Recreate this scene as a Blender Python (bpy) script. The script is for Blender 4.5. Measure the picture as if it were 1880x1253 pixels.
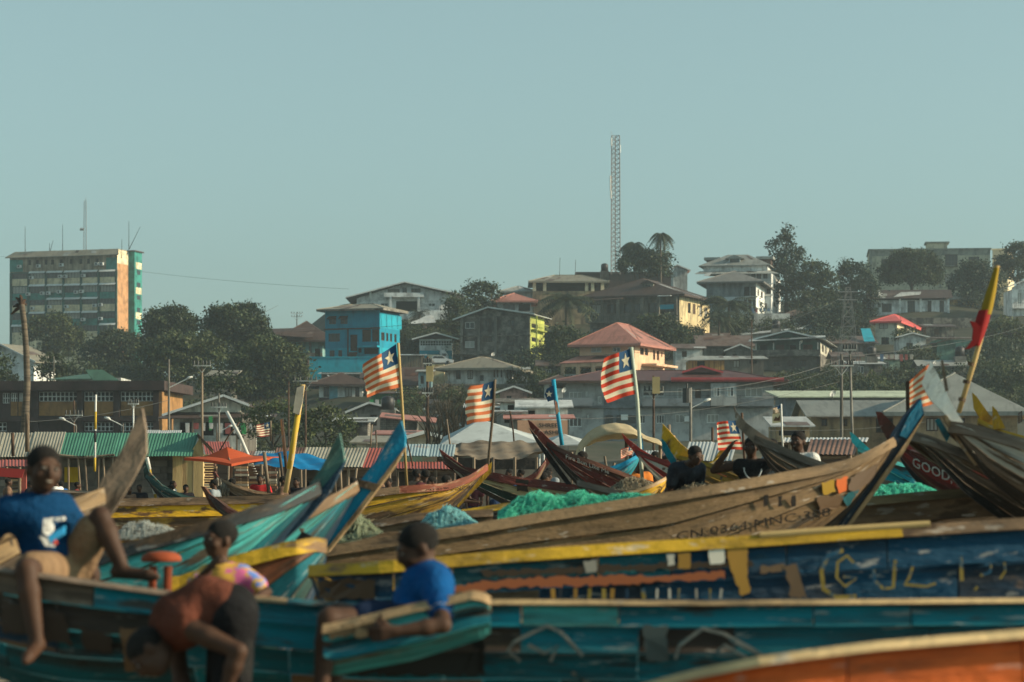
import bpy, math, random
import numpy as np
from mathutils import Vector, Matrix
R = random.Random(7)
SC = bpy.context.scene
for _o in list(bpy.data.objects): bpy.data.objects.remove(_o)
COL = SC.collection
# ---------------------------------------------------------------- camera, sky, sun, exposure
F, HX, HY, EYE = 4439.0, 940.0, 870.0, 1.6      # focal length in photo pixels, principal column, horizon row, eye height
cam_d = bpy.data.cameras.new('camera'); cam = bpy.data.objects.new('camera', cam_d); COL.objects.link(cam)
cam.location = (0, 0, EYE); cam.rotation_euler = (math.radians(90), 0, 0)
cam_d.sensor_width = 36; cam_d.lens = F*36/1880; cam_d.shift_y = (HY-626.5)/1880
cam_d.clip_start = .5; cam_d.clip_end = 6000
cam_d.dof.use_dof = True; cam_d.dof.focus_distance = 60; cam_d.dof.aperture_fstop = 3.1
SC.camera = cam
SUN_AZ, SUN_EL = 96.0, 22.0                      # degrees: from +Y towards +X, above the horizon
world = bpy.data.worlds.new('World'); SC.world = world; world.use_nodes = True
wn = world.node_tree; wn.nodes.clear()
sky = wn.nodes.new('ShaderNodeTexSky'); sky.sky_type = 'NISHITA'; sky.sun_disc = False
sky.sun_elevation = math.radians(SUN_EL); sky.sun_rotation = math.radians(SUN_AZ)
sky.air_density = 1.0; sky.dust_density = 2.0; sky.ozone_density = 2.0; sky.altitude = 0
hsv = wn.nodes.new('ShaderNodeHueSaturation'); hsv.inputs['Saturation'].default_value = .38
tint = wn.nodes.new('ShaderNodeMix'); tint.data_type = 'RGBA'; tint.blend_type = 'MULTIPLY'; tint.inputs[0].default_value = 1
tint.inputs[7].default_value = (.72, 1.0, .95, 1)
bg = wn.nodes.new('ShaderNodeBackground'); bg.inputs[1].default_value = .112
wo = wn.nodes.new('ShaderNodeOutputWorld')
wn.links.new(sky.outputs[0], hsv.inputs['Color']); wn.links.new(hsv.outputs[0], tint.inputs[6])
wn.links.new(tint.outputs[2], bg.inputs[0]); wn.links.new(bg.outputs[0], wo.inputs[0])
sun_d = bpy.data.lights.new('sun', 'SUN'); sun_d.energy = 5.0; sun_d.angle = math.radians(.9); sun_d.color = (1, .80, .55)
sun = bpy.data.objects.new('sun', sun_d); COL.objects.link(sun)
_a, _e = math.radians(SUN_AZ), math.radians(SUN_EL)
SDIR = Vector((math.cos(_e)*math.sin(_a), math.cos(_e)*math.cos(_a), math.sin(_e)))
sun.rotation_euler = SDIR.to_track_quat('Z', 'Y').to_euler(); sun.location = SDIR*50
SC.view_settings.view_transform = 'Standard'; SC.view_settings.look = 'None'
SC.view_settings.gamma = 1; SC.view_settings.exposure = 0.36; SC.view_settings.use_curve_mapping = False
SC.render.engine = 'CYCLES'
HAZE = .00023
SC.cycles.use_denoising = True
SC.cycles.max_bounces = 6; SC.cycles.diffuse_bounces = 3; SC.cycles.glossy_bounces = 2; SC.cycles.transmission_bounces = 3
SC.cycles.volume_bounces = 0; SC.cycles.transparent_max_bounces = 6
# ---------------------------------------------------------------- helpers
def W(px, py, d): return Vector(((px-HX)*d/F, d, EYE+(HY-py)*d/F))
def lin(r, g, b):
    f = lambda c: (c/255/12.92) if c/255 <= .04045 else ((c/255+.055)/1.055)**2.4
    return (f(r), f(g), f(b))
def tag(o, label=None, cat=None, group=None, kind=None):
    for k, v in (('label', label), ('category', cat), ('group', group), ('kind', kind)):
        if v: o[k] = v
    return o
def thing(name, label, cat, loc, rz=0, group=None):
    o = bpy.data.objects.new(name, None); COL.objects.link(o)
    o.location = loc; o.rotation_euler = (0, 0, rz); o.empty_display_size = .2
    return tag(o, label, cat, group)
def link(name, me, parent=None, loc=None):
    o = bpy.data.objects.new(name, me); COL.objects.link(o)
    if parent: o.parent = parent
    if loc is not None: o.location = loc
    return o
def npmesh(name, V, Q, mats, smooth=False, mi=None, uv=None):
    """mesh from numpy arrays: V (n,3), Q (m,4) or (m,3)"""
    me = bpy.data.meshes.new(name); V = np.asarray(V, np.float32); Q = np.asarray(Q, np.int32)
    n, k = Q.shape
    me.vertices.add(len(V)); me.vertices.foreach_set('co', V.ravel())
    me.loops.add(n*k); me.loops.foreach_set('vertex_index', Q.ravel())
    me.polygons.add(n); me.polygons.foreach_set('loop_start', np.arange(0, n*k, k, dtype=np.int32))
    if smooth: me.polygons.foreach_set('use_smooth', np.ones(n, bool))
    for m in (mats if isinstance(mats, (list, tuple)) else [mats]): me.materials.append(m)
    if mi is not None: me.polygons.foreach_set('material_index', np.asarray(mi, np.int32))
    if uv is not None:
        l = me.uv_layers.new(name='UVMap'); l.data.foreach_set('uv', np.asarray(uv, np.float32).ravel())
    me.update(calc_edges=True); me.validate()
    return me
class MB:
    def __init__(s): s.v = []; s.f = []; s.m = []; s.uv = {}
    def add(s, vs, fs, mi=0, uvs=None):
        n = len(s.v); s.v += [tuple(p) for p in vs]
        if uvs is not None:
            for i, u in enumerate(uvs): s.uv[n+i] = u
        s.f += [tuple(n+i for i in f) for f in fs]; s.m += [mi]*len(fs); return s
    def box(s, x0, x1, y0, y1, z0, z1, mi=0):
        return s.add([(x, y, z) for z in (z0, z1) for y in (y0, y1) for x in (x0, x1)],
                     [(0, 2, 3, 1), (4, 5, 7, 6), (0, 1, 5, 4), (2, 6, 7, 3), (0, 4, 6, 2), (1, 3, 7, 5)], mi)
    def prism(s, pts, vec, mi=0):
        vec = Vector(vec); pts = [Vector(p) for p in pts]; n = len(pts)
        nrm = Vector((0, 0, 0))
        for i in range(1, n-1): nrm += (pts[i]-pts[0]).cross(pts[i+1]-pts[0])
        if nrm.dot(vec) > 0: pts = pts[::-1]
        return s.add(pts+[p+vec for p in pts], [tuple(range(n)), tuple(range(2*n-1, n-1, -1))] +
                     [(j, i, i+n, j+n) for i in range(n) for j in [(i+1) % n]], mi)
    def tube(s, pts, r, n=6, mi=0, cap=True):
        pts = [Vector(p) for p in pts]; rs = r if isinstance(r, (list, tuple)) else [r]*len(pts)
        vs = []; fs = []; up = None
        for i, p in enumerate(pts):
            t = (pts[min(i+1, len(pts)-1)]-pts[max(i-1, 0)])
            t = t.normalized() if t.length > 1e-9 else Vector((0, 0, 1))
            if up is None: up = t.orthogonal().normalized()
            a = (up-t*up.dot(t)); a = a.normalized() if a.length > 1e-6 else t.orthogonal().normalized()
            up = a; b = t.cross(a)
            for k in range(n):
                an = 2*math.pi*k/n; vs.append(p+(a*math.cos(an)+b*math.sin(an))*rs[i])
        for i in range(len(pts)-1):
            for k in range(n):
                k2 = (k+1) % n; fs.append((i*n+k, i*n+k2, (i+1)*n+k2, (i+1)*n+k))
        if cap:
            fs.append(tuple(range(n-1, -1, -1))); m = (len(pts)-1)*n; fs.append(tuple(range(m, m+n)))
        return s.add(vs, fs, mi)
    def bar(s, a, b, w, h=None, mi=0):
        """square bar from a to b"""
        a = Vector(a); b = Vector(b); t = (b-a).normalized(); h = h or w
        x = Vector((0, 0, 1)).cross(t)
        x = x.normalized() if x.length > 1e-4 else Vector((1, 0, 0)); y = t.cross(x)
        vs = [p+x*sx*w/2+y*sy*h/2 for p in (a, b) for sx, sy in ((-1, -1), (1, -1), (1, 1), (-1, 1))]
        return s.add(vs, [(3, 2, 1, 0), (4, 5, 6, 7), (0, 1, 5, 4), (1, 2, 6, 5), (2, 3, 7, 6), (3, 0, 4, 7)], mi)
    def mesh(s, name, mats, smooth=False):
        me = bpy.data.meshes.new(name); me.from_pydata(s.v, [], s.f)
        for m in (mats if isinstance(mats, (list, tuple)) else [mats]): me.materials.append(m)
        if any(s.m): me.polygons.foreach_set('material_index', s.m)
        if smooth: me.polygons.foreach_set('use_smooth', [True]*len(s.f))
        if s.uv:
            l = me.uv_layers.new(name='UVMap'); vi = np.zeros(len(me.loops), np.int32); me.loops.foreach_get('vertex_index', vi)
            l.data.foreach_set('uv', np.array([s.uv.get(int(i), (0, 0)) for i in vi], np.float32).ravel())
        me.update(); return me
    def build(s, name, mats, parent=None, smooth=False, off=None, kind=None):
        if off is not None: s.v = [(p[0]-off[0], p[1]-off[1], p[2]-off[2]) for p in s.v]
        o = link(name, s.mesh(name, mats, smooth), parent)
        if kind: o['kind'] = kind
        return o
def quick(name, mats, parent, fn, *a, **k):
    mb = MB(); getattr(mb, fn)(*a, **k); return mb.build(name, mats, parent)
# ---------------------------------------------------------------- procedural materials
_M = {}
def wm(key, col, col2=None, a=(.5, .62), sc=1.2, st=(1, 1, 1), dirt=None, da=(.55, .8), dsc=1.0, dst=(2.5, 2.5, .25), rough=.85,
       bump=.12, bsc=18, rnd=.12, uv=False, metal=0.0, trans=0.0, brick=None, spec=.25, wave=None, col3=None):
    """weathered surface: base colour, second colour in patches, dirt in streaks, bump, some variation from piece to piece"""
    if key in _M: return _M[key]
    m = bpy.data.materials.new(key); m.use_nodes = True; nt = m.node_tree; N = nt.nodes; L = nt.links
    b = N['Principled BSDF']; b.inputs['Roughness'].default_value = rough; b.inputs['Metallic'].default_value = metal
    b.inputs['Specular IOR Level'].default_value = spec
    tc = N.new('ShaderNodeTexCoord'); oi = N.new('ShaderNodeObjectInfo')
    mul = N.new('ShaderNodeMath'); mul.operation = 'MULTIPLY'; mul.inputs[1].default_value = 41.7; L.new(oi.outputs['Random'], mul.inputs[0])
    ad = N.new('ShaderNodeVectorMath'); ad.operation = 'ADD'; L.new(tc.outputs['UV' if uv else 'Object'], ad.inputs[0]); L.new(mul.outputs[0], ad.inputs[1])
    co = ad.outputs[0]
    def nz(scale, stretch, lo, hi, det=5):
        mp = N.new('ShaderNodeMapping'); mp.inputs['Scale'].default_value = tuple(scale*q for q in stretch); L.new(co, mp.inputs[0])
        t = N.new('ShaderNodeTexNoise'); t.inputs['Scale'].default_value = 1; t.inputs['Detail'].default_value = det; t.inputs['Roughness'].default_value = .62
        L.new(mp.outputs[0], t.inputs['Vector'])
        r = N.new('ShaderNodeMapRange'); r.inputs['From Min'].default_value = lo; r.inputs['From Max'].default_value = hi; L.new(t.outputs['Fac'], r.inputs['Value'])
        return r.outputs[0], t
    def mix(fac, c1, c2):
        x = N.new('ShaderNodeMix'); x.data_type = 'RGBA'; L.new(fac, x.inputs[0])
        for s, c in ((6, c1), (7, c2)):
            if isinstance(c, tuple): x.inputs[s].default_value = (*c, 1)
            else: L.new(c, x.inputs[s])
        return x.outputs[2]
    f0, t0 = nz(sc*.7, st, .3, .7)
    c = mix(f0, tuple(q*.82 for q in col), tuple(min(1, q*1.16) for q in col))
    if brick:
        bt = N.new('ShaderNodeTexBrick'); mp = N.new('ShaderNodeMapping'); mp.inputs['Rotation'].default_value = (math.radians(90), 0, 0)
        L.new(tc.outputs['Object'], mp.inputs[0]); L.new(mp.outputs[0], bt.inputs['Vector']); bt.inputs['Scale'].default_value = brick[0]
        bt.inputs['Mortar Size'].default_value = .022; bt.inputs['Mortar'].default_value = (0, 0, 0, 1); bt.inputs['Color1'].default_value = (1, 1, 1, 1); bt.inputs['Color2'].default_value = (.7, .7, .7, 1)
        x = N.new('ShaderNodeMix'); x.data_type = 'RGBA'; x.blend_type = 'MULTIPLY'; x.inputs[0].default_value = brick[1]; L.new(c, x.inputs[6]); L.new(bt.outputs[0], x.inputs[7]); c = x.outputs[2]
    if col2 is not None:
        f, _ = nz(sc, st, a[0], a[1], 7); c = mix(f, c, col2)
    if col3 is not None:
        f, _ = nz(col3[1], st, col3[2], col3[2]+.05, 6); c = mix(f, c, col3[0])
    if dirt is not None:
        f, _ = nz(dsc, dst, da[0], da[1], 6); c = mix(f, c, dirt)
    h = N.new('ShaderNodeHueSaturation'); mr = N.new('ShaderNodeMapRange'); mr.inputs['To Min'].default_value = 1-rnd; mr.inputs['To Max'].default_value = 1+rnd
    L.new(oi.outputs['Random'], mr.inputs['Value']); L.new(mr.outputs[0], h.inputs['Value']); L.new(c, h.inputs['Color']); L.new(h.outputs[0], b.inputs['Base Color'])
    if bump:
        if wave:
            mp = N.new('ShaderNodeMapping'); mp.inputs['Scale'].default_value = wave[1]; L.new(tc.outputs['UV' if uv else 'Object'], mp.inputs[0])
            w = N.new('ShaderNodeTexWave'); w.inputs['Scale'].default_value = wave[0]; w.wave_profile = 'SIN'; L.new(mp.outputs[0], w.inputs['Vector']); hgt = w.outputs['Fac']
        else:
            f, t = nz(bsc, st, 0, 1, 4); hgt = t.outputs['Fac']
        bp = N.new('ShaderNodeBump'); bp.inputs['Strength'].default_value = bump; bp.inputs['Distance'].default_value = .05
        L.new(hgt, bp.inputs['Height']); L.new(bp.outputs[0], b.inputs['Normal'])
    if trans:
        tr = N.new('ShaderNodeBsdfTranslucent'); L.new(h.outputs[0], tr.inputs[0]); ms = N.new('ShaderNodeMixShader'); ms.inputs[0].default_value = trans
        L.new(b.outputs[0], ms.inputs[1]); L.new(tr.outputs[0], ms.inputs[2]); L.new(ms.outputs[0], N['Material Output'].inputs[0])
    _M[key] = m; return m
DK = (.035, .032, .028)
def paintw(key, col, wear=.35, wood=(.17, .105, .058), dirt=(.03, .024, .018), da=(.47, .72)):
    """paint on boat planks, worn to the wood along the grain"""
    lo = .66-.24*wear
    return wm(key, col, wood, (lo, lo+.07), 1.9, (.8, 2.4, 1), dirt, da, 1.3, (.7, 3.6, 1), .75, .5, 7, .16, True, col3=(tuple(.5*q+.5*w+.02 for q, w in zip(col, (.45, .42, .36))), 6.0, .63-.06*wear))
def wall(key, col, stain=.5, col2=None, brick=None, rough=.92):
    lo = .57-.2*stain
    return wm(key, col, col2 or tuple(q*.55 for q in col), (.48, .66), .6, (1, 1, 1.3), tuple(q*.28+.01 for q in col), (lo, lo+.24), .8, (1.3, 1.3, .33), rough, .08, 6, .05, brick=brick)
def tin(key, col, rust=.4, rc=(.13, .055, .028), wave=None, rough=.55):
    lo = .68-.28*rust
    return wm(key, col, rc, (lo, lo+.16), .8, (1, 1, 1), tuple(q*.45 for q in col), (.5, .8), .6, (3, .5, 1), rough, .35 if wave else .08, 8, .14, wave=wave, metal=.15)
def leafm(key, c1, c2, c3):
    if key in _M: return _M[key]
    m = bpy.data.materials.new(key); m.use_nodes = True; nt = m.node_tree; N = nt.nodes; L = nt.links; b = N['Principled BSDF']
    b.inputs['Roughness'].default_value = .62; b.inputs['Specular IOR Level'].default_value = .25
    g = N.new('ShaderNodeNewGeometry'); cr = N.new('ShaderNodeValToRGB'); e = cr.color_ramp.elements
    e[0].color = (*c1, 1); e[1].color = (*c3, 1); x = e.new(.55); x.color = (*c2, 1); L.new(g.outputs['Random Per Island'], cr.inputs[0])
    tc = N.new('ShaderNodeTexCoord'); tn = N.new('ShaderNodeTexNoise'); tn.inputs['Scale'].default_value = .55; tn.inputs['Detail'].default_value = 3; L.new(tc.outputs['Object'], tn.inputs['Vector']); mr = N.new('ShaderNodeMapRange'); mr.inputs['From Min'].default_value = .35; mr.inputs['From Max'].default_value = .65; mr.inputs['To Min'].default_value = .55; mr.inputs['To Max'].default_value = 1.6; L.new(tn.outputs['Fac'], mr.inputs['Value']); hs = N.new('ShaderNodeHueSaturation'); L.new(cr.outputs[0], hs.inputs['Color']); L.new(mr.outputs[0], hs.inputs['Value']); cr = hs
    L.new(cr.outputs[0], b.inputs['Base Color']); tr = N.new('ShaderNodeBsdfTranslucent'); L.new(cr.outputs[0], tr.inputs[0])
    ms = N.new('ShaderNodeMixShader'); ms.inputs[0].default_value = .22; L.new(b.outputs[0], ms.inputs[1]); L.new(tr.outputs[0], ms.inputs[2]); L.new(ms.outputs[0], N['Material Output'].inputs[0])
    _M[key] = m; return m
def plain(key, col, rough=.7, metal=0., spec=.3, trans=0.): return wm(key, col, None, rough=rough, metal=metal, bump=0, rnd=.06, spec=spec, trans=trans)
GLASS = plain('dark window glass', (.018, .022, .024), .15, 0, .6)
GLASSL = plain('curtained window glass', (.30, .30, .27), .35, 0, .5)
UNLIT = plain('dark interior shade', (.012, .012, .012), .95, 0, .05)  # near-black colour stands in for the shade of unlit interiors
WHITE = wall('white render', (.76, .78, .76), .4)
WHITE2 = wall('dirty white render', (.62, .64, .61), .7)
FRAME = plain('white window frame', (.6, .62, .6))
BROWN = wm('brown timber', (.075, .045, .03), (.03, .02, .015), sc=2)
CONC = wall('weathered concrete', (.21, .20, .175), .8)
BLOCKW = wall('bare block wall', (.20, .19, .165), .75, brick=(2.6, .6))
GREYP = wall('grey paint', (.30, .325, .335), .35)
STEEL = plain('galvanised steel', (.32, .33, .33), .5, .5)
DARKST = plain('dark steel', (.06, .065, .065), .6, .3)
WOODP = wm('grey pole wood', (.20, .155, .11), (.07, .052, .04), sc=3, st=(1, 1, .2), bsc=9)
BAMB = wm('bamboo', (.42, .30, .13), (.2, .13, .05), (.55, .7), 2.5, (1, 1, .3), bump=.05)
ROPE = wm('rope', (.25, .22, .17), (.1, .09, .07), sc=8)
# ---------------------------------------------------------------- ground: beach rising to the town's hill
_gr = np.array([(0, 0), (60, 0), (120, .15), (180, 1.2), (240, 3.4), (280, 5.6), (320, 10.5), (360, 15.5), (400, 21.5), (440, 28.0), (480, 35), (520, 38.5), (560, 38), (640, 28), (800, 10), (1150, 0)], float)
_gl = np.array([(0, 0), (60, 0), (120, .15), (200, 1.2), (260, 3.0), (310, 7.0), (350, 12), (420, 18), (560, 23), (650, 22), (800, 9), (1150, 0)], float)
def ground_z(x, y):
    x = np.asarray(x, float); y = np.asarray(y, float)
    px = HX+F*x/np.maximum(y, 20); t = np.clip((px-430)/220, 0, 1); t = t*t*(3-2*t)
    z = np.interp(y, _gl[:, 0], _gl[:, 1])*(1-t)+np.interp(y, _gr[:, 0], _gr[:, 1])*t
    w = np.clip((y-130)/120, 0, 1)
    z = z+w*(.5*np.sin(x*.11+y*.05)+.4*np.sin(x*.23-y*.17))-w*.5
    return z+(1-w)*(.05*np.sin(x*.7+.3*y)*np.sin(y*.5))
def gz(x, y): return float(ground_z(x, y))
def grow(px, d): return HY-(gz((px-HX)*d/F, d)-EYE)*F/d      # photo row of the ground at column px, distance d
_ys = np.concatenate([np.linspace(-25, 60, 60), np.linspace(62, 640, 190), np.linspace(660, 1150, 30)])
_xs = np.concatenate([np.linspace(-440, -150, 25), np.linspace(-145, 145, 120), np.linspace(150, 440, 25)])
_X, _Y = np.meshgrid(_xs, _ys); _Z = ground_z(_X, _Y); _n, _m = _X.shape
_idx = np.arange(_n*_m).reshape(_n, _m)
_q = np.stack([_idx[:-1, :-1], _idx[:-1, 1:], _idx[1:, 1:], _idx[1:, :-1]], -1).reshape(-1, 4)
def ground_mat():
    m = wm('beach sand and hill soil', (.30, .245, .17), (.2, .16, .11), (.45, .6), .5, dirt=(.05, .05, .028), da=(.48, .6), dsc=.12, dst=(1, 1, 1), bump=.3, bsc=3, rnd=0)
    nt = m.node_tree; N = nt.nodes; L = nt.links; b = N['Principled BSDF']; src = b.inputs['Base Color'].links[0].from_socket
    tc = N.new('ShaderNodeTexCoord'); sp = N.new('ShaderNodeSeparateXYZ'); L.new(tc.outputs['Object'], sp.inputs[0])
    r = N.new('ShaderNodeMapRange'); r.inputs['From Min'].default_value = 150; r.inputs['From Max'].default_value = 260; L.new(sp.outputs['Y'], r.inputs['Value'])
    t = N.new('ShaderNodeTexNoise'); t.inputs['Scale'].default_value = .35; t.inputs['Detail'].default_value = 8; L.new(tc.outputs['Object'], t.inputs['Vector'])
    cr = N.new('ShaderNodeValToRGB'); e = cr.color_ramp.elements; e[0].position = .38; e[0].color = (.022, .03, .014, 1); e[1].position = .66; e[1].color = (.05, .046, .03, 1); L.new(t.outputs['Fac'], cr.inputs[0])
    x = N.new('ShaderNodeMix'); x.data_type = 'RGBA'; L.new(r.outputs[0], x.inputs[0]); L.new(src, x.inputs[6]); L.new(cr.outputs[0], x.inputs[7]); L.new(x.outputs[2], b.inputs['Base Color'])
    return m
ground = link('ground', npmesh('ground', np.stack([_X, _Y, _Z], -1).reshape(-1, 3), _q, ground_mat(), True)); tag(ground, kind='structure')
# ---------------------------------------------------------------- houses
class House:
    PATCHY = (); PATCH = ()
    """front face given by photo columns/rows at distance d; th turns the house so that a side shows (side > 0 right, < 0 left)"""
    def __init__(s, name, label, cat, d, xl, xr, yt, yb, th=0., side=0, dep=None, group=None):
        s.k = F/d; s.d = d; s.xl, s.xr, s.yt, s.yb = xl, xr, yt, yb; t = math.radians(abs(th)); s.c = math.cos(t); s.sn = math.sin(t)
        s.right = side >= 0; s.sg = 1 if s.right else -1; s.x0 = (xl-HX)*d/F; s.w = s.X(xr); s.h = (yb-yt)/s.k
        s.dep = dep if dep else (s.SY(xr+side) if side > 0 else s.w*.7)
        s.root = thing(name, label, cat, W(xl, yb, d), (-1 if s.right else 1)*t, group)
        s.fo = []; s.so = []; s.bands = []; s.zlow = -3.0
        M = Matrix.Rotation(s.root.rotation_euler.z, 4, 'Z')
        lo = min(gz(*(s.root.location+M @ Vector(p)).to_2d()) for p in ((0, 0, 0), (s.w, 0, 0), (0, s.dep, 0), (s.w, s.dep, 0)))
        s.zlow = min(-.2, lo-s.root.location.z-.6)
    def X(s, px): q = (px-HX)/F; return (q*s.d-s.x0)/(s.c+q*s.sn*s.sg)
    def Z(s, row): return (s.yb-row)/s.k
    def SY(s, px): q = (px-HX)/F; x1, y1 = s.x0+s.w*s.c, s.d-s.w*s.sn*s.sg; return (q*y1-x1)/(s.sn-q*s.c)
    def q(s, name, mat, *b, parent=None): return quick(name, mat, parent or s.root, 'box', *b)
    def _facade(s, mb, u0, u1, z0, z1, ops, t, side):
        us = sorted({u0, u1, *[min(max(q, u0), u1) for o in ops for q in (o[0], o[2])]}); zs = sorted({z0, z1, *[min(max(q, z0), z1) for o in ops for q in (o[1], o[3])]})
        def cell(i, j):
            if i < 0 or j < 0 or i >= len(us)-1 or j >= len(zs)-1: return False
            cu = (us[i]+us[i+1])/2; cz = (zs[j]+zs[j+1])/2
            return not any(o[0] < cu < o[2] and o[1] < cz < o[3] for o in ops)
        P = (lambda u, v, z: (u, v, z)) if not side else (lambda u, v, z: (s.w-v, u, z))
        def quad(*p): mb.add([P(*q) for q in p], [(0, 1, 2, 3)])
        for i in range(len(us)-1):
            for j in range(len(zs)-1):
                if not cell(i, j): continue
                a, b, c, d = us[i], us[i+1], zs[j], zs[j+1]
                quad((a, 0, c), (b, 0, c), (b, 0, d), (a, 0, d)); quad((b, t, c), (a, t, c), (a, t, d), (b, t, d))
                if not cell(i-1, j): quad((a, t, c), (a, 0, c), (a, 0, d), (a, t, d))
                if not cell(i+1, j): quad((b, 0, c), (b, t, c), (b, t, d), (b, 0, d))
                if not cell(i, j-1): quad((a, t, c), (b, t, c), (b, 0, c), (a, 0, c))
                if not cell(i, j+1): quad((a, 0, d), (b, 0, d), (b, t, d), (a, t, d))
    def win(s, x0, r0, x1, r1, st='dark', n=1, side=False, m=None):
        if side: u0, u1 = s.SY(x0), s.SY(x1)
        else: u0, u1 = s.X(x0), s.X(x1)
        z0, z1 = s.Z(r1), s.Z(r0); (s.so if side else s.fo).append((u0, z0, u1, z1))
        P = (lambda u, v, z: (u, v, z)) if not side else (lambda u, v, z: (s.w-v, u, z))
        def bx(mb, a, b, v0, v1, c, d, mi=0):
            p, q = P(a, v0, c), P(b, v1, d); mb.box(min(p[0], q[0]), max(p[0], q[0]), min(p[1], q[1]), max(p[1], q[1]), c, d, mi)
        if st == 'open':
            mb = MB(); bx(mb, u0, u1, .30, .34, z0, z1); return mb.build('shade_panel', UNLIT, s.root)  # near-black sheet inside the wall gives the interior shade
        if st in ('door', 'shutter'):
            mb = MB(); bx(mb, u0, u1, .06, .12, z0, z1); o = mb.build('door' if st == 'door' else 'shutter', m or BROWN, s.root)
            return o
        fr = m or (FRAME if st in ('white', 'light') else BROWN); fw = .09
        mb = MB(); bx(mb, u0, u0+fw, .08, .16, z0, z1); bx(mb, u1-fw, u1, .08, .16, z0, z1)
        bx(mb, u0+fw, u1-fw, .08, .16, z0, z0+fw); bx(mb, u0+fw, u1-fw, .08, .16, z1-fw, z1)
        for i in range(1, n+1):
            u = u0+(u1-u0)*i/(n+1); bx(mb, u-.04, u+.04, .082, .158, z0+fw, z1-fw)
        if st == 'grille':
            nx = max(3, int((u1-u0)/.42)); nz = max(2, int((z1-z0)/.42)); mb = MB()
            for i in range(nx+1): bx(mb, u0+(u1-u0)*i/nx-.05, u0+(u1-u0)*i/nx+.05, .05, .13, z0, z1)
            for j in range(nz+1): bx(mb, u0, u1, .052, .128, z0+(z1-z0)*j/nz-.05, z0+(z1-z0)*j/nz+.05)
            o = mb.build('breeze_grille', m or FRAME, s.root); mb = MB(); bx(mb, u0, u1, .25, .28, z0, z1); mb.build('backing', UNLIT, o); return o
        o = mb.build('window', fr, s.root); mb = MB(); bx(mb, u0, u1, .125, .14, z0, z1); mb.build('pane', GLASSL if st == 'light' or R.random() < .16 else GLASS, o)
        if st == 'awn':
            mb = MB(); z = z1+.1; mb.prism([P(u0-.1, 0, z), P(u1+.1, 0, z), P(u1+.1, -.7, z-.45), P(u0-.1, -.7, z-.45)], (0, 0, .05)); mb.build('awning', m or FRAME, s.root)
        return o
    def walls(s, mat, bands=None, sidemat=None, sbands=None, back=True, t=.2):
        """bands: (row_top, row_bottom, material) of the front; the rest takes mat"""
        top = s.h
        def seq(bs, mt): return bs or [(s.yt, None, mt)]
        for r0, r1, mt in seq(bands, mat):
            mb = MB(); s._facade(mb, 0, s.w, s.zlow if r1 is None else s.Z(r1), s.Z(r0), s.fo, t, False); mb.build('front_wall', mt, s.root)
        for r0, r1, mt in seq(sbands, sidemat or mat):
            mb = MB(); s._facade(mb, t, s.dep-t, s.zlow if r1 is None else s.Z(r1), s.Z(r0), s.so, t, True); mb.build('side_wall', mt, s.root)
        quick('side_wall', sidemat or mat, s.root, 'box', 0, t, t, s.dep-t, s.zlow, top)
        if back: quick('back_wall', mat, s.root, 'box', 0, s.w, s.dep-t, s.dep, s.zlow, top)
        quick('floor_slab', CONC, s.root, 'box', t, s.w-t, t, s.dep-t, -.2, -.05)
    def slope(s, pts, mat, th=.1, name='roof_slope'):
        mb = MB(); mb.prism(pts, (0, 0, -th)); o = mb.build(name, mat, s.root)
        if name == 'roof_slope' and len(pts) == 4 and mat in s.PATCHY:
            A, B_, C_, D_ = [Vector(p) for p in pts]; L = (B_-A).length; n = min(6, int(L/3.2))
            for i in range(n):
                u0 = R.uniform(.04, .85); du = R.uniform(.7, 2.2)/max(L, .1); v0 = R.choice((.02, .3, .5)); dv = R.uniform(.25, .48); P = lambda u, v: A.lerp(B_, u).lerp(D_.lerp(C_, u), v)+Vector((0, 0, .03+.004*i))
                mb = MB(); mb.prism([P(u0, v0), P(min(.98, u0+du), v0), P(min(.98, u0+du), v0+dv), P(u0, v0+dv)], (0, 0, -.02)); mb.build('roof_patch', R.choice(s.PATCH), s.root)
        return o
    def hip(s, re, rr, mat, ov=.7, rl=None, mats=None, fascia=None):
        z0, z1 = s.Z(re), s.Z(rr); x0, x1, y0, y1 = -ov, s.w+ov, -ov, s.dep+ov; cy = (y0+y1)/2; cx = (x0+x1)/2
        if s.w >= s.dep: in_ = (y1-y0)/2 if rl is None else (x1-x0)*(1-rl)/2; a, b = (x0+in_, cy, z1), (x1-in_, cy, z1)
        else: in_ = (x1-x0)/2 if rl is None else (y1-y0)*(1-rl)/2; a, b = (cx, y0+in_, z1), (cx, y1-in_, z1)
        A, B, C, D = (x0, y0, z0), (x1, y0, z0), (x1, y1, z0), (x0, y1, z0); mm = mats or [mat]*4
        if s.w >= s.dep: fs = [(A, B, b, a), (B, C, b), (C, D, a, b), (D, A, a)]
        else: fs = [(A, B, a), (B, C, b, a), (C, D, b), (D, A, a, b)]
        for f, m_ in zip(fs, mm): s.slope(f, m_)
        mb = MB()
        for p, q in ((a, A), (a, D), (b, B), (b, C), (a, b)):
            if (Vector(p)-Vector(q)).length > .1: mb.bar(Vector(p)+Vector((0, 0, .02)), Vector(q)+Vector((0, 0, .02)), .22, .08)
        mb.build('ridge_cap', mm[0], s.root)
        mb = MB(); e = .06; h = .28
        for p, q in ((A, B), (B, C), (C, D), (D, A)): mb.bar(Vector(p)-Vector((0, 0, .18)), Vector(q)-Vector((0, 0, .18)), e, h)
        mb.build('fascia', fascia or mm[0], s.root)
        quick('ceiling', UNLIT, s.root, 'box', .05, s.w-.05, .05, s.dep-.05, z0-.25, z0-.15)
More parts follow.
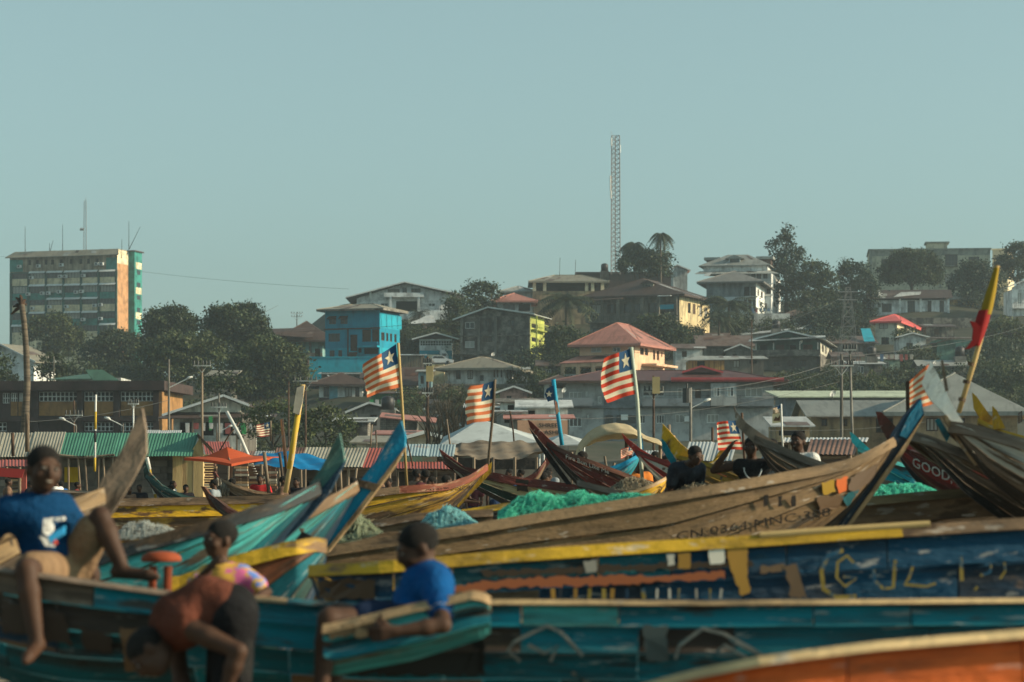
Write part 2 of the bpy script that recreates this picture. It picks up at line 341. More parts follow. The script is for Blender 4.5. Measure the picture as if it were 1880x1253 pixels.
    def gable(s, re, rr, mat, ov=.6, axis='x', peak=.5, mats=None, wallm=None, rl=None, rrr=None):
        """axis x: ridge runs along the front; axis y: gable end faces the camera"""
        z0, z1 = s.Z(re), s.Z(rr); zl = s.Z(rl) if rl else z0; zr = s.Z(rrr) if rrr else z0; m2 = mats or [mat, mat]
        if axis == 'x':
            p = s.dep*peak
            s.slope([(-ov, -ov, z0), (s.w+ov, -ov, z0), (s.w+ov, p, z1), (-ov, p, z1)], m2[0]); s.slope([(s.w+ov, s.dep+ov, z0), (-ov, s.dep+ov, z0), (-ov, p, z1), (s.w+ov, p, z1)], m2[1])
            if wallm:
                for x in (0, s.w-.2): quick('gable_wall', wallm, s.root, 'prism', [(x, 0, z0-.05), (x, s.dep, z0-.05), (x, p, z1-.12)], (.2, 0, 0))
        else:
            p = s.w*peak
            s.slope([(-ov, -ov, zl), (p, -ov, z1), (p, s.dep+ov, z1), (-ov, s.dep+ov, zl)], m2[0]); s.slope([(p, -ov, z1), (s.w+ov, -ov, zr), (s.w+ov, s.dep+ov, zr), (p, s.dep+ov, z1)], m2[1])
            if wallm: quick('gable_wall', wallm, s.root, 'prism', [(0, .01, s.h), (s.w, .01, s.h), (s.w, .01, max(zr, s.h+.01)), (p, .01, z1-.12), (0, .01, max(zl, s.h+.01))], (0, .2, 0))
            mb = MB()
            mb.bar((-ov, -ov-.03, zl), (p, -ov-.03, z1), .06, .22); mb.bar((p, -ov-.03, z1), (s.w+ov, -ov-.03, zr), .06, .22); mb.build('bargeboard', FRAME, s.root)
    def shed(s, rf, rb, mat, ov=.5, ovs=None):
        z0, z1 = s.Z(rf), s.Z(rb); s.slope([(-ov, -ov, z0), (s.w+ov, -ov, z0), (s.w+ov, s.dep+ov, z1), (-ov, s.dep+ov, z1)], mat)
    def flat(s, r, mat, ov=.3, th=.3):
        z = s.Z(r); s.q('roof_slab', mat, -ov, s.w+ov, -ov, s.dep+ov, z-th, z)
    def balcony(s, x0, x1, r_floor, mat, depth=1.2, rail=1.0, solid=False, rm=None):
        a, b, z = s.X(x0), s.X(x1), s.Z(r_floor)
        o = s.q('balcony', mat, a, b, -depth, -.003, z-.18, z)
        if solid: s.q('parapet', rm or mat, a, b, -depth, -depth+.12, z, z+rail, parent=o)
        else:
            mb = MB(); mb.box(a, b, -depth, -depth+.05, z+rail-.05, z+rail)
            n = max(3, int((b-a)/.35))
            for i in range(n+1): mb.box(a+(b-a)*i/n-.02, a+(b-a)*i/n+.02, -depth+.005, -depth+.045, z, z+rail-.05)
            mb.build('railing', rm or DARKST, o)
        return o
    def post(s, px, r0, r1, w=.25, mat=None, y=-1.0):
        x = s.X(px); return s.q('post', mat or WHITE, x-w/2, x+w/2, y, y+w, s.zlow if r1 is None else s.Z(r1), s.Z(r0))
# ---------------------------------------------------------------- the town, from the far left to the far right
TEAL = wall('teal render', (.04, .24, .21), .3); CREAM = wall('cream render', (.74, .63, .42), .35); ORNG = wall('ochre pink render', (.50, .27, .13), .2)
TANR = tin('tan sheet roof', (.24, .22, .17), .2, (.12, .10, .075)); BRNR = tin('brown sheet roof', (.075, .05, .042), .45, (.045, .026, .02))
GRYR = tin('grey sheet roof', (.27, .28, .26), .15, (.13, .12, .10)); RUSTR = tin('rusty sheet roof', (.13, .095, .08), .75, (.075, .036, .024))
REDR = tin('faded red sheet roof', (.42, .18, .14), .35, (.24, .09, .07)); PALER = tin('pale sheet roof', (.46, .48, .47), .25, (.22, .19, .15))
House.PATCHY = (RUSTR, BRNR, GRYR, PALER, TANR, REDR); House.PATCH = (RUSTR, RUSTR, BRNR, GRYR, PALER, tin('dark rust patch', (.06, .032, .024), .6))
SHADEW = wall('shade-toned side wall', (.14, .13, .11), .8)  # side wall coloured dark so the sun on it stays dim
# office block
h = House('office_block', 'tall teal and cream office block with rows of air conditioners and roof antennas', 'building', 560, 18, 215, 473, 648, 15, 21)
DTEAL = wall('dark teal render', (.025, .105, .09), .6); STAINC = wall('badly stained cream render', (.40, .33, .23), 1.0)
floors = [(500, 522), (526, 552), (552, 578), (578, 603), (603, 628), (628, 650)]
rows = [(503, 513), (527, 540), (552, 562), (577, 588), (600, 611)]
bands = [(473, 501, STAINC)]; cols6 = [(23+i*32.2, 23+i*32.2+29) for i in range(6)]
for i, (a, b) in enumerate(rows):
    for j, (x0, x1) in enumerate(cols6): h.win(x0, a, x1, b, 'dark', 4, m=DARKST)
top = 501
spand = [CREAM, TEAL, CREAM, TEAL, CREAM]
for i, (a, b) in enumerate(rows):
    bands += [(top, a, DTEAL), (a, b, DTEAL)]; nxt = rows[i+1][0] if i < 4 else 648
    bands += [(b, b+13, spand[i])]; top = b+13
bands += [(top, None, CREAM)]
h.walls(CREAM, bands, ORNG, [(473, 488, CREAM), (488, None, ORNG)])
for x0, x1 in [(18, 42), (195, 215)]: h.q('corner_panel', TEAL, h.X(x0), h.X(x1), -.06, -.003, h.Z(500), h.Z(478))
for x in (52, 66, 82, 94, 110, 128, 146, 160, 176): h.q('window', UNLIT, h.X(x), h.X(x+5), -.02, -.004, h.Z(488), h.Z(479))
for i in range(7): h.q('pilaster', DTEAL, h.X(20.5+i*32.2)-.25, h.X(20.5+i*32.2)+.25, -.3, -.003, h.Z(648), h.Z(502))
for i, (a, b) in enumerate(rows):
    for j, (x0, x1) in enumerate(cols6):
        if R.random() < .62: quick('awning', FRAME, h.root, 'prism', [(h.X(x0), -.31, h.Z(a)+.35), (h.X(x1), -.31, h.Z(a)+.35), (h.X(x1), -.9, h.Z(a)-.1), (h.X(x0), -.9, h.Z(a)-.1)], (0, 0, .06))
for x, r in ((38, 491), (73, 491), (115, 490), (180, 490), (189, 490), (60, 512), (113, 511), (122, 511), (155, 510), (54, 542), (80, 541), (91, 541), (111, 539), (142, 540), (152, 539), (62, 568), (93, 566), (124, 566), (176, 565), (187, 564), (155, 590), (187, 589)):
    o = h.q('air_conditioner', FRAME, h.X(x)-.45, h.X(x)+.45, -1.0, -.304, h.Z(r)-.3, h.Z(r)+.38); h.q('fan_grille', DARKST, h.X(x)-.3, h.X(x)+.2, -1.012, -1.001, h.Z(r)-.2, h.Z(r)+.28, parent=o)
h.slope([(-.8, -.9, h.Z(474)), (h.w+.6, -.9, h.Z(473)), (h.w-.2, .9, h.Z(461.5)), (.8, .9, h.Z(462.5))], TANR, .15); h.slope([(.8, .95, h.Z(462.5)), (h.w-.2, .95, h.Z(461.5)), (h.w-.2, h.dep+.5, h.Z(461)), (.8, h.dep+.5, h.Z(462))], TANR, .2); h.q('gable_infill', CREAM, h.w-.3, h.w-.05, .9, h.dep, h.Z(473)-.01, h.Z(463))
# stair tower at its right end
tx = h.w; mb = MB(); mb.box(tx+.003, tx+1.5, h.dep-.02, h.dep+4.2, h.zlow, h.Z(463)); mb.build('stair_tower', TEAL, h.root)
for i in range(7):
    r = 482+i*23; h.q('cream_panel', CREAM if i % 2 == 0 else TEAL, tx+1.503, tx+1.53, h.dep+.7, h.dep+3.9, h.Z(r+12), h.Z(r)); h.q('window', GLASS, tx+1.503, tx+1.54, h.dep+1.4, h.dep+3.2, h.Z(r+22), h.Z(r+14))
h.q('tower_cap', BRNR, tx-.6, tx+1.9, h.dep-.6, h.dep+4.6, h.Z(463), h.Z(461))
def antenna(x, r0, r1, lean=0, w=.09, y=2.0):
    mb = MB(); mb.tube([(h.X(x), y, h.Z(r1)), (h.X(x)+lean, y, h.Z(r0))], [w, w*.5], 5); return mb.build('antenna', DARKST, h.root)
for a in ((39, 415, 466), (84, 447, 466), (108, 414, 466), (217, 444, 478), (230, 411, 463)): antenna(*a)
antenna(84, 442, 466, .9); antenna(230, 422, 463, 2.8)
mb = MB(); x = h.X(147); z0, z1 = h.Z(463), h.Z(370)
for a, b in ((-.35, -.35), (.35, -.35), (0, .35)): mb.tube([(x+a, 3+b, z0), (x+a*.7, 3+b*.7, z1)], .07, 4)
for i in range(14):
    z = z0+(z1-z0)*i/14; mb.bar((x-.35, 2.65, z), (x+.35, 2.65, z+.8), .06); mb.bar((x+.35, 2.65, z), (x-.35, 2.65, z), .06)
mb.tube([(x-.3, 2.6, h.Z(423)), (x-1.1, 2.4, h.Z(423))], .3, 8); mb.tube([(x, 3, z1), (x, 3, z1+.8)], .04, 4); mb.build('lattice_mast', STEEL, h.root)
# white hall with tan roof
h = House('hall', 'white gabled hall with tan roof behind the bare palm trunk', 'building', 335, -40, 62, 668, 705, 24, 40)
h.win(75, 672, 79, 694, 'dark', side=True); h.win(90, 672, 94, 694, 'dark', side=True); h.walls(WHITE)
h.gable(668, 633, TANR, 1.0, 'y', .45, wallm=WHITE)
# brown and ochre market building
OCH = wall('ochre panel paint', (.33, .175, .065), .5); MBR = wall('dark maroon paint', (.06, .04, .037), .5)
h = House('market_hall', 'long dark brown and ochre market hall with white breeze-block grilles', 'building', 245, -60, 288, 718, 800, 3, 12, dep=14)
for x0, x1 in ((72, 142), (155, 208), (222, 284)): h.win(x0, 720, x1, 737.5, 'grille')
for x0, x1 in ((-50, -2), (5, 18), (20, 32), (35, 44)): h.win(x0, 722, x1, 741, 'grille')
for x0, x1 in ((155, 208), (222, 284), (-50, 12)): h.win(x0, 776, x1, 792, 'grille')
h.walls(MBR, None, OCH)
for x0, x1 in ((72, 142), (155, 208), (222, 284), (20, 32), (34, 44)): h.q('ochre_panel', OCH, h.X(x0), h.X(x1), -.05, -.003, h.Z(764), h.Z(738))
for x in (66, 148, 215, 288): h.q('pilaster', MBR, h.X(x)-.3, h.X(x)+.3, -.45, -.003, h.zlow, h.Z(718))
h.q('pilaster', OCH, h.X(289)+.02, h.X(299), -.4, .6, h.zlow, h.Z(719))
h.q('roof_band', MBR, -1, h.w+1.0, -1.2, h.dep+.5, h.Z(718), h.Z(701)); h.q('floor_band', MBR, -.3, h.w+.3, -.8, -.003, h.Z(774), h.Z(766))
# low roofs between
h = House('green_roofed_shed', 'low shed with dark green lean-to roof behind the market hall', 'shed', 300, 120, 222, 694, 720, 0, 0, dep=8)
GRNR = tin('dark green sheet roof', (.05, .12, .085), .2); h.walls(WHITE2); h.slope([(-2, -1, h.Z(697)), (h.X(190), -1, h.Z(696)), (h.X(172), 5, h.Z(682)), (1, 5, h.Z(685))], GRNR)
h.slope([(h.X(160), -1.2, h.Z(680)), (h.X(192), -1.2, h.Z(680)), (h.X(226), -3.5, h.Z(700)), (h.X(180), -3.5, h.Z(700))], GRNR)
# white gabled warehouse
CRW = wall('cream white render', (.56, .54, .44), .6)
h = House('warehouse', 'cream gabled warehouse with brown roof behind the street poles', 'building', 225, 318, 442, 757, 815, 0, 0, dep=14)
for x0, x1 in ((330, 352), (372, 392), (410, 438)): h.win(x0, 775, x1, 800, 'open')
h.walls(WHITE2, [(757, 765, BRNR), (765, None, WHITE2)], SHADEW); h.gable(760, 727, BRNR, .9, 'y', .76, wallm=CRW, rl=763, rrr=745)
h.slope([(-1, -2.6, h.Z(769)), (h.w+3.4, -2.6, h.Z(767)), (h.w+3.4, -.05, h.Z(760)), (-1, -.05, h.Z(762))], BRNR)
for x in (320, 360, 404, 440): h.post(x, 769, None, .16, WOODP, -2.4)
h = House('lean_to_house', 'pale tan roofed house half hidden among the big trees', 'house', 300, 385, 425, 690, 715, 0, 0, dep=6); h.win(398, 694, 412, 706); h.walls(CONC); h.shed(690, 676, TANR, .6)
# maroon roofed house with teal front
h = House('house', 'maroon-roofed house with pale teal front beside the bright blue house', 'house', 400, 528, 592, 625, 668, 0, 0, dep=9)
LTEAL = wall('light teal render', (.22, .42, .42), .5)
h.win(549, 629, 556, 646, 'dark'); h.win(567, 629, 572, 648, 'dark'); h.win(536, 629, 544, 646, 'dark'); h.win(578, 640, 588, 660, 'open'); h.walls(LTEAL, [(625, 648, LTEAL), (648, None, CONC)]); h.hip(626, 588, BRNR, 2.2)
h.slope([(-4, -3.0, h.Z(616)), (h.X(577), -3.0, h.Z(622)), (h.X(577), .6, h.Z(601)), (-4, .6, h.Z(604))], BRNR)
# bright blue house
BLUE = wall('bright blue paint', (.004, .20, .30), .22, (.008, .22, .31)); BLUE2 = wall('turquoise paint', (.01, .30, .40), .3, (.02, .24, .34))
h = House('house', 'bright blue three-storey house with turquoise lower floor and tan roof', 'house', 368, 597, 697, 570, 690, 20, 37)
for x in (604, 625): h.win(x, 583, x+13, 596, 'awn', 1, m=BROWN)
h.win(603, 613, 624, 628, 'dark', 2); h.win(643, 616, 656, 646, 'door'); h.win(665, 607, 681, 630, 'shutter'); h.win(683, 607, 696, 630, 'shutter')
for x0, x1 in ((605, 614), (621, 628)): h.win(x0, 644, x1, 656, 'dark')
h.win(657, 641, 664, 649, 'open'); h.win(668, 641, 694, 652, 'open')
for x0, x1 in ((700, 706), (709, 713), (716, 720), (724, 728)): h.win(x0, 612, x1, 627, 'dark', side=True)
h.walls(BLUE, [(570, 604.5, BLUE), (604.5, 640, BLUE), (640, None, BLUE2)], BLUE2, [(576, 604, BLUE2), (604, 640, BLUE), (640, None, BLUE2)])
h.q('floor_band', BROWN, -.15, h.w+.12, -.2, -.003, h.Z(606), h.Z(604)); h.q('drainpipe', BROWN, h.X(638), h.X(640), -.12, -.01, h.Z(688), h.Z(604))
for i in range(4): h.q('shutter_panel', BLUE2, h.w+.003, h.w+.06, .5+i*2.1, 2.2+i*2.1, h.Z(602), h.Z(578))
h.hip(569, 557, TANR, 1.0, .3, fascia=CONC); h.q('balcony_rail', BLUE, h.X(662), h.X(697), -.9, -.8, h.Z(637), h.Z(630)); h.q('balcony_slab', BLUE2, h.X(660), h.X(697), -.9, -.003, h.Z(640), h.Z(637))
mb = MB()
for i in range(5): mb.box(h.X(642)+i*.02, h.X(656), -.25-.25*i, -.01-.25*i, h.Z(648)-.3*i-.3, h.Z(648)-.3*i)
mb.build('steps', BROWN, h.root)
h = House('garden_wall', 'turquoise garden wall running from the blue house', 'wall', 362, 568, 734, 657, 688, 0, 0, dep=.4); h.walls(BLUE2); h.q('coping', BLUE2, -.1, h.w+.1, -.1, .5, h.h, h.h+.15)
# white gabled modern house on the ridge
h = House('house', 'white house with wide low gable and central balcony on the ridge', 'house', 455, 655, 832, 560, 592, 0, 0, dep=14)
for x0, x1 in ((699, 713), (786, 799)): h.win(x0, 556+1, x1, 563, 'white', 1)
h.win(727, 553, 766, 572, 'open'); h.win(680, 557, 687, 565, 'dark'); h.yt = 552; h.h = h.Z(552); h.walls(WHITE)
h.gable(552, 519.5, BRNR, 2.0, 'y', .5, wallm=WHITE, rl=548, rrr=543)
h.q('window', GLASS, h.X(739), h.X(747), -.04, .008, h.Z(538), h.Z(528)); h.q('gable_panel', CONC, h.X(712), h.X(734), -.03, .008, h.Z(538), h.Z(531)); h.q('gable_panel', CONC, h.X(755), h.X(772), -.03, .008, h.Z(538), h.Z(530))
o = h.q('balcony', WHITE, h.X(706), h.X(779), -1.8, -.003, h.Z(547), h.Z(545)); h.q('parapet', WHITE, h.X(706), h.X(779), -1.8, -1.65, h.Z(545), h.Z(539), parent=o)
for x in (680, 718, 769, 808): h.q('column', WHITE, h.X(x)-.22, h.X(x)+.22, -1.7 if 700 < x < 790 else -.3, -1.3 if 700 < x < 790 else -.003, h.Z(590), h.Z(547 if 700 < x < 790 else 536))
o = h.q('terrace_wall', WHITE, h.X(768), h.X(826), -3, -2.8, h.Z(595), h.Z(572)); h.q('railing', DARKST, h.X(768), h.X(826), -2.95, -2.9, h.Z(570), h.Z(569.4), parent=o)
# rusty roofed houses right of the blue house
h = House('house', 'low house with patched rusty roof and white sheeting', 'house', 432, 738, 822, 612, 640, 0, 0, dep=9); h.walls(WHITE2); h.hip(612, 592, RUSTR, 1.4)
h.slope([(h.X(745), 1.0, h.Z(597)+.25), (h.X(800), 1.2, h.Z(595)+.3), (h.X(794), 5.2, h.Z(579)+.35), (h.X(780), 5.0, h.Z(580)+.35), (h.X(768), 3.6, h.Z(587)+.3)], PALER, .05, 'tarpaulin')
h.slope([(-1, -2.6, h.Z(613)), (h.X(796), -2.6, h.Z(612)), (h.X(806), .5, h.Z(599)), (0, .5, h.Z(600))], RUSTR)
h = House('house', 'small gabled house with white lattice upper wall above turquoise base', 'house', 398, 770, 830, 623, 662, 0, 0, dep=8)
h.win(771, 626, 829, 635, 'grille'); h.walls(WHITE, [(623, 644, WHITE), (644, None, BLUE2)]); h.gable(624, 612, RUSTR, 1.2, 'y', .52, wallm=BRNR)
h = House('shack', 'row of grey plank lock-ups beneath the white lattice house', 'shack', 385, 734, 778, 652, 680, 0, 0, dep=4); h.walls(wm('grey planks', (.17, .15, .125), (.06, .05, .045), sc=2, st=(3, 1, .2), bsc=8)); h.shed(652, 648, PALER, .4)
for i in range(9): h.q('plank', WOODP, h.X(736+i*4.6), h.X(739+i*4.6), -.06, -.003, h.Z(676), h.Z(654))
# grey weathered three-storey house with yellow side
WEATH = wm('black-stained block wall', (.25, .235, .20), (.07, .066, .06), (.44, .6), .9, (1, 1, 1.4), (.035, .033, .03), (.46, .62), .55, (1.4, 1.4, .5), .92, .1, 6, .05, brick=(1.1, .55)); YEL = wall('lime yellow paint', (.42, .46, .11), .4)
h = House('apartment_house', 'grey weathered three-storey block house with a lime yellow side', 'house', 388, 845, 973, 582, 674, 14, 27)
for r0, r1 in ((592, 604), (627, 639)): h.win(854, r0, 871, r1, 'white', 1)
h.win(890, 588, 899, 600, 'dark'); h.win(932, 589, 944, 602, 'dark'); h.win(932, 627, 944, 637, 'dark', 1); h.win(931, 656, 944, 668, 'dark', 2); h.win(850, 655, 876, 672, 'open')
h.win(886, 620, 904, 629, 'dark', 3)
for r in (595, 620): h.win(976, r, 988, r+8, 'dark', 1, side=True)
h.win(989, 622, 994, 640, 'dark', side=True); h.walls(WEATH, [(582, 653, WEATH), (653, None, CONC)], YEL)
for r in (617, 651): h.q('floor_band', WEATH, -.2, h.w+.15, -.28, -.003, h.Z(r+1.6), h.Z(r))
for x in (848, 879, 910): h.q('pilaster', CONC, h.X(x)-.18, h.X(x)+.18, -.2, -.003, h.Z(672), h.Z(584))
h.gable(586, 566, PALER, 1.0, 'y', .42, wallm=WEATH, rl=588, rrr=580, mats=[RUSTR, PALER])
for i, r in enumerate((606, 640)):
    o = h.q('balcony', YEL, h.w+.003, h.w+.9, .8, h.dep-1, h.Z(r+1.5), h.Z(r)); mb = MB()
    for j in range(10): mb.box(h.w+.82, h.w+.86, 1+j*(h.dep-2.4)/9, 1.05+j*(h.dep-2.4)/9, h.Z(r), h.Z(r)+.9)
    mb.box(h.w+.8, h.w+.88, .8, h.dep-1, h.Z(r)+.9, h.Z(r)+.98); mb.build('railing', YEL, o)
h.q('corner_post', YEL, h.w+.8, h.w+1.0, .6, .8, h.Z(670), h.Z(582))
# white house with hip roof and its retaining wall
h = House('house', 'low white house with grey-tan hip roof above a grey retaining wall', 'house', 345, 822, 925, 676, 708, 12, 36)
for x0, x1 in ((837, 846), (858, 868)): h.win(x0, 680, x1, 697, 'dark')
h.win(881, 690, 888, 700, 'dark')
for x in (906, 912, 919): h.win(x, 680, x+3, 694, 'dark')
for x in (930, 937, 945, 953): h.win(x, 677, x+3.5, 694, 'dark', side=True)
h.walls(WHITE2, None, WHITE); h.hip(677, 653, TANR, 1.6)
h = House('retaining_wall', 'grey block retaining wall under the low white house', 'wall', 338, 772, 972, 708, 745, 0, 0, dep=1.2); h.win(852, 718, 867, 726, 'dark'); h.win(812, 716, 823, 738, 'door'); h.walls(BLOCKW); h.q('coping', CONC, -.1, h.w+.1, -.12, 1.3, h.h, h.h+.2)
h = House('shed', 'pale annex with flat tin roof beside the low white house', 'shed', 352, 935, 968, 678, 708, 0, 0, dep=5); h.walls(wall('blue grey render', (.36, .4, .41), .4)); h.shed(678, 671, GRYR, .5)
# pink roofed house and open pavilion
h = House('house', 'pale grey house with faded pink roof behind the weathered block', 'house', 440, 913, 975, 553, 592, 0, 0, dep=9); h.win(924, 559, 945, 574, 'dark', 2); h.win(952, 559, 974, 572, 'open'); h.walls(wall('pale blue grey render', (.4, .43, .43), .5)); h.hip(553, 536, REDR, 1.2)
PAVC = wall('stained ochre concrete', (.30, .23, .14), .8)
h = House('pavilion', 'open-sided upper terrace with tan roof on cream columns', 'house', 452, 980, 1108, 541, 590, 0, 0, dep=11); h.win(1060, 552, 1075, 575, 'dark'); h.walls(PAVC)
for x in (981, 1000, 1077, 1088, 1106): h.q('column', CREAM, h.X(x)-.3, h.X(x)+.3, -.4, .2, h.h, h.Z(516))
h.q('parapet', PAVC, -.2, h.w+.2, -.45, -.25, h.h-1, h.h+.6); h.q('rear_wall', MBR, .3, h.w-.3, h.dep-2, h.dep-1.6, h.h, h.Z(517)); h.zt = 0; h.hip(517, 501, TANR, 1.0, .35)
for x, r in ((1028, 470), (1057, 474)): quick('antenna', DARKST, h.root, 'tube', [(h.X(x), 4, h.Z(504)), (h.X(x)+.1, 4, h.Z(r))], .05, 5)
# old mansion
OLD = wall('shade-darkened old render', (.23, .215, .175), .95, (.12, .115, .10)); OLDS = wall('sun-lifted stained cream render', (.62, .50, .28), .62, (.40, .33, .2))  # front tone darkened as shade, side tone lifted as sun; both also stained
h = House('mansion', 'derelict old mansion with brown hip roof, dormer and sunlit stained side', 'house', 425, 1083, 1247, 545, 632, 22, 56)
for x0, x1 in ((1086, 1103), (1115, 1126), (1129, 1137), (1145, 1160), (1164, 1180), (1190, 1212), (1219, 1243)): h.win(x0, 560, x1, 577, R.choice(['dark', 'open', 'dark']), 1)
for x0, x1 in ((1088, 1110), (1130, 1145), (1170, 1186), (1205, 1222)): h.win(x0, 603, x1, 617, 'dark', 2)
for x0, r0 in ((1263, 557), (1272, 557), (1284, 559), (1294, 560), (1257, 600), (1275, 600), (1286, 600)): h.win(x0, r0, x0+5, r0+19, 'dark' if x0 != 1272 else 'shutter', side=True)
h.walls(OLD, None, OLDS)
for x in (1083, 1111, 1140, 1184, 1214, 1246): h.q('column', OLD, h.X(x)-.22, h.X(x)+.22, -1.8, -1.4, h.Z(593), h.Z(551))
h.balcony(1083, 1246, 593, OLD, 1.8, .9); h.q('turquoise_board', BLUE2, h.X(1218), h.X(1243), -1.9, -1.84, h.Z(573), h.Z(565))
h.hip(546, 511, BRNR, 1.4, .42)
h.slope([(0, -2.4, h.Z(554)), (h.X(1150), -2.4, h.Z(552)), (h.X(1150), -.2, h.Z(547)), (0, -.2, h.Z(548))], RUSTR); h.slope([(h.X(1214), -2.2, h.Z(549)), (h.X(1238), -2.2, h.Z(549)), (h.X(1238), -.2, h.Z(546)), (h.X(1214), -.2, h.Z(546))], PALER)
dx0, dx1 = h.X(1174), h.X(1194); o = h.q('dormer', OLD, dx0, dx1, 1.6, 6, h.Z(538), h.Z(523)); h.q('dormer_window', GLASS, dx0+.5, dx1-.6, 1.57, 1.597, h.Z(536), h.Z(525), parent=o)
quick('dormer_roof', BRNR, o, 'prism', [(dx0-.4, 1.2, h.Z(523)), (dx1+.4, 1.2, h.Z(523)), ((dx0+dx1)/2, 1.2, h.Z(516))], (0, 6, 0))
h = House('house', 'small house gable with red tiles showing behind the mansion roof', 'house', 480, 1236, 1262, 497, 515, 0, 0, dep=6); h.walls(WHITE2); h.gable(497, 487, REDR, .6, 'y', .25, wallm=WHITE2)
h = House('roof_terrace', 'dark flat roof terrace below the radio mast', 'house', 500, 1060, 1240, 500, 520, 0, 0, dep=8); h.walls(DARKST if False else MBR); h.flat(500, BRNR, .4)
# peach house with red hip roof
PEACH = wall('peach render', (.62, .41, .27), .2, (.52, .34, .22))
h = House('villa', 'peach two-storey villa with red hip roof and arched porch', 'house', 338, 1064, 1165, 634, 705, 22, 55)
for x0, x1 in ((1085, 1104), (1124, 1139), (1153, 1164)): h.win(x0, 639, x1, 648, 'white', 1)
for x0, x1, r0, r1 in ((1175, 1182, 639, 652), (1184, 1190, 639, 652), (1199, 1203, 640, 658), (1206, 1210, 640, 658), (1214, 1216, 641, 651)): h.win(x0, r0, x1, r1, 'dark', side=True)
h.win(1052+14, 677, 1082, 698, 'open'); h.win(1090, 677, 1108, 698, 'open'); h.walls(PEACH); h.hip(634, 591, REDR, 1.3)
h.slope([(h.X(1045), -4.0, h.Z(669)), (h.X(1160), -4.0, h.Z(667)), (h.X(1166), -.05, h.Z(653)), (h.X(1062), -.05, h.Z(654))], REDR)
for x in (1050, 1078, 1106, 1134): h.q('porch_column', PEACH, h.X(x)-.25, h.X(x)+.25, -3.8, -3.4, h.zlow, h.Z(676))
h.q('porch_beam', PEACH, h.X(1048), h.X(1160), -3.82, -3.42, h.Z(676), h.Z(669))
o = h.q('porch_rail', WHITE, h.X(1052), h.X(1132), -3.78, -3.7, h.Z(692), h.Z(690))
h.q('side_annex', PEACH, h.w+.003, h.w+2.2, 3.0, h.dep-.6, h.Z(672), h.Z(668))
# grey modern block
GRED = tin('maroon sheet roof', (.105, .045, .042), .1, (.07, .035, .03)); REDF = plain('red fascia', (.40, .055, .06)); LGREY = wall('light grey paint', (.36, .375, .37), .2); BGREY = wall('blue grey paint', (.17, .20, .22), .2)
h = House('apartment_block', 'long grey two-storey apartment block with maroon roof and red fascia', 'building', 285, 1038, 1420, 700, 822, 0, 0, dep=14)
for x0, x1, r0, r1 in ((1045, 1068, 720, 735), (1075, 1079, 719, 729), (1098, 1104, 728, 741), (1045, 1068, 767, 784), (1078, 1081, 762, 768), (1123, 1158, 763, 776), (1180, 1220, 714, 728), (1205, 1220, 762, 778), (1170, 1185, 762, 778)): h.win(x0, r0, x1, r1, 'dark', 1 if x1-x0 < 12 else 2, m=FRAME)
for x0, x1, r0, r1 in ((1244, 1268, 713, 733), (1308, 1320, 712, 728), (1333, 1344, 712, 728), (1368, 1400, 712, 729), (1240, 1262, 761, 777), (1298, 1320, 761, 777)): h.win(x0, r0, x1, r1, 'light', 2)
h.win(1276, 714, 1287, 733, 'door'); h.win(1346, 712, 1352, 728, 'dark'); h.walls(LGREY, None)
h.q('darker_wing', BGREY, h.X(1040), h.X(1090), -.03, -.004, h.Z(747), h.Z(740)); h.q('darker_bay', BGREY, h.X(1108), h.X(1175), -.05, -.004, h.zlow, h.Z(703))
h.q('floor_band', BGREY, -.2, h.w+.2, -.35, -.06, h.Z(750), h.Z(745))
h.balcony(1024, 1087, 744, BGREY, 1.5, .8, True, BGREY); h.balcony(1178, 1302, 744, BGREY, 1.5, .75, True, BGREY); h.balcony(1352, 1418, 744, BGREY, 1.5, .75, True, BGREY)
mb = MB(); mb.box(h.X(1178), h.X(1302), -1.5, -1.46, h.Z(727.5), h.Z(727)); mb.box(h.X(1352), h.X(1418), -1.5, -1.46, h.Z(727.5), h.Z(727)); mb.build('handrail', DARKST, h.root)
h.q('projecting_bay', LGREY, h.X(1303), h.X(1350), -1.6, -.06, h.Z(746), h.Z(702)); 
for x0 in (1308, 1333):
    o = h.q('window', FRAME, h.X(x0), h.X(x0+12), -1.63, -1.603, h.Z(729), h.Z(712)); h.q('pane', GLASSL, h.X(x0)+.08, h.X(x0+6)-.05, -1.64, -1.632, h.Z(729)+.08, h.Z(712)-.08, parent=o); h.q('pane', GLASS, h.X(x0+6)+.05, h.X(x0+12)-.08, -1.64, -1.632, h.Z(729)+.08, h.Z(712)-.08, parent=o)
h.hip(700, 676, GRED, 1.6, .55, fascia=BROWN)
h.q('red_fascia', REDF, h.X(1230), h.X(1436), -2.0, -1.9, h.Z(700)-.1, h.Z(700)+.35)
h.slope([(h.X(1230), -2.0, h.Z(699)), (h.X(1437), -2.0, h.Z(699)), (h.X(1330), 3.6, h.Z(682)), (h.X(1260), 3.6, h.Z(682))], GRED)
quick('roof_gable', GRED, h.root, 'prism', [(h.X(1256), 1.8, h.Z(683)), (h.X(1328), 1.8, h.Z(683)), (h.X(1290), 1.8, h.Z(672))], (0, 4, 0))
mb = MB(); mb.bar((h.X(1254), 1.7, h.Z(683)), (h.X(1290), 1.7, h.Z(671.5)), .12, .22); mb.bar((h.X(1290), 1.7, h.Z(671.5)), (h.X(1330), 1.7, h.Z(683)), .12, .22); mb.build('red_fascia', REDF, h.root)
for x, r in ((1146, 767), (1262, 770)): h.q('air_conditioner', FRAME, h.X(x)-.4, h.X(x)+.4, -.75, -.055, h.Z(r)-.3, h.Z(r)+.35)
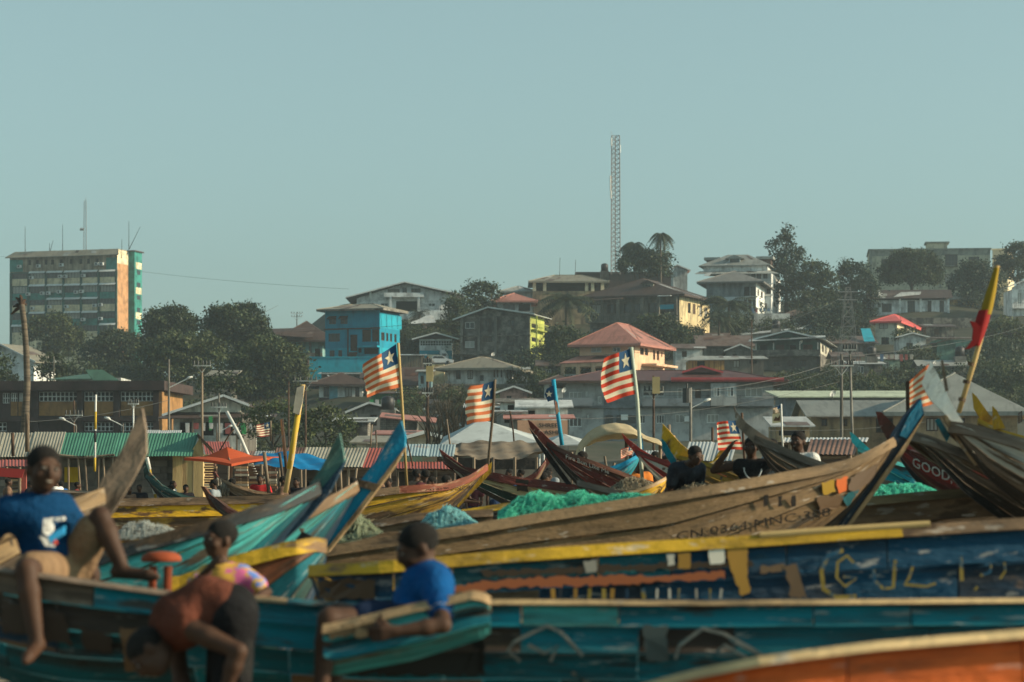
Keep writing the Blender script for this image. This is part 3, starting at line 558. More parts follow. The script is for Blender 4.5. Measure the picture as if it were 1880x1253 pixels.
for x0, x1 in ((1110, 1125), (1132, 1168)):
    o = h.q('window', DARKST, h.X(x0), h.X(x1), -.09, -.052, h.Z(778), h.Z(763)); h.q('pane', GLASS, h.X(x0)+.15, h.X(x1)-.15, -.10, -.092, h.Z(777), h.Z(764), parent=o)
# white blue mansion with grey roofs
PBLUE = wall('pale blue render', (.40, .46, .49), .35)
h = House('mansion', 'tall pale blue mansion with grey dormered roof and arched window', 'house', 462, 1340, 1416, 503, 590, 12, 17)
for x0, x1 in ((1349, 1357), (1359, 1366), (1379, 1387), (1389, 1397), (1401, 1409)): h.win(x0, 504, x1, 513, 'dark', 1)
h.win(1407, 531, 1415, 541, 'dark', 1); h.win(1404, 558, 1408, 568, 'dark'); h.win(1385, 531, 1400, 541, 'dark')
for r in (518, 535, 552): h.win(1420, r, 1424, r+9, 'dark', side=True)
h.walls(PBLUE, None, WHITE)
for i in range(12): h.q('baluster', PBLUE, h.X(1403)+i*.1, h.X(1403)+i*.1+.05, -.22, -.16, h.Z(522), h.Z(518))
h.q('cornice', WHITE, -.3, h.w+.3, -.45, -.003, h.Z(545), h.Z(542)); h.q('cornice', WHITE, -.3, h.w+.3, -.45, -.003, h.Z(524), h.Z(522))
h.slope([(-6.5, -1.6, h.Z(503)), (h.w+1.6, -1.6, h.Z(505)), (h.w-.5, 2, h.Z(496)), (-6, 2, h.Z(496))], GRYR)
h.q('upper_wall', WHITE, h.X(1290), h.X(1408), 1.2, 9, h.Z(500), h.Z(486))
x0, x1 = h.X(1282), h.X(1414); zc, zr = h.Z(487), h.Z(464)
for f in ([(x0, .4, zc), (x1, .4, zc), (h.X(1368), 5, zr), (h.X(1330), 5, zr)], [(x1, .4, zc), (x1, 10, zc), (h.X(1368), 5, zr)], [(x0, 10, zc), (x0, .4, zc), (h.X(1330), 5, zr)]): h.slope(f, GRYR, .15)
o = h.q('dormer', PBLUE, h.X(1336), h.X(1357), 1.6, 5, h.Z(483), h.Z(473)); h.q('dormer_window', GLASS, h.X(1338), h.X(1355), 1.57, 1.597, h.Z(481), h.Z(474), parent=o); quick('dormer_roof', GRYR, o, 'prism', [(h.X(1329), 1.3, h.Z(474)), (h.X(1364), 1.3, h.Z(474)), (h.X(1346), 1.3, h.Z(467))], (0, 4, 0))
for a, b in ((1288, 1318), (1384, 1416)):
    o = h.q('side_dormer', BRNR, h.X(a)+.5, h.X(b)-.5, 4.0, 8, h.Z(484), h.Z(473)); h.q('dormer_roof', GRYR, h.X(a), h.X(b), 3.6, 8.3, h.Z(474), h.Z(469), parent=o)
h = House('house', 'blue-grey house with grey hip roof and balconies before the tall mansion', 'house', 448, 1297, 1388, 520, 600, 12, 18)
h.win(1366, 528, 1376, 545, 'open'); h.win(1378, 528, 1387, 545, 'dark', 1); h.win(1374, 552, 1380, 573, 'dark'); h.win(1382, 552, 1387, 573, 'dark'); h.win(1366, 552, 1371, 573, 'dark')
for x in (1383, 1389): h.win(x+8, 530, x+11, 542, 'dark', side=True)
h.win(1376, 581, 1387, 594, 'dark', 2); h.walls(PBLUE, [(520, 546, wall('slate render', (.21, .25, .27), .6)), (546, None, PBLUE)], WHITE); h.balcony(1370, 1392, 546, WHITE2, 1.2, .8); h.balcony(1364, 1392, 577, WHITE2, 1.2, .8); h.hip(519, 494, tin('dull grey roof', (.16, .155, .145), .4, (.09, .075, .06)), 1.6, .3)
h.slope([(h.X(1290), 1.6, h.Z(507)+.15), (h.X(1300), 1.6, h.Z(507)+.15), (h.X(1303), 3.0, h.Z(500)+.18), (h.X(1294), 3.0, h.Z(500)+.18)], PALER, .04, 'roof_patch')
h = House('terrace_wall', 'whitewashed terrace wall below the tall mansion', 'wall', 440, 1385, 1450, 576, 600, 0, 0, dep=1); h.walls(WHITE2)
# shanties on the slope
h = House('shack', 'dark gabled shack with rusty brown roof sheet', 'shack', 395, 1290, 1372, 640, 664, 0, 0, dep=8); h.win(1328, 636+4, 1345, 655, 'open'); h.win(1352, 641, 1358, 652, 'white'); h.walls(CONC); h.gable(636, 613, RUSTR, 1.2, 'x', .6, wallm=CONC)
h = House('shed', 'long shed with shiny white sheet roof on the slope', 'shed', 415, 1360, 1478, 612, 630, 0, 0, dep=6); h.walls(WHITE2); h.slope([(0, -1, h.Z(616)), (h.w, -1, h.Z(604)), (h.w, 3.5, h.Z(599)), (1, 3.5, h.Z(609))], PALER)
h.q('window', GLASS, h.X(1450), h.X(1462), -.05, -.003, h.Z(612), h.Z(606))
DGRN = wall('dark green plank paint', (.035, .09, .075), .6)
h = House('house', 'long dark green house with tin verandah roof over a grey basement', 'house', 380, 1388, 1506, 630, 694, 12, 26)
for x0, x1, st in ((1395, 1408, 'open'), (1424, 1440, 'door'), (1450, 1461, 'open'), (1474, 1492, 'door')): h.win(x0, 634, x1, 648, st)
for x0, x1 in ((1420, 1432), (1446, 1456), (1470, 1480)): h.win(x0, 663, x1, 673, 'dark', 1)
for x in (1509, 1514, 1522): h.win(x, 632, x+3.5, 645, 'dark', side=True)
h.walls(DGRN, [(630, 650, DGRN), (650, 656, WEATH), (656, None, BLOCKW)], CREAM, [(630, 650, CRW), (650, None, WEATH)]); h.balcony(1386, 1506, 654, WEATH, 1.6, .85, True, WEATH)
for x in (1390, 1422, 1470, 1503): h.post(x, 631, 654, .14, WHITE2, -1.55)
h.slope([(-1, -2.4, h.Z(628)), (h.w+1, -2.4, h.Z(622)), (h.w+.6, 2.5, h.Z(616)), (1, 2.5, h.Z(617))], PALER); h.gable(626, 609, GRYR, 1, 'y', .5, wallm=DGRN)
YWOOD = wm('yellow plank wall', (.36, .21, .06), (.12, .07, .03), (.5, .65), 1.4, (3, 1, .2), bsc=8)
h = House('shack', 'yellow plank shack with tarpaulin roof behind the maroon roof', 'shack', 350, 1264, 1330, 662, 690, 0, 0, dep=5); h.win(1280, 663, 1294, 676, 'open'); h.walls(YWOOD); h.slope([(-1, -1, h.Z(662)), (h.w+2, -1, h.Z(660)), (h.w+1, 4, h.Z(652)), (2, 4, h.Z(651))], GRYR)
h = House('house', 'grey block house with small dark windows beside the yellow shack', 'house', 360, 1322, 1402, 660, 700, 0, 0, dep=6); h.win(1346, 662, 1358, 675, 'dark'); h.win(1376, 658+3, 1390, 668, 'open'); h.walls(BLOCKW); h.shed(659, 650, GRYR, .7)
h = House('house', 'grey shack with brown roof beside the lattice pylon', 'shack', 400, 1498, 1606, 632, 660, 0, 0, dep=6); h.win(1520, 638, 1532, 652, 'dark'); h.win(1585, 636, 1596, 650, 'dark'); h.walls(CONC); h.shed(631, 613, RUSTR, .7); h.slope([(h.X(1586), -.4, h.Z(629)+.15), (h.X(1606), -.4, h.Z(629)+.15), (h.X(1606), 5, h.Z(600)), (h.X(1588), 5, h.Z(600))], BLUE2, .05, 'blue_sheet')
# red roofed tower house
BRED = tin('bright red sheet roof', (.55, .085, .075), .05, (.4, .07, .06))
h = House('house', 'small cream tower house with bright red hip roof', 'house', 412, 1607, 1647, 591, 650, 18, 38)
h.win(1614, 594, 1630, 604, 'dark', 1); h.win(1618, 620, 1632, 633, 'dark'); 
for x in (1660, 1672, 1679): h.win(x, 592, x+5, 605, 'dark', side=True)
h.walls(CRW, None, CREAM); h.hip(591, 572, BRED, .8, .25); h.q('balcony', CONC, h.w, h.w+1.4, 1, h.dep, h.Z(607), h.Z(605))
h = House('house', 'white house with brown roof patched in white under the pale block', 'house', 468, 1600, 1740, 552, 584, 6, 8, dep=9)
for x0, x1 in ((1619, 1637), (1666, 1680), (1703, 1710), (1725, 1733)): h.win(x0, 558 if x0 < 1650 else 553, x1, 574, 'dark', 2)
for x in (1652, 1690, 1741): h.q('column', WHITE, h.X(x)-.2, h.X(x)+.2, -.5, -.003, h.Z(582), h.Z(548))
h.walls(WHITE); h.gable(549, 530, BRNR, .9, 'x', .5, wallm=WHITE)
h.slope([(h.X(1640), -.6, h.Z(548)+.2), (h.X(1690), .9, h.Z(543)+.2), (h.X(1692), 1.8, h.Z(538)+.3), (h.X(1655), 1.6, h.Z(539)+.3)], PALER, .05, 'roof_patch'); h.slope([(h.X(1601), .2, h.Z(544)+.2), (h.X(1615), .2, h.Z(544)+.2), (h.X(1618), 2.6, h.Z(534)+.2), (h.X(1606), 2.6, h.Z(534)+.2)], PALER, .05, 'roof_patch')
h = House('retaining_wall', 'dark stone retaining wall below the white patched-roof house', 'wall', 445, 1650, 1790, 584, 622, 0, 0, dep=1); h.walls(WEATH)
h = House('house', 'white shack with corrugated walls below the red-roofed tower house', 'shack', 395, 1650, 1700, 620, 652, 0, 0, dep=5); h.win(1664, 630, 1676, 645, 'dark'); h.walls(WHITE2); h.gable(620, 612, GRYR, .6, 'y', .5, wallm=WHITE2)
GRNT = wall('mint plank paint', (.17, .32, .25), .7); h = House('shack', 'mint green shack with dark sloping roof on the slope', 'shack', 385, 1720, 1792, 624, 655, 0, 0, dep=6); h.walls(GRNT); h.slope([(-3, -1, h.Z(640)), (h.X(1745), -1, h.Z(622)), (h.X(1745), 5, h.Z(620)), (-3, 5, h.Z(636))], RUSTR); h.shed(621, 615, RUSTR, .6)
# pale block on the top right
PALEB = wall('pale beige render', (.43, .42, .32), .25); PALED = wall('grey green render', (.25, .265, .23), .3)
h = House('office_block', 'pale beige flat-roofed block on the hilltop with green-grey parapet', 'building', 525, 1596, 1818, 458, 535, 7, 20, dep=16)
for x0, x1, r0, r1 in ((1618, 1637, 477, 492), (1735, 1758, 469, 492), (1778, 1798, 474, 482), (1660, 1678, 477, 492), (1735, 1758, 505, 520)): h.win(x0, r0, x1, r1, 'dark', 3)
h.walls(PALEB, [(458, 471, PALED), (471, None, PALEB)], CREAM); h.q('pilaster', PALED, h.X(1725), h.X(1728), -.2, -.003, h.Z(530), h.Z(458)); h.q('pilaster', PALED, h.X(1596)-.1, h.X(1601), -.2, -.003, h.Z(530), h.Z(458)); h.balcony(1733, 1760, 490, PALED, 1.0, .9)
h.flat(458, PALED, .25); o = h.q('stair_head', PALEB, h.X(1703), h.X(1741), 4, 9, h.Z(458)+.005, h.Z(445)); h.q('stair_roof', PALED, h.X(1700), h.X(1745), 3.6, 9.4, h.Z(445), h.Z(442.5), parent=o)
h = House('office_block', 'sunlit cream wing at the right end of the pale block', 'building', 538, 1822, 1850, 458, 535, 15, 12); h.walls(PALEB, None, CREAM); h.flat(457, CREAM, .15); h.q('window', GLASS, h.w+.003, h.w+.03, 1, 3, h.Z(480), h.Z(468))
for x, y in ((1832, 452), (1842, 455), (1592, 452)): pass
h = House('house', 'white gabled house cut off by the right edge of the view', 'house', 460, 1858, 1920, 532, 585, 0, 0, dep=8); h.win(1868, 537, 1876, 558, 'dark', 1, m=FRAME); h.win(1886, 537, 1896, 558, 'dark', 1); h.walls(WHITE); h.gable(528, 512, GRYR, 1, 'y', .5, wallm=WHITE); h.balcony(1856, 1920, 566, WHITE, 1.5, .9)
# beige hall with big grey roofs, right
BEIGE = wall('beige render', (.34, .255, .145), .5); GRYR2 = tin('broad grey roof', (.235, .245, .225), .08, (.17, .165, .14), wave=(6, (1, 0, 0)))
h = House('hall', 'long beige hall with grey sheet roof and small barred windows', 'building', 190, 1490, 1760, 762, 812, 0, 0, dep=10)
for x0, x1 in ((1508, 1519), (1546, 1556)): h.win(x0, 769, x1, 783, 'dark', 1)
h.win(1608, 768, 1650, 795, 'dark', 3); h.walls(BEIGE); h.gable(764, 731, GRYR2, .5, 'x', .6, wallm=BEIGE)
h = House('hall', 'beige hall with tall grey hip roof at the right edge', 'building', 186, 1640, 1868, 757, 812, 10, 44, dep=14)
for x0, x1 in ((1700, 1722), (1750, 1772)): h.win(x0, 768, x1, 792, 'dark', 2)
for x in (1873, 1888): h.win(x, 764, x+6, 782, 'dark', side=True)
h.walls(BEIGE, None, wall('sun-toned beige render', (.5, .33, .16), .3)); h.hip(757, 681, GRYR2, .8, .28)  # side wall colour is paler and warmer to carry the sun
LGRNR = tin('pale green sheet roof', (.42, .46, .33), .1, (.3, .31, .22)); h = House('shed', 'long open shed with pale yellow-green roof behind the beige hall', 'shed', 215, 1446, 1700, 729, 790, 0, 0, dep=10); h.win(1470, 738, 1500, 770, 'open'); h.walls(BGREY); h.shed(729, 710, LGRNR, .9)
h = House('shed', 'low beige shed with light tin roof beside the beige hall', 'shed', 180, 1424, 1486, 782, 815, 0, 0, dep=5); h.win(1430, 790, 1478, 800, 'open'); h.walls(BEIGE); h.shed(782, 762, PALER, .4)
# houses low in the middle
h = House('house', 'small turquoise and white house with brown patched roof', 'house', 330, 586, 665, 706, 745, 0, 0, dep=8)
for x0, x1 in ((594, 604), (634, 646), (652, 660)): h.win(x0, 711, x1, 729, 'dark', 1)
h.win(622, 711, 630, 729, 'light'); h.walls(WHITE2, [(706, 730, WHITE2), (730, None, MBR)]); h.q('turquoise_panel', wall('sky blue paint', (.16, .4, .48), .3), h.X(604.5), h.X(620), -.03, -.003, h.Z(740), h.Z(706)); h.hip(706, 684, BRNR, 1.5, .5)
for i, x in enumerate((612, 628, 646)): h.slope([(h.X(x), .2, h.Z(702)+.12), (h.X(x+3), .2, h.Z(702)+.12), (h.X(x-12), 3.0, h.Z(689)+.14), (h.X(x-15), 3.0, h.Z(689)+.14)], PALER, .04, 'roof_patch')
h = House('house', 'grey shack with long white-edged roof below the turquoise wall', 'shack', 352, 590, 668, 684, 705, 0, 0, dep=5); h.win(650, 690, 662, 702, 'dark'); h.walls(CONC); h.shed(686, 681, PALER, .5)
GREENP = wall('grass green paint', (.035, .17, .075), .4)
h = House('shack', 'green painted shack below the striped flag', 'shack', 318, 682, 762, 722, 768, 0, 0, dep=6); h.win(712, 726, 735, 737, 'dark', 2); h.walls(GREENP); h.shed(722, 716, RUSTR, .6); h.q('plank', GREENP, h.X(738), h.X(756), -.4, -.003, h.Z(762), h.Z(738))
h = House('shack', 'brown-roofed house with white gable behind the green shack', 'house', 335, 732, 766, 708, 735, 0, 0, dep=6); h.win(744, 708+4, 752, 725, 'dark'); h.walls(WHITE2); h.gable(708, 672, BRNR, .8, 'x', .7, wallm=WHITE2)
h = House('shack', 'narrow pale blue shack beside the street pole', 'shack', 330, 768, 792, 682, 740, 0, 0, dep=5); h.win(772, 690, 778, 705, 'dark'); h.win(783, 712, 789, 725, 'dark'); h.walls(wall('dull blue paint', (.17, .28, .31), .6)); h.shed(682, 676, GRYR, .4)
h = House('container', 'cream shipping container above the retaining wall', 'container', 352, 793, 815, 668, 690, 0, 0, dep=4); h.walls(wm('cream container steel', (.5, .42, .24), (.3, .2, .1), sc=.8)); h.flat(668, TANR, .03, .1)
h = House('shack', 'dark gabled shack with tin edge low on the slope', 'shack', 262, 648, 715, 760, 790, 0, 0, dep=5); h.win(680, 762, 692, 782, 'dark'); h.walls(wall('grey plaster', (.26, .25, .23), .7)); h.gable(762, 740, GRYR, .8, 'y', .45, wallm=wall('grey plaster', (.26, .25, .23)), rl=758, rrr=752)
h = House('shack', 'low shack with salmon red roof below the green shack', 'shack', 250, 698, 765, 768, 800, 0, 0, dep=5); h.walls(WEATH); h.slope([(0, -1.5, h.Z(766)), (h.w+2, -1.5, h.Z(776)), (h.w+2, 3, h.Z(766)), (0, 3, h.Z(756))], REDR)
h = House('shack', 'white tin shack with sagging pale roof near the shrubs', 'shack', 240, 622, 675, 770, 800, 0, 0, dep=5); h.walls(WEATH); h.shed(774, 764, PALER, .7)
h = House('house', 'cream gabled house with tan roof behind the tin market roofs', 'house', 150, 748, 812, 808, 840, 0, 0, dep=6); h.walls(CRW); h.gable(808, 794, TANR, .6, 'y', .5, wallm=CRW); h.win(764, 805, 778, 812, 'dark')
h = House('shed', 'tan flat-roofed shed with pink roof edge behind the market', 'shed', 175, 655, 745, 815, 845, 0, 0, dep=8); h.walls(CRW); h.shed(812, 797, TANR, .5)
h = House('shed', 'shed with faded red roof behind the tan shed', 'shed', 200, 690, 768, 800, 830, 0, 0, dep=8); h.walls(WEATH); h.shed(797, 787, REDR, .4)
# row of low market sheds in the middle distance
for args in (('pale tin shed with white sloping roof beside the brown canvas stall', 205, 956, 1042, 750, 800, 747, 731, PALER), ('low shed with rusty pink roof under the white tin shed', 195, 935, 1045, 772, 815, 768, 758, REDR), ('low shed with blue-grey tin roof below the white tin shed', 200, 912, 958, 757, 790, 755, 750, PALER), ('grey shack with dark roofs beside the bare bushes', 230, 918, 1010, 740, 790, 738, 728, WEATH)):
    h = House('shed', args[0], 'shed', args[1], *args[2:6], 0, 0, dep=5); h.win(args[2]+14, args[4]+4, args[2]+26, args[4]+20, 'open'); h.walls(R.choice([WHITE2, CONC, WEATH])); h.shed(args[6], args[7], args[8], .5)
# more small houses crowding the slope
def shack(label, d, x0, x1, yt, yb, wm_, rm, rf, rb, wins=(), th=0, side=0, kind='shed', dep=5, cat='shack'):
    h = House('shack', label, cat, d, x0, x1, yt, yb, th, side, dep=dep)
    for a, b, c, e in wins: h.win(a, b, c, e, R.choice(('dark', 'open', 'door', 'white')), 1)
    h.walls(wm_)
    if kind == 'shed': h.shed(rf, rb, rm, .5)
    elif kind == 'gy': h.gable(rf, rb, rm, .6, 'y', .5, wallm=wm_)
    elif kind == 'gx': h.gable(rf, rb, rm, .6, 'x', .5, wallm=wm_)
    else: h.hip(rf, rb, rm, .8)
    return h
BLUW = wall('faded blue paint', (.20, .33, .42), .6); PNKW = wall('faded pink paint', (.45, .27, .22), .6); MINT = wall('faded mint paint', (.30, .42, .34), .6); OCHW = wall('faded ochre paint', (.42, .30, .13), .6)
shack('grey shack with rusty gable roof left of the green verandah house', 392, 1335, 1382, 645, 668, CONC, RUSTR, 645, 633, [(1345, 650, 1353, 660)], kind='gy')
shack('small ochre shack tucked under the mansion palm', 408, 1300, 1336, 618, 640, OCHW, RUSTR, 618, 610, [(1310, 622, 1318, 632)], kind='gx')
shack('pale blue shack high beside the white sheet roof', 428, 1478, 1512, 602, 622, BLUW, GRYR, 602, 592, [(1485, 605, 1492, 615)], kind='gy')
shack('brown-roofed house half hidden by trees under the ragged tall tree', 445, 1440, 1486, 580, 604, WHITE2, BRNR, 580, 568, [(1450, 584, 1458, 596), (1470, 584, 1478, 596)], kind='hip')
shack('pink shack with patched roof right of the green verandah house', 372, 1532, 1580, 655, 684, PNKW, RUSTR, 655, 645, [(1540, 660, 1550, 674), (1562, 660, 1570, 672)], kind='gx')
shack('weathered shack with tin roof below the brown-roofed pylon shack', 355, 1560, 1620, 668, 694, WEATH, PALER, 668, 660, [(1575, 673, 1586, 686)])
shack('mint shack between the pylon and the red-roofed tower', 360, 1610, 1652, 660, 690, MINT, RUSTR, 660, 650, [(1622, 664, 1632, 678)], kind='gx')
shack('low grey house with long tin roof below the mint plank shack', 350, 1690, 1772, 672, 700, CONC, GRYR, 672, 660, [(1705, 677, 1716, 690), (1745, 677, 1756, 688)], kind='gx')
shack('small cream house with brown roof at the right edge of the slope', 400, 1812, 1862, 612, 640, CRW, BRNR, 612, 598, [(1820, 617, 1829, 628), (1842, 617, 1851, 630)], kind='hip')
shack('dark shack with bent roof under the retaining stone wall', 420, 1700, 1752, 600, 622, WEATH, BRNR, 600, 592, [(1715, 604, 1724, 615)])
shack('ochre house with grey roof behind the patched white house', 478, 1748, 1800, 548, 575, OCHW, GRYR, 548, 536, [(1758, 553, 1768, 565)], kind='hip', cat='house')
shack('white shack with rusty roof below the apartment palm', 372, 1240, 1290, 640, 662, WHITE2, RUSTR, 640, 630, [(1252, 645, 1261, 656)], kind='gx')
shack('weathered house with tin roof right of the yellow-sided block', 362, 990, 1046, 672, 700, WEATH, RUSTR, 672, 660, [(1002, 678, 1012, 690)], kind='gx')
shack('blue shack with rusty roof right of the grass green shack', 312, 790, 838, 742, 770, BLUW, RUSTR, 742, 732, [(800, 747, 810, 760)], kind='gx')
shack('grey shack with pale roof under the retaining wall bank', 298, 858, 915, 748, 775, CONC, PALER, 748, 738, [(872, 753, 882, 766)])
shack('pink-walled shack with brown roof beside the bank shrubs', 305, 918, 968, 722, 746, PNKW, BRNR, 722, 710, [(930, 727, 939, 738)], kind='gy')
shack('tan shack with brown roof below the turquoise garden wall', 342, 668, 726, 694, 716, OCHW, BRNR, 694, 684, [(680, 699, 690, 710)], kind='gx')
shack('white house with maroon roof between the big trees', 380, 548, 584, 672, 700, WHITE2, RUSTR, 672, 660, [(556, 677, 564, 688)], kind='gx', cat='house')
shack('low brown-roofed house in front of the peach villa porch', 318, 1000, 1052, 702, 730, WHITE2, BRNR, 702, 688, [(1012, 708, 1022, 720)], kind='hip', cat='house')
shack('pale house with grey roof behind the pink-roofed house', 462, 925, 978, 535, 560, WHITE2, GRYR, 535, 524, [(935, 540, 944, 550)], kind='hip', cat='house')
TANKM = plain('black plastic tank', (.02, .02, .022), .5)
for px, r, d, lab in ((712, 753, 258, 'black water tank beside the dark gabled shack'), (1012, 655, 384, 'black water tank beside the yellow-sided block'), (1425, 604, 413, 'black water tank on the long white shed'), (1600, 655, 357, 'black water tank above the tin-roofed slope shack'), (1110, 498, 470, 'black water tank on the dark roof terrace'), (1762, 655, 352, 'black water tank by the mint plank shack')):
    o = W(px, r, d); t = thing('water_tank', lab, 'water tank', o); mb = MB(); mb.tube([(0, 0, 0), (0, 0, 1.2), (0, 0, 1.4), (0, 0, 1.5)], [.7, .7, .5, .2], 14); mb.build('drum', TANKM, t, True); quick('stand', CONC, t, 'box', -.8, .8, -.8, .8, min(-.3, gz(o.x, o.y)-o.z-.3), -.003)
for px, r, d, lab in ((1528, 722, 205, 'white satellite dish on the pale green roof'), (1035, 716, 280, 'white satellite dish at the corner of the apartment block'), (1716, 665, 350, 'satellite dish on the low grey slope house'), (905, 650, 342, 'satellite dish on the low white house roof'), (1470, 628, 378, 'satellite dish on the green verandah house')):
    o = W(px, r, d); t = thing('satellite_dish', lab, 'satellite dish', o); n = 14; V = [(0, 0, 0)]+[(math.cos(i*2*math.pi/n)*rr, -.9*rr*rr, math.sin(i*2*math.pi/n)*rr) for rr in (.15, .32) for i in range(n)]; mb = MB(); mb.add(V, [(0, 1+i, 1+(i+1) % n) for i in range(n)]+[(1+i, 1+n+i, 1+n+(i+1) % n, 1+(i+1) % n) for i in range(n)]); q = mb.build('reflector', FRAME, t, True); q.rotation_euler = (.5, 0, .6); quick('mount', DARKST, t, 'tube', [(0, .05, 0), (0, .1, -1.0)], .04, 6)
LC = [plain('laundry '+n, c, .9, trans=.3) for n, c in (('white', (.6, .6, .58)), ('red', (.35, .10, .09)), ('blue', (.12, .2, .32)), ('green', (.06, .35, .12)), ('grey', (.4, .38, .33)))]
for px, r, d, n, lab in ((1612, 652, 352, 7, 'washing hung by the mint shack'), (345, 778, 222, 10, 'washing hung under the warehouse verandah'), (1378, 568, 446, 5, 'washing on the blue-grey house balcony'), (680, 735, 316, 6, 'washing in front of the grass green shack')):
    o = W(px, r, d); t = thing('washing_line', lab, 'laundry', o); quick('line', DARKST, t, 'tube', [(-.4, -1.8, .05), (n*.75, -1.8, .0)], .015, 4)
    for i in range(n):
        x = i*.72; L = R.uniform(.5, 1.1); w_ = R.uniform(.35, .6); quick('garment', R.choice(LC), t, 'prism', [(x, -1.8, .03), (x+w_, -1.8, .03), (x+w_*.95, -1.78, -L), (x+.05, -1.82, -L*.95)], (0, .03, 0))
mb = MB(); o = W(385, 792, 221); mb.prism([W(383, 765, 221)-o, W(390, 764, 221)-o, W(389, 790, 221)-o, W(384, 791, 221)-o], (0, .05, 0)); q = mb.build('green_banner', LC[3]); q.location = o; tag(q, 'bright green cloth hanging at the warehouse verandah', 'cloth')
# ---------------------------------------------------------------- trees
LEAF = [leafm('dark foliage', (.014, .024, .011), (.032, .048, .02), (.062, .082, .034)), leafm('olive foliage', (.022, .034, .012), (.046, .064, .023), (.09, .105, .04)), leafm('blue green foliage', (.012, .024, .015), (.027, .046, .028), (.052, .076, .046))]
PALM = leafm('palm foliage', (.012, .02, .010), (.03, .042, .02), (.065, .075, .035)); DRY = leafm('dry scrub', (.05, .042, .025), (.085, .07, .045), (.12, .10, .06))
BARK = wm('bark', (.085, .07, .052), (.035, .03, .024), sc=2, st=(1, 1, .3), bsc=9, bump=.4)
def leaves(rng, lobes, size, dens, mat, name='crown', sh=.62):
    """leaf clumps spread through ellipsoidal lobes (centre, radii)"""
    C = []
    for c, r in lobes:
        area = 4*math.pi*((r[0]*r[1])**1.6/3+(r[0]*r[2])**1.6/3+(r[1]*r[2])**1.6/3)**(1/1.6)
        n = max(5, int(area*dens*1.35/18)); u = rng.normal(size=(n, 3)); u /= np.linalg.norm(u, axis=1)[:, None]
        u[:, 2] = np.where(u[:, 2] < -.55, -u[:, 2], u[:, 2])
        rad = (sh+(1.02-sh)*rng.random((n, 1))**.5)*(1+.13*np.sin(u[:, :1]*5+u[:, 1:2]*4+7*rng.random())); C.append(np.array(c)+u*np.array(r)*rad)
    C = np.concatenate(C); k = 26; n = len(C)
    cr = size*(1.3+1.5*rng.random((n, 1, 1))); P = C[:, None, :]+rng.normal(size=(n, k, 3))*cr*np.array([.62, .62, .42]); P = P.reshape(-1, 3); m = len(P)
    nr = rng.normal(size=(m, 3))+np.array([0, 0, .7]); nr /= np.linalg.norm(nr, axis=1)[:, None]
    a = np.cross(nr, rng.normal(size=(m, 3))); a /= np.linalg.norm(a, axis=1)[:, None]; b = np.cross(nr, a)
    s = size*(.38+.5*rng.random((m, 1))); a = a*s; b = b*s*.55
    V = np.stack([P-a, P-b*.9+a*.1, P+a, P+b], 1).reshape(-1, 3); Q = np.arange(m*4).reshape(-1, 4)
    return npmesh(name, V, Q, mat)
def tree(label, d, px, lobes, mat=0, base=None, size=.42, dens=10, seed=1, name='tree', group=None, trunk=.35, bare=0):
    rng = np.random.default_rng(seed); k = F/d; x = (px-HX)/k; zb = gz(x, d)-.3; o = Vector((x, d, zb))
    t = thing(name, label, 'tree', o, 0, group)
    L = []
    for cx, cy, rx, ry in lobes:
        c = W(cx, cy, d)-o; L.append(((c.x, c.y+rng.uniform(-.25, .25)*rx/k, c.z), (rx/k, max(rx, ry)/k*.9, ry/k)))
    ms = LEAF[mat] if isinstance(mat, int) else mat
    link('crown', leaves(rng, L, size, dens, ms), t)
    top = max(l[0][2] for l in L); mb = MB(); mid = Vector((L[0][0][0]*.5, 0, top*.55)); mb.tube([(0, 0, 0), mid*.5+Vector((.2, 0, 0)), mid], [trunk*1.3, trunk, trunk*.75], 8)
    for c, r in L:
        c = Vector(c); mb.tube([mid*.85, (mid+c)/2+Vector((0, 0, r[2]*.1)), c+Vector((0, 0, r[2]*.3))], [trunk*.6, trunk*.38, trunk*.1], 6)
        for j in range(3):
            u = Vector(rng.normal(size=3)); u = Vector((u.x*r[0], u.y*r[1], abs(u.z)*r[2]))*.55; mb.tube([c-Vector((0, 0, r[2]*.2)), c+u*.6, c+u*1.15], [trunk*.25, trunk*.14, trunk*.05], 5)
    mb.build('trunk', BARK, t, True); return t
T = tree
T('broad dark tree in front of the teal office block', 470, 100, [(100, 610, 48, 28), (70, 605, 22, 20), (125, 625, 30, 22), (110, 645, 38, 22)], 1, seed=2)
T('dense dark tree below the corner of the teal office block', 440, 215, [(215, 635, 48, 26), (190, 655, 40, 26), (245, 650, 34, 26), (215, 680, 55, 22)], 0, seed=3)
T('small round tree standing beside the white hall', 320, 92, [(92, 672, 24, 20), (85, 690, 20, 18), (104, 688, 14, 16)], 0, size=.34, seed=4)
T('dark tree cut off by the left edge', 300, 5, [(0, 690, 26, 34), (18, 712, 20, 26)], 0, size=.36, seed=5)
T('tall rounded tree with a high dome crown left of the two largest', 400, 310, [(312, 598, 45, 34), (290, 610, 26, 24), (335, 606, 28, 26), (312, 638, 52, 28)], 0, dens=13, seed=6)
T('wide dark tree below the high dome crown', 365, 330, [(325, 650, 62, 32), (375, 655, 40, 36), (290, 665, 40, 28), (335, 690, 62, 26)], 1, dens=12, seed=7)
T('tallest great domed tree in the cluster', 390, 435, [(435, 600, 58, 40), (405, 615, 36, 36), (465, 618, 34, 34), (432, 640, 56, 30), (480, 640, 30, 26)], 0, dens=13, seed=8)
T('great spreading tree running down towards the blue house', 350, 490, [(490, 665, 68, 40), (530, 690, 40, 40), (455, 690, 52, 36), (510, 720, 54, 26), (430, 715, 46, 28)], 1, dens=12, seed=9)
T('low dark tree before the tan lean-to roof', 285, 405, [(395, 712, 26, 20), (425, 706, 20, 18), (440, 722, 24, 18)], 0, size=.34, seed=31, trunk=.2)
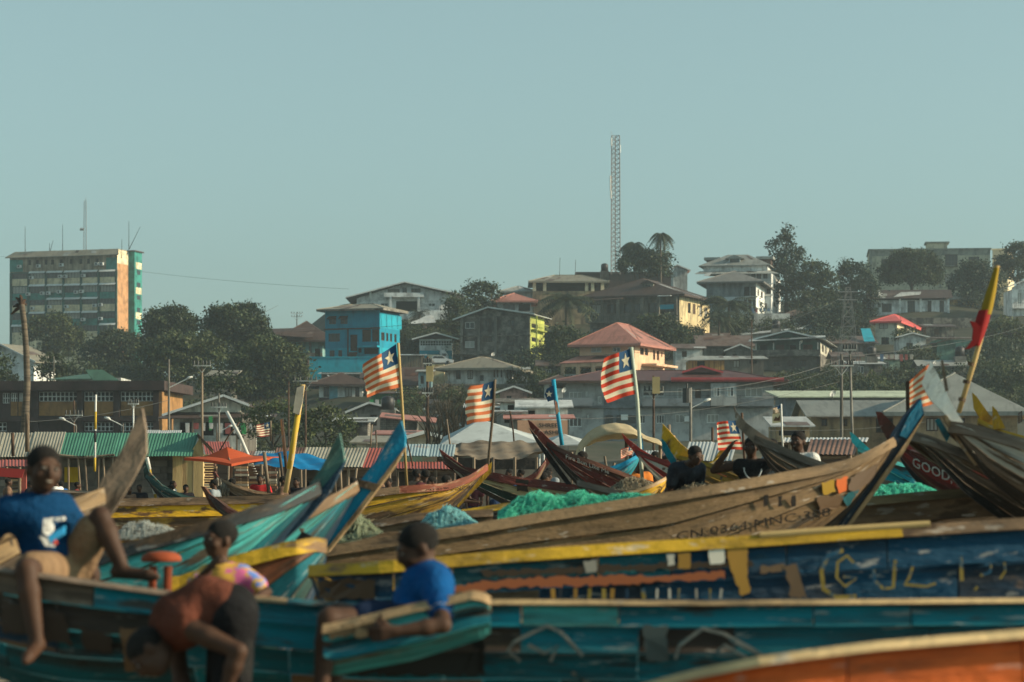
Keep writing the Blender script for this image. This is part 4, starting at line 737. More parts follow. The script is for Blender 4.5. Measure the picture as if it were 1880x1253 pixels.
T('bright leafy tree above the tin market roofs', 200, 600, [(595, 770, 44, 26), (560, 785, 36, 26), (625, 785, 30, 22), (600, 800, 56, 16)], LEAF[1], size=.24, seed=10, trunk=.18)
T('low leafy tree behind the small striped flag', 210, 500, [(500, 765, 46, 28), (465, 785, 36, 24), (540, 775, 30, 30), (505, 795, 50, 18)], LEAF[1], size=.24, seed=11, trunk=.18)
T('airy tree beside the white ridge house', 440, 885, [(885, 538, 30, 20), (865, 550, 24, 20), (905, 548, 20, 20), (880, 565, 34, 18)], 0, dens=5, seed=12)
T('dark columnar tree between ridge house and grey block', 420, 838, [(836, 575, 18, 34), (846, 600, 14, 30), (832, 625, 16, 22)], 0, dens=11, seed=13)
T('dark tree mass below the palm beside the grey block', 375, 1030, [(1035, 635, 36, 34), (1010, 665, 30, 30), (1055, 660, 30, 36), (1030, 690, 40, 24)], 0, dens=11, seed=14)
T('tree mass beside the sunlit mansion side', 395, 1205, [(1215, 608, 36, 28), (1240, 635, 28, 34), (1190, 600, 22, 18), (1225, 655, 34, 24)], 0, dens=11, seed=15)
T('dark bushy tree behind the brown mansion roof', 465, 1180, [(1180, 490, 44, 20), (1160, 475, 22, 18), (1200, 485, 30, 22), (1212, 500, 20, 12)], 0, dens=11, seed=16)
T('tall ragged tree with a thin bare top', 470, 1443, [(1440, 455, 22, 24), (1452, 480, 26, 24), (1430, 490, 18, 22), (1445, 515, 34, 28), (1443, 545, 30, 26), (1446, 432, 8, 14)], 2, dens=5, seed=17, size=.5)
T('rounded tree right of the ragged tall tree', 465, 1500, [(1495, 505, 32, 22), (1480, 530, 34, 26), (1515, 520, 22, 22), (1500, 560, 46, 24)], 0, dens=9, seed=18)
T('tree standing before the left end of the pale hilltop block', 470, 1570, [(1570, 515, 32, 28), (1560, 495, 18, 14), (1585, 545, 34, 30), (1545, 560, 40, 28), (1575, 580, 40, 20)], 2, dens=10, seed=19)
T('dense round tree before the middle of the pale block', 490, 1672, [(1675, 485, 42, 24), (1650, 500, 32, 22), (1705, 495, 26, 22), (1670, 510, 54, 16)], 0, dens=13, seed=20)
T('tree right of the pale block windows', 480, 1785, [(1790, 505, 34, 26), (1770, 530, 30, 28), (1810, 525, 34, 30), (1795, 560, 40, 30), (1770, 585, 32, 24)], 2, dens=11, seed=21)
T('high tree rising at the right edge', 500, 1868, [(1868, 470, 24, 24), (1872, 500, 30, 26), (1845, 490, 20, 18)], 0, dens=12, seed=22)
T('brownish tree above the beige hall at right', 400, 1840, [(1845, 620, 38, 34), (1870, 650, 30, 36), (1820, 655, 34, 30), (1850, 690, 44, 24)], DRY if False else 1, dens=9, seed=23)
T('small green tree below the red-roofed tower house', 398, 1662, [(1660, 618, 22, 12), (1680, 622, 16, 10)], 1, dens=10, size=.35, seed=24, trunk=.15)
T('small dark tree before the weathered block corner', 370, 968, [(968, 664, 16, 14), (978, 676, 14, 12)], 0, size=.3, seed=25, trunk=.15)
T('dark trees behind the hillside pylon', 430, 1530, [(1530, 585, 40, 24), (1500, 590, 40, 20), (1560, 600, 34, 22)], 2, dens=9, seed=26)
mb = MB(); o = W(1443, 440, 470); mb.tube([(0, 0, -3), (.1, 0, 0), (-.1, 0, 2.0), (.05, 0, 3.3)], [.14, .1, .07, .04], 5)
for a in ((-.8, 3.4), (.6, 3.5), (-.9, 2.4), (.4, 2.8)): mb.tube([(0, 0, a[1]-.6), (a[0], 0, a[1])], [.05, .02], 4)
tag(mb.build('bare_branch', BARK), 'thin bare branch tip above the ragged tall tree', 'branch').location = o
# shrubs on the slope: six kinds of crown, copied
SHR = []
for i in range(6):
    rng = np.random.default_rng(50+i); SHR.append(leaves(rng, [((0, 0, .9), (1.5, 1.3, .8)), ((.9, .2, .6), (1.0, 1.0, .6)), ((-1.0, -.2, .5), (1.0, .9, .55))], .14, 30, [LEAF[0], LEAF[1], LEAF[2], LEAF[1], DRY, LEAF[0]][i], 'shrub'))
def shrubs(n, x0, x1, d0, d1, s0, s1, label, group, kinds=(0, 1, 2, 3, 5)):
    for i in range(n):
        px = R.uniform(x0, x1); d = R.uniform(d0, d1); x = (px-HX)*d/F; o = link('shrub', SHR[R.choice(kinds)], None, (x, d, gz(x, d)-.3)); s = R.uniform(s0, s1)
        o.scale = (s, s, s*R.uniform(.8, 1.3)); o.rotation_euler = (0, 0, R.uniform(0, 6.28)); tag(o, label, 'shrub', group)
shrubs(42, 1420, 1700, 300, 362, 1.0, 2.2, 'scrubby shrub on the slope behind the pale green roof', 'shrubs behind the pale green roof')
shrubs(46, 1640, 1900, 300, 390, 1.2, 2.6, 'dark shrub on the overgrown slope below the red-roofed house', 'shrubs below the red-roofed house')
shrubs(30, 960, 1080, 330, 372, 1.2, 2.4, 'dark shrub between the yellow-sided block and the villa', 'shrubs beside the villa')
shrubs(26, 740, 960, 295, 330, .9, 1.7, 'dry shrub on the bank under the grey retaining wall', 'shrubs on the bank', (4, 4, 1, 3))
shrubs(24, 440, 680, 190, 250, .8, 1.5, 'leafy shrub behind the tin market roofs', 'shrubs behind the market', (1, 3, 0))
shrubs(26, 260, 470, 280, 330, 1.4, 2.6, 'shrub under the big trees near the warehouse', 'shrubs under the big trees')
shrubs(22, 1230, 1620, 400, 455, 1.2, 2.4, 'shrub between the shacks high on the slope', 'shrubs between the shacks')
shrubs(24, 20, 260, 340, 430, 1.6, 2.8, 'shrub below the office block', 'shrubs below the office block')
shrubs(16, 735, 840, 400, 440, 1.2, 2.2, 'shrub beside the rusty roofed houses', 'shrubs beside the rusty roofs')
# litter and pale rocks on the slopes
RUB = wm('pale litter', (.5, .5, .47), (.2, .25, .3), sc=3); V = []; Q = []
rng = np.random.default_rng(5)
for x0, x1, d0, d1, n in ((1430, 1620, 310, 372, 260), (1620, 1880, 330, 395, 200), (740, 970, 296, 340, 160), (1240, 1330, 352, 400, 60)):
    for i in range(n):
        d = rng.uniform(d0, d1); x = (rng.uniform(x0, x1)-HX)*d/F; s = rng.uniform(.12, .5); b = len(V); z = gz(x, d)
        for q in ((-1, -1, 0), (1, -1, .1), (1, 1, .2), (-1, 1, 0), (0, 0, .8)): V.append((x+q[0]*s*rng.uniform(.5, 1), d+q[1]*s, z+q[2]*s+.05))
        Q += [(b, b+1, b+4), (b+1, b+2, b+4), (b+2, b+3, b+4), (b+3, b, b+4)]
tag(link('rubble', npmesh('rubble', V, Q, RUB)), 'pale litter and rubble strewn over the slopes', 'rubble', kind='stuff')
# ---------------------------------------------------------------- palms
def palm(label, d, px, rtop, fl, n=20, seed=1, r=.22, lean=0, droop=1.0, rbase=None):
    rng = np.random.default_rng(seed); k = F/d; x = (px-HX)/k; zb = gz(x, d)-.3; o = Vector((x, d, zb)); t = thing('palm_tree', label, 'palm tree', o)
    top = W(px, rtop, d)-o; c = Vector((top.x+lean, 0, top.z)); L = fl/k; mb = MB(); mb.tube([(0, 0, 0), (lean*.3, 0, c.z*.5), c], [r*1.3, r, r*.7], 8); mb.build('trunk', BARK, t, True)
    V = []; Q = []
    for i in range(n):
        an = rng.uniform(0, 2*math.pi); el = rng.uniform(-.1, 1.25); hd = Vector((math.cos(an), math.sin(an), 0)); l = L*rng.uniform(.8, 1.15); prev = c
        pts = []
        for j in range(9):
            u = j/8; pts.append(c+hd*(l*u*math.cos(el*(1-.6*u)))+Vector((0, 0, l*(math.sin(el)*u-droop*.75*u*u))))
        for j in range(8):
            p, q = pts[j], pts[j+1]; tv = (q-p).normalized(); sd = tv.cross(Vector((0, 0, 1))).normalized(); w = l*.17*math.sin(math.pi*min(.95, (j+.6)/8.5))**.6
            for s in (-1, 1):
                for f in (0, .5):
                    b = len(V); a = p+(q-p)*f; tip = a+sd*s*w+tv*w*.5-Vector((0, 0, w*.55*droop)); g = (q-p)*.33
                    V += [a, a+g, tip+g*.3, tip]; Q.append((b, b+1, b+2, b+3))
    link('fronds', npmesh('fronds', V, Q, PALM), t); return t
palm('tall palm with drooping fronds on the skyline, taller of the pair', 462, 1213, 432, 26, 44, 1, .2, 0, 1.6)
palm('shorter drooping palm of the skyline pair beside the mast', 465, 1165, 450, 30, 44, 2, .2, 0, 1.6)
palm('bushy coconut palm in front of the tan-roofed pavilion', 400, 1040, 555, 62, 40, 3, .3, 0, .9)
palm('bushy palm beside the sunlit side of the mansion', 412, 1338, 560, 55, 40, 4, .28, 0, 1.0)
palm('small palm below the balcony of the white ridge house', 445, 770, 577, 26, 26, 5, .2)
palm('palm tuft right of the mansion palm', 405, 1320, 585, 40, 26, 6, .22)
mb = MB(); d = 130; o = W(45, 880, d); P = [(47, 880), (45, 800), (50, 700), (48, 640), (44, 590), (40, 560)]; mb.tube([W(a, b, d)-o for a, b in P], [.25, .22, .18, .16, .15, .16], 10)
t = thing('palm_tree', 'bare dead palm trunk with a broken stub top', 'palm tree', o); mb.build('trunk', wm('ringed palm bark', (.15, .12, .085), (.06, .05, .04), (.45, .6), 1.5, (.3, .3, 5), bump=.5, bsc=5), t, True)
mb = MB()
for a in ((-.5, .1), (-.35, .6), (-.1, .75), (.2, .5), (-.6, -.3), (.25, .2)): mb.tube([W(40, 562, d)-o, W(40, 562, d)-o+Vector((a[0]*.5, .1, a[1]*.6)), W(40, 562, d)-o+Vector((a[0], .1, a[1]-.15))], [.12, .1, .04], 5)
mb.build('frond_stubs', BROWN, t)
# bare shrub sticks
mb = MB(); rng = np.random.default_rng(9)
for px in (820, 835, 850, 790, 806):
    o = W(px, 835, 120)
    for i in range(9):
        u = rng.normal(size=3); mb.tube([o, o+Vector((u[0]*.25, u[1]*.2, 1.0+abs(u[2])*.5)), o+Vector((u[0]*.9, u[1]*.5, 1.7+abs(u[2])*1.0))], [.05, .03, .012], 4)
tag(mb.build('bare_bush', BARK), 'leafless thorny bush beside the dark street pole', 'bush')
# ---------------------------------------------------------------- radio mast
d = 500; o = W(1130, 505, d); t = thing('radio_mast', 'tall slim lattice radio mast on the ridge', 'mast', o); H = (505-250)*d/F; s = .95; mb = MB(); mb2 = MB()
for a, b in ((-s, -s), (s, -s), (0, s)): mb.tube([(a, b, 0), (a*.85, b*.85, H)], .1, 5)
n = 30
for i in range(n):
    z0 = H*i/n; z1 = H*(i+1)/n; f = 1-.15*i/n; q = [(-s*f, -s*f), (s*f, -s*f), (0, s*f)]
    for j in range(3):
        p0, p1 = q[j], q[(j+1) % 3]; mb2.bar((*p0, z0), (*p1, z1), .07); mb2.bar((*p0, z1), (*p1, z1), .06)
mb.build('legs', plain('mast steel', (.17, .155, .15)), t); mb2.build('bracing', plain('mast steel', (.17, .155, .15)), t)
mb = MB()
for z, x in ((H*.62, -1.1), (H*.68, -1.1), (H*.57, -1.0), (H*.9, .9), (H*.95, -.9)): mb.tube([(x, -s, z-.7), (x, -s, z+.9)], .14, 6)
mb.tube([(-.8, 0, H), (-.8, 0, H+.9)], .04, 4); mb.build('antenna', FRAME, t)
# ---------------------------------------------------------------- utility poles, lamps, wires
def pole(label, d, px, r0, r1, rad=.14, mat=None, arms=(), lamp=None, lean=0, ins=True, name='utility_pole', box=None, wood=True):
    o = W(px, r1, d); z = gz(o.x, o.y); o.z = min(o.z, z) if d > 60 else o.z; t = thing(name, label, 'pole', o); tp = W(px+lean, r0, d)-o; mb = MB(); mb.tube([(0, 0, 0), tp], [rad*.75, rad*.5], 8); mb.build('shaft', mat or WOODP, t, True)
    k = F/d
    for r, hw in arms:
        z = (W(px, r, d)-o).z; mb = MB(); mb.box(tp.x-hw/k, tp.x+hw/k, -.12, -.02, z-.035, z+.035); mb.bar((tp.x-hw*.6/k, -.07, z), (tp.x, -.07, z-hw*.8/k), .03); mb.bar((tp.x+hw*.6/k, -.07, z), (tp.x, -.07, z-hw*.8/k), .03); a = mb.build('crossarm', WHITE2, t)
        if ins:
            mb = MB()
            for u in (-.9, -.45, .1, .5, .9): mb.tube([(tp.x+u*hw/k, -.07, z+.06), (tp.x+u*hw/k, -.07, z+.32)], [.07, .045], 6)
            mb.build('insulators', DARKST, a, kind='stuff')
    if lamp:
        x, r = lamp; p = W(x, r, d)-o; z = p.z-abs(p.x-tp.x)*.5; mb = MB(); mb.tube([(tp.x, 0, z), p], .03, 6); a = mb.build('lamp_arm', FRAME, t); mb = MB(); sg = 1 if p.x > tp.x else -1; mb.tube([p, p+Vector((sg*.12, 0, .08)), p+Vector((sg*.36, 0, .14))], [.04, .085, .05], 8); mb.build('lamp_head', FRAME, a, True)
    if box: x, r = box; p = W(x, r, d)-o; quick('junction_box', wm('meter box', (.45, .36, .18)), t, 'box', p.x-.2, p.x+.2, -.35, -.1, p.z-.45, p.z+.45)
    return t
pole('grey street pole with arm lamp beside the ochre market hall', 150, 310, 660, 800, .12, CONC, (), (343, 696))
pole('pale street pole with white crossarm before the warehouse', 150, 371, 672, 818, .13, None, ((672, 16),))
pole('short street pole with lamp in front of the warehouse', 165, 402, 722, 818, .12, CONC, ((748, 14),), (418, 785))
pole('dark wooden street pole right of the large striped flag', 140, 785, 655, 812, .14, BROWN, ((668, 8), (722, 10)), box=(789, 687))
pole('thin dark pole behind the yellow bamboo', 170, 561, 700, 830, .12, BROWN, ((700, 22),))
pole('dark pole behind the great spreading tree', 180, 530, 700, 800, .11, BROWN)
pole('grey pole standing before the grey apartment block', 130, 1200, 690, 830, .11, BROWN, ((720, 18),), box=(1204, 708))
pole('pole with transformer before the light grey apartment wall', 125, 1268, 712, 838, .13, CONC, (), (1292, 738)); mb = MB()
o = W(1261, 740, 125); mb.tube([o, o+Vector((0, 0, .75))], .22, 10); mb.tube([o+Vector((0, 0, .75)), o+Vector((0, 0, 1.0))], [.05, .05], 6); tag(mb.build('transformer', DARKST), 'grey drum transformer hung on the pole', 'transformer')
pole('tall grey pole of the pair before the beige hall, with crossbar', 140, 1545, 650, 800, .16, CONC, ((672, 22),))
pole('pale concrete pole of the pair before the beige hall', 140, 1568, 642, 800, .13, CONC, ((643, 12),), lean=-8)
pole('thin wooden pole beside the white brown-roofed shed', 300, 1380, 590, 660, .14, BROWN, ((606, 6),))
pole('skyline utility pole left of the maroon-roofed house', 430, 545, 574, 640, .14, BROWN, ((576, 11), (582, 10)))
pole('slim pole on the roofline beside the white hall', 250, 99, 655, 705, .09, CONC)
pole('street pole with two white cross braces before the market hall', 150, 136, 735, 800, .1, BROWN, ((763, 16),), None)
pole('thin pole with crossarm before the market hall grille', 160, 245, 735, 800, .09, FRAME, ((742, 10),))
for px, r0, r1, lx, lr, lab in ((140, 780, 805, 120, 772, 'curved street lamp before the market hall grilles'), (226, 778, 805, 203, 771, 'curved street lamp behind the green roof')): pole(lab, 140, px, r0, r1, .06, CONC, (), (lx, lr), name='street_lamp')
# lattice pylon on the slope
d = 330; o = W(1557, 640, d); t = thing('pylon', 'dark lattice pylon on the slope', 'pylon', o); H = (690-528)*d/F; zb = -(690-640)*d/F; mb = MB()
for a in (-1, 1):
    for b in (-1, 1): mb.tube([(a*1.5, b*1.5, zb), (a*.3, b*.3, zb+H)], .05, 4)
for i in range(9):
    z0, z1 = zb+H*i/9, zb+H*(i+1)/9; w0, w1 = 1.5-1.2*i/9, 1.5-1.2*(i+1)/9
    for b in (-1, 1): mb.bar((-w0, b*w0, z0), (w1, b*w1, z1), .045); mb.bar((w0, b*w0, z0), (-w1, b*w1, z1), .045); mb.bar((-w1, b*w1, z1), (w1, b*w1, z1), .06)
mb.build('lattice', plain('dark pylon steel', (.19, .19, .18)), t); mb = MB()
for z in (.86, .95): mb.bar((-1.3, 0, zb+H*z), (1.3, 0, zb+H*z), .09)
mb.build('crossarms', STEEL, t)
def wire(label, a, b, sag, r=.022):
    a, b = W(*a), W(*b); mb = MB(); mb.tube([a.lerp(b, u)-Vector((0, 0, sag*4*u*(1-u))) for u in [i/14 for i in range(15)]], r, 4); tag(mb.build('power_line', DARKST), label, 'wire')
wire('overhead wire from the office block towards the blue house', (252, 498, 560), (640, 531, 455), .4, .035)
wire('overhead wire leaving the view left of the office block', (-30, 466, 560), (20, 473, 560), .1, .03)
wire('overhead wire crossing the big trees', (60, 640, 200), (560, 690, 200), .8); wire('lower overhead wire crossing the big trees', (371, 674, 150), (785, 715, 140), .4)
wire('overhead wire above the villa and the weathered block', (785, 650, 250), (1250, 640, 250), .6); wire('overhead wire before the weathered block', (540, 610, 330), (1180, 548, 330), .6, .03)
wire('slack wire crossing above the green-roofed hut', (50, 775, 120), (310, 735, 140), .2, .014); wire('wire between the two poles before the beige hall and the slope', (1545, 655, 140), (1880, 600, 240), .4)
wire('wire from the transformer pole to the pair of poles', (1268, 716, 125), (1545, 672, 140), .5, .014); wire('wire running from the tall pole down the slope houses', (1200, 720, 130), (1545, 660, 140), .5, .014)
wire('wire high across the slope at right', (1380, 606, 300), (1557, 540, 330), .6)
wire('slack wires in front of the apartment block', (1040, 770, 130), (1545, 700, 140), .5, .012); wire('thin wire over the beige hall wall', (1400, 790, 120), (1700, 775, 150), .2, .01)
# ---------------------------------------------------------------- truck and car by the turquoise wall
d = 392; k = F/d; o = W(795, 668, d); t = thing('truck', 'white truck cab with cream body by the turquoise wall', 'truck', o)
X = lambda px: (px-795)/k; Z = lambda r: (668-r)/k
mb = MB(); mb.prism([(X(808), -1, Z(662)), (X(823), -1, Z(662)), (X(823), -1, Z(652)), (X(819), -1, Z(646)), (X(814), -1, Z(643)), (X(808), -1, Z(642))], (0, 2.3, 0)); cab = mb.build('cab', plain('white truck paint', (.7, .7, .68), .4), t)
quick('windscreen', GLASS, cab, 'box', X(812), X(819), -1.03, -1.002, Z(655), Z(650)); quick('body', CREAM, t, 'box', X(785), X(807), -1, 1.2, Z(663), Z(652))
for px in (790, 803, 818): mb = MB(); mb.tube([(X(px), -1.05, Z(665)), (X(px), -.75, Z(665))], .42, 12); mb.build('wheel', DARKST, t, True)
d = 386; k = F/d; o = W(785, 670, d); t = thing('parked_car', 'white car parked in front of the truck', 'car', o); X = lambda px: (px-785)/k; Z = lambda r: (670-r)/k
mb = MB(); mb.prism([(0, -.8, .3), (4.1, -.8, .3), (4.15, -.8, .75), (3.4, -.8, .9), (.15, -.8, .95), (0, -.8, .7)], (0, 1.7, 0)); bd = mb.build('body', plain('white car paint', (.7, .7, .7), .3), t)
mb = MB(); mb.prism([(.5, -.7, .93), (3.2, -.7, .9), (2.5, -.7, 1.4), (.95, -.7, 1.42)], (0, 1.5, 0)); mb.build('cabin', plain('white car paint', (.7, .7, .7), .3), bd)
mb = MB(); mb.prism([(.75, -.72, .98), (2.85, -.72, .96), (2.4, -.72, 1.33), (1.05, -.72, 1.34)], (0, .015, 0)); mb.build('window', GLASS, bd)
for x in (.8, 3.3): mb = MB(); mb.tube([(x, -.82, .32), (x, -.6, .32)], .32, 12); mb.build('wheel', DARKST, t, True)
# ---------------------------------------------------------------- fishing boats
def ext(pts):
    p = sorted(pts); return np.array([q[0] for q in p], float), np.array([q[1] for q in p], float)
class Boat:
    """planked canoe: the near sheer line and the stem are given by photo columns/rows, the boat stands on a vertical centre plane at distance d turned by yaw"""
    def __init__(s, label, d, sheer, stem=None, yaw=0., beam=1.1, taper=(0, .5), n=5, mats=None, rail=None, rh=.11, rails=None, kz=.12, keel=None, seed=1, bl=(1.2, 3.0), thw=2, name='fishing_boat', flare=3.4, N=44, group=None, heel=.13):
        s.heel = heel
        s.rng = random.Random(seed); s.d = d; s.yaw = yaw; s.cy, s.sy = math.cos(yaw), math.sin(yaw); s.px0 = min(q[0] for q in sheer); s.px1 = max(q[0] for q in sheer)
        s.beam = beam; s.taper = taper; s.sx, s.sr = ext(sheer); s.flare = flare; s.kz = kz; pm = (s.px0+s.px1)/2; s.xm = (pm-HX)*d/F
        s.S0, s.S1 = s.s_of(s.px0), s.s_of(s.px1); s.keel = ext(keel) if keel else None
        if stem:
            a, b = stem[-2], stem[-1]; st = list(stem); gr = HY-(kz-EYE)*F/d
            if b[1] < gr and abs(b[1]-a[1]) > 1: st.append((b[0]+(b[0]-a[0])*(gr-b[1])/(b[1]-a[1])*1.3, gr+2))
            s.stem = ext(st); s.bowR = stem[0][0] > st[-1][0]
        else: s.stem = None
        c = s.C(.5*(s.S0+s.S1)); s.o = Vector((c[0], c[1], gz(c[0], c[1]))); s.root = thing(name, label, 'boat', s.o, 0, group)
        s.n = n; s.N = N; s.ss = np.linspace(s.S0, s.S1, N); s.vs = [0]+[((j+1)/n)**1.05 for j in range(n)]
        mats = mats or [WOODP]*n; s.mats = mats
        for side in (-1, 1):
            for j in range(n):
                m = mats[min(j, len(mats)-1)]; i = 0
                while i < N-1:
                    if isinstance(m, list) and side < 0: L = s.rng.uniform(*bl); e = min(N-1, i+max(2, int(L/(s.S1-s.S0)*(N-1)))); mt = s.rng.choice(m); e = N-1 if N-1-e < 3 else e
                    else: e = N-1; mt = m[0] if isinstance(m, list) else m
                    s.plank(i, e, j, side, mt); i = e
        if rail:
            for side in (-1, 1):
                rs = rails if (rails and side < 0) else [(None, rail)]; i = 0
                for brk, mt in rs:
                    e = N-1 if brk is None else int(np.clip((s.s_of(brk)-s.S0)/(s.S1-s.S0), 0, 1)*(N-1)); s.railp(i, e, side, mt, rh); i = e
        for q in range(thw):
            sv = s.S0+(s.S1-s.S0)*(q+1)/(thw+1.3); h = s.hb(sv)*.96
            if h < .12: continue
            z = s.zs(sv)-.09; c = s.C(sv); nx, ny = -s.sy, s.cy; mb = MB(); p = Vector((c[0], c[1], z)); a = p-Vector((nx, ny, 0))*h; b = p+Vector((nx, ny, 0))*h-Vector((0, 0, s.heel*2*h)); mb.bar(a, b, .2, .035); mb.build('thwart', WOODP, s.root, off=s.o)
    def C(s, v): return (s.xm+v*s.cy, s.d+v*s.sy)
    def s_of(s, px):
        k = (px-HX)/F; return (k*s.d-s.xm)/(s.cy-k*s.sy)
    def hb(s, v):
        t = (v-s.S0)/(s.S1-s.S0); f = 1.0; a, b = s.taper
        if a and t < a: f *= max(0., 1-((a-t)/a)**2)**.75
        if b and t > 1-b: f *= max(0., 1-((t-1+b)/b)**2)**.75
        return s.beam/2*max(f, .02)
    def near(s, v, off=None): c = s.C(v); h = s.hb(v) if off is None else off; return (c[0]+s.sy*h, c[1]-s.cy*h)
    def zs(s, v):
        x, y = s.near(v); px = HX+F*x/y; return EYE+(HY-float(np.interp(px, s.sx, s.sr)))*y/F
    def zk(s, v):
        c = s.C(v); px = HX+F*c[0]/c[1]; z = s.kz
        if s.keel: z = EYE+(HY-float(np.interp(px, *s.keel)))*c[1]/F
        elif s.stem and s.stem[0][0] <= px <= s.stem[0][-1]: z = max(s.kz, EYE+(HY-float(np.interp(px, *s.stem)))*c[1]/F)
        elif s.stem and ((s.bowR and px > s.stem[0][-1]) or (not s.bowR and px < s.stem[0][0])): z = s.zs(v)-.03
        return min(z, s.zs(v)-.03)
    def surf(s, v, w, side=-1, out=0.):
        """point on the hull at station v, section parameter w (0 sheer .. 1 keel)"""
        h = s.hb(v); zs, zk = s.zs(v), s.zk(v); o = h*(1-w**s.flare*.96)+out; c = s.C(v); return Vector((c[0]-s.sy*o*side, c[1]+s.cy*o*side, zs+(zk-zs)*w-s.heel*(h+side*o)*(1-w)))
    def plank(s, i, e, j, side, mt):
        th = .032; mb = MB(); vs = []; uv = []; fs = []; w0, w1 = s.vs[j], s.vs[j+1]; m = e-i+1; gap = .0
        g = (w1-w0)*.05
        for q in range(i, e+1):
            v = s.ss[q]+(.004 if q == i else 0)-(.004 if q == e else 0); k = min(1, s.hb(v)/.08); A = s.surf(v, w0+g, side, .004); B = s.surf(v, w1-g*.3, side, .042*k); Ci = s.surf(v, w1-g*.3, side, -th*k+.02*k); D = s.surf(v, w0+g, side, -th*k)
            vs += [A, B, Ci, D]; uv += [(v, w0*1.2), (v, w1*1.2), (v, w1*1.2+.05), (v, w0*1.2-.05)]
        for q in range(m-1):
            a = q*4
            for u in range(4):
                f = (a+u, a+(u+1) % 4, a+4+(u+1) % 4, a+4+u); fs.append(f if side < 0 else f[::-1])
        fs += [(3, 2, 1, 0), (4*m-4, 4*m-3, 4*m-2, 4*m-1)]
        mb.add(vs, fs, 0, uv); return mb.build('plank', mt, s.root, off=s.o)
    def railp(s, i, e, side, mt, rh):
        mb = MB(); vs = []; fs = []; uv = []; m = e-i+1
        if m < 2: return
        for q in range(i, e+1):
            v = s.ss[q]; h = s.hb(v); c = s.C(v); z = s.zs(v); k = min(1., h/.1)
            for o, dz in ((h+.012, .012), (h+.06, -rh), (h-.035*k, -rh), (h-.035*k, .012)):
                vs.append(Vector((c[0]-s.sy*o*side, c[1]+s.cy*o*side, z+dz-s.heel*(h+side*o)))); uv.append((v, dz))
        for q in range(m-1):
            a = q*4
            for u in range(4): f = (a+u, a+(u+1) % 4, a+4+(u+1) % 4, a+4+u); fs.append(f if side < 0 else f[::-1])
        fs += [(3, 2, 1, 0), (4*m-4, 4*m-3, 4*m-2, 4*m-1)]
        mb.add(vs, fs, 0, uv); return mb.build('gunwale', mt, s.root, off=s.o)
    def pt(s, px, py, off=0.):
        v = s.s_of(px); c = s.C(v); return Vector((c[0]+s.sy*off, c[1]-s.cy*off, EYE+(HY-py)*c[1]/F))
    def blade(s, poly, mt, th=.09, off=0., name='stem_post'):
        mb = MB(); pts = [s.pt(px, py, off+th/2) for px, py in poly]; nv = Vector((-s.sy, s.cy, 0))*th; mb.prism(pts, nv)
        for i, v in enumerate(mb.v): mb.uv[i] = (v[2]*.6+v[0]*.8, v[0]*.6-v[2]*.5)
        return mb.build(name, mt, s.root, off=s.o)
    def hit(s, px, py, out):
        v = s.s_of(px)
        for _ in range(6):
            zs, zk = s.zs(v), s.zk(v); x, y = s.near(v); zz = EYE+(HY-py)*y/F; w = min(max((zs-zz)/max(.02, zs-zk), 0), .98); p = s.surf(v, w, -1, out); cp = HX+F*p.x/p.y; v += (px-cp)*p.y/F/max(.2, s.cy)
        return s.surf(v, w, -1, out)
    def text(s, txt, px, py, hpx, slope=0., mt=None, name='lettering', sx=1., shear=0.):
        cu = bpy.data.curves.new('t', 'FONT'); cu.body = txt; cu.size = 1; cu.shear = shear; cu.resolution_u = 2; o = bpy.data.objects.new('t', cu); COL.objects.link(o)
        me = bpy.data.meshes.new_from_object(o.evaluated_get(bpy.context.evaluated_depsgraph_get())); bpy.data.objects.remove(o)
        k = hpx/.72
        for v in me.vertices:
            x, y = v.co.x*k*sx, v.co.y*k; p = s.hit(px+x, py-y+slope*x, .054)-s.o; v.co = p
        me.materials.clear(); me.materials.append(mt); return link(name, me, s.root)
    def mark(s, poly, mt, out=.052, name='painted_mark'):
        q = []; n = len(poly)
        for i in range(n):
            a, b = poly[i], poly[(i+1) % n]; L = math.hypot(b[0]-a[0], b[1]-a[1]); m = max(1, int(L/7))
            for j in range(m): u = j/m; k = min(3.5, L*.08) if j else 1.; q.append((a[0]+(b[0]-a[0])*u+s.rng.uniform(-k, k), a[1]+(b[1]-a[1])*u+s.rng.uniform(-k, k)))
        pts = [s.hit(px, py, out)-s.o for px, py in q]; mb = MB(); mb.add(pts, [tuple(range(len(pts)))]); return mb.build(name, mt, s.root)
    def stroke(s, pts, wpx, mt, out=.056, name='painted_stroke'):
        mb = MB(); n = len(pts); vs = []
        for i, (x, y) in enumerate(pts):
            a, b = pts[max(i-1, 0)], pts[min(i+1, n-1)]; l = math.hypot(b[0]-a[0], b[1]-a[1]) or 1; nx, ny = -(b[1]-a[1])/l*wpx/2, (b[0]-a[0])/l*wpx/2
            vs += [s.hit(x+nx, y+ny, out)-s.o, s.hit(x-nx, y-ny, out)-s.o]
        mb.add(vs, [(2*i, 2*i+1, 2*i+3, 2*i+2) for i in range(n-1)]); return mb.build(name, mt, s.root)
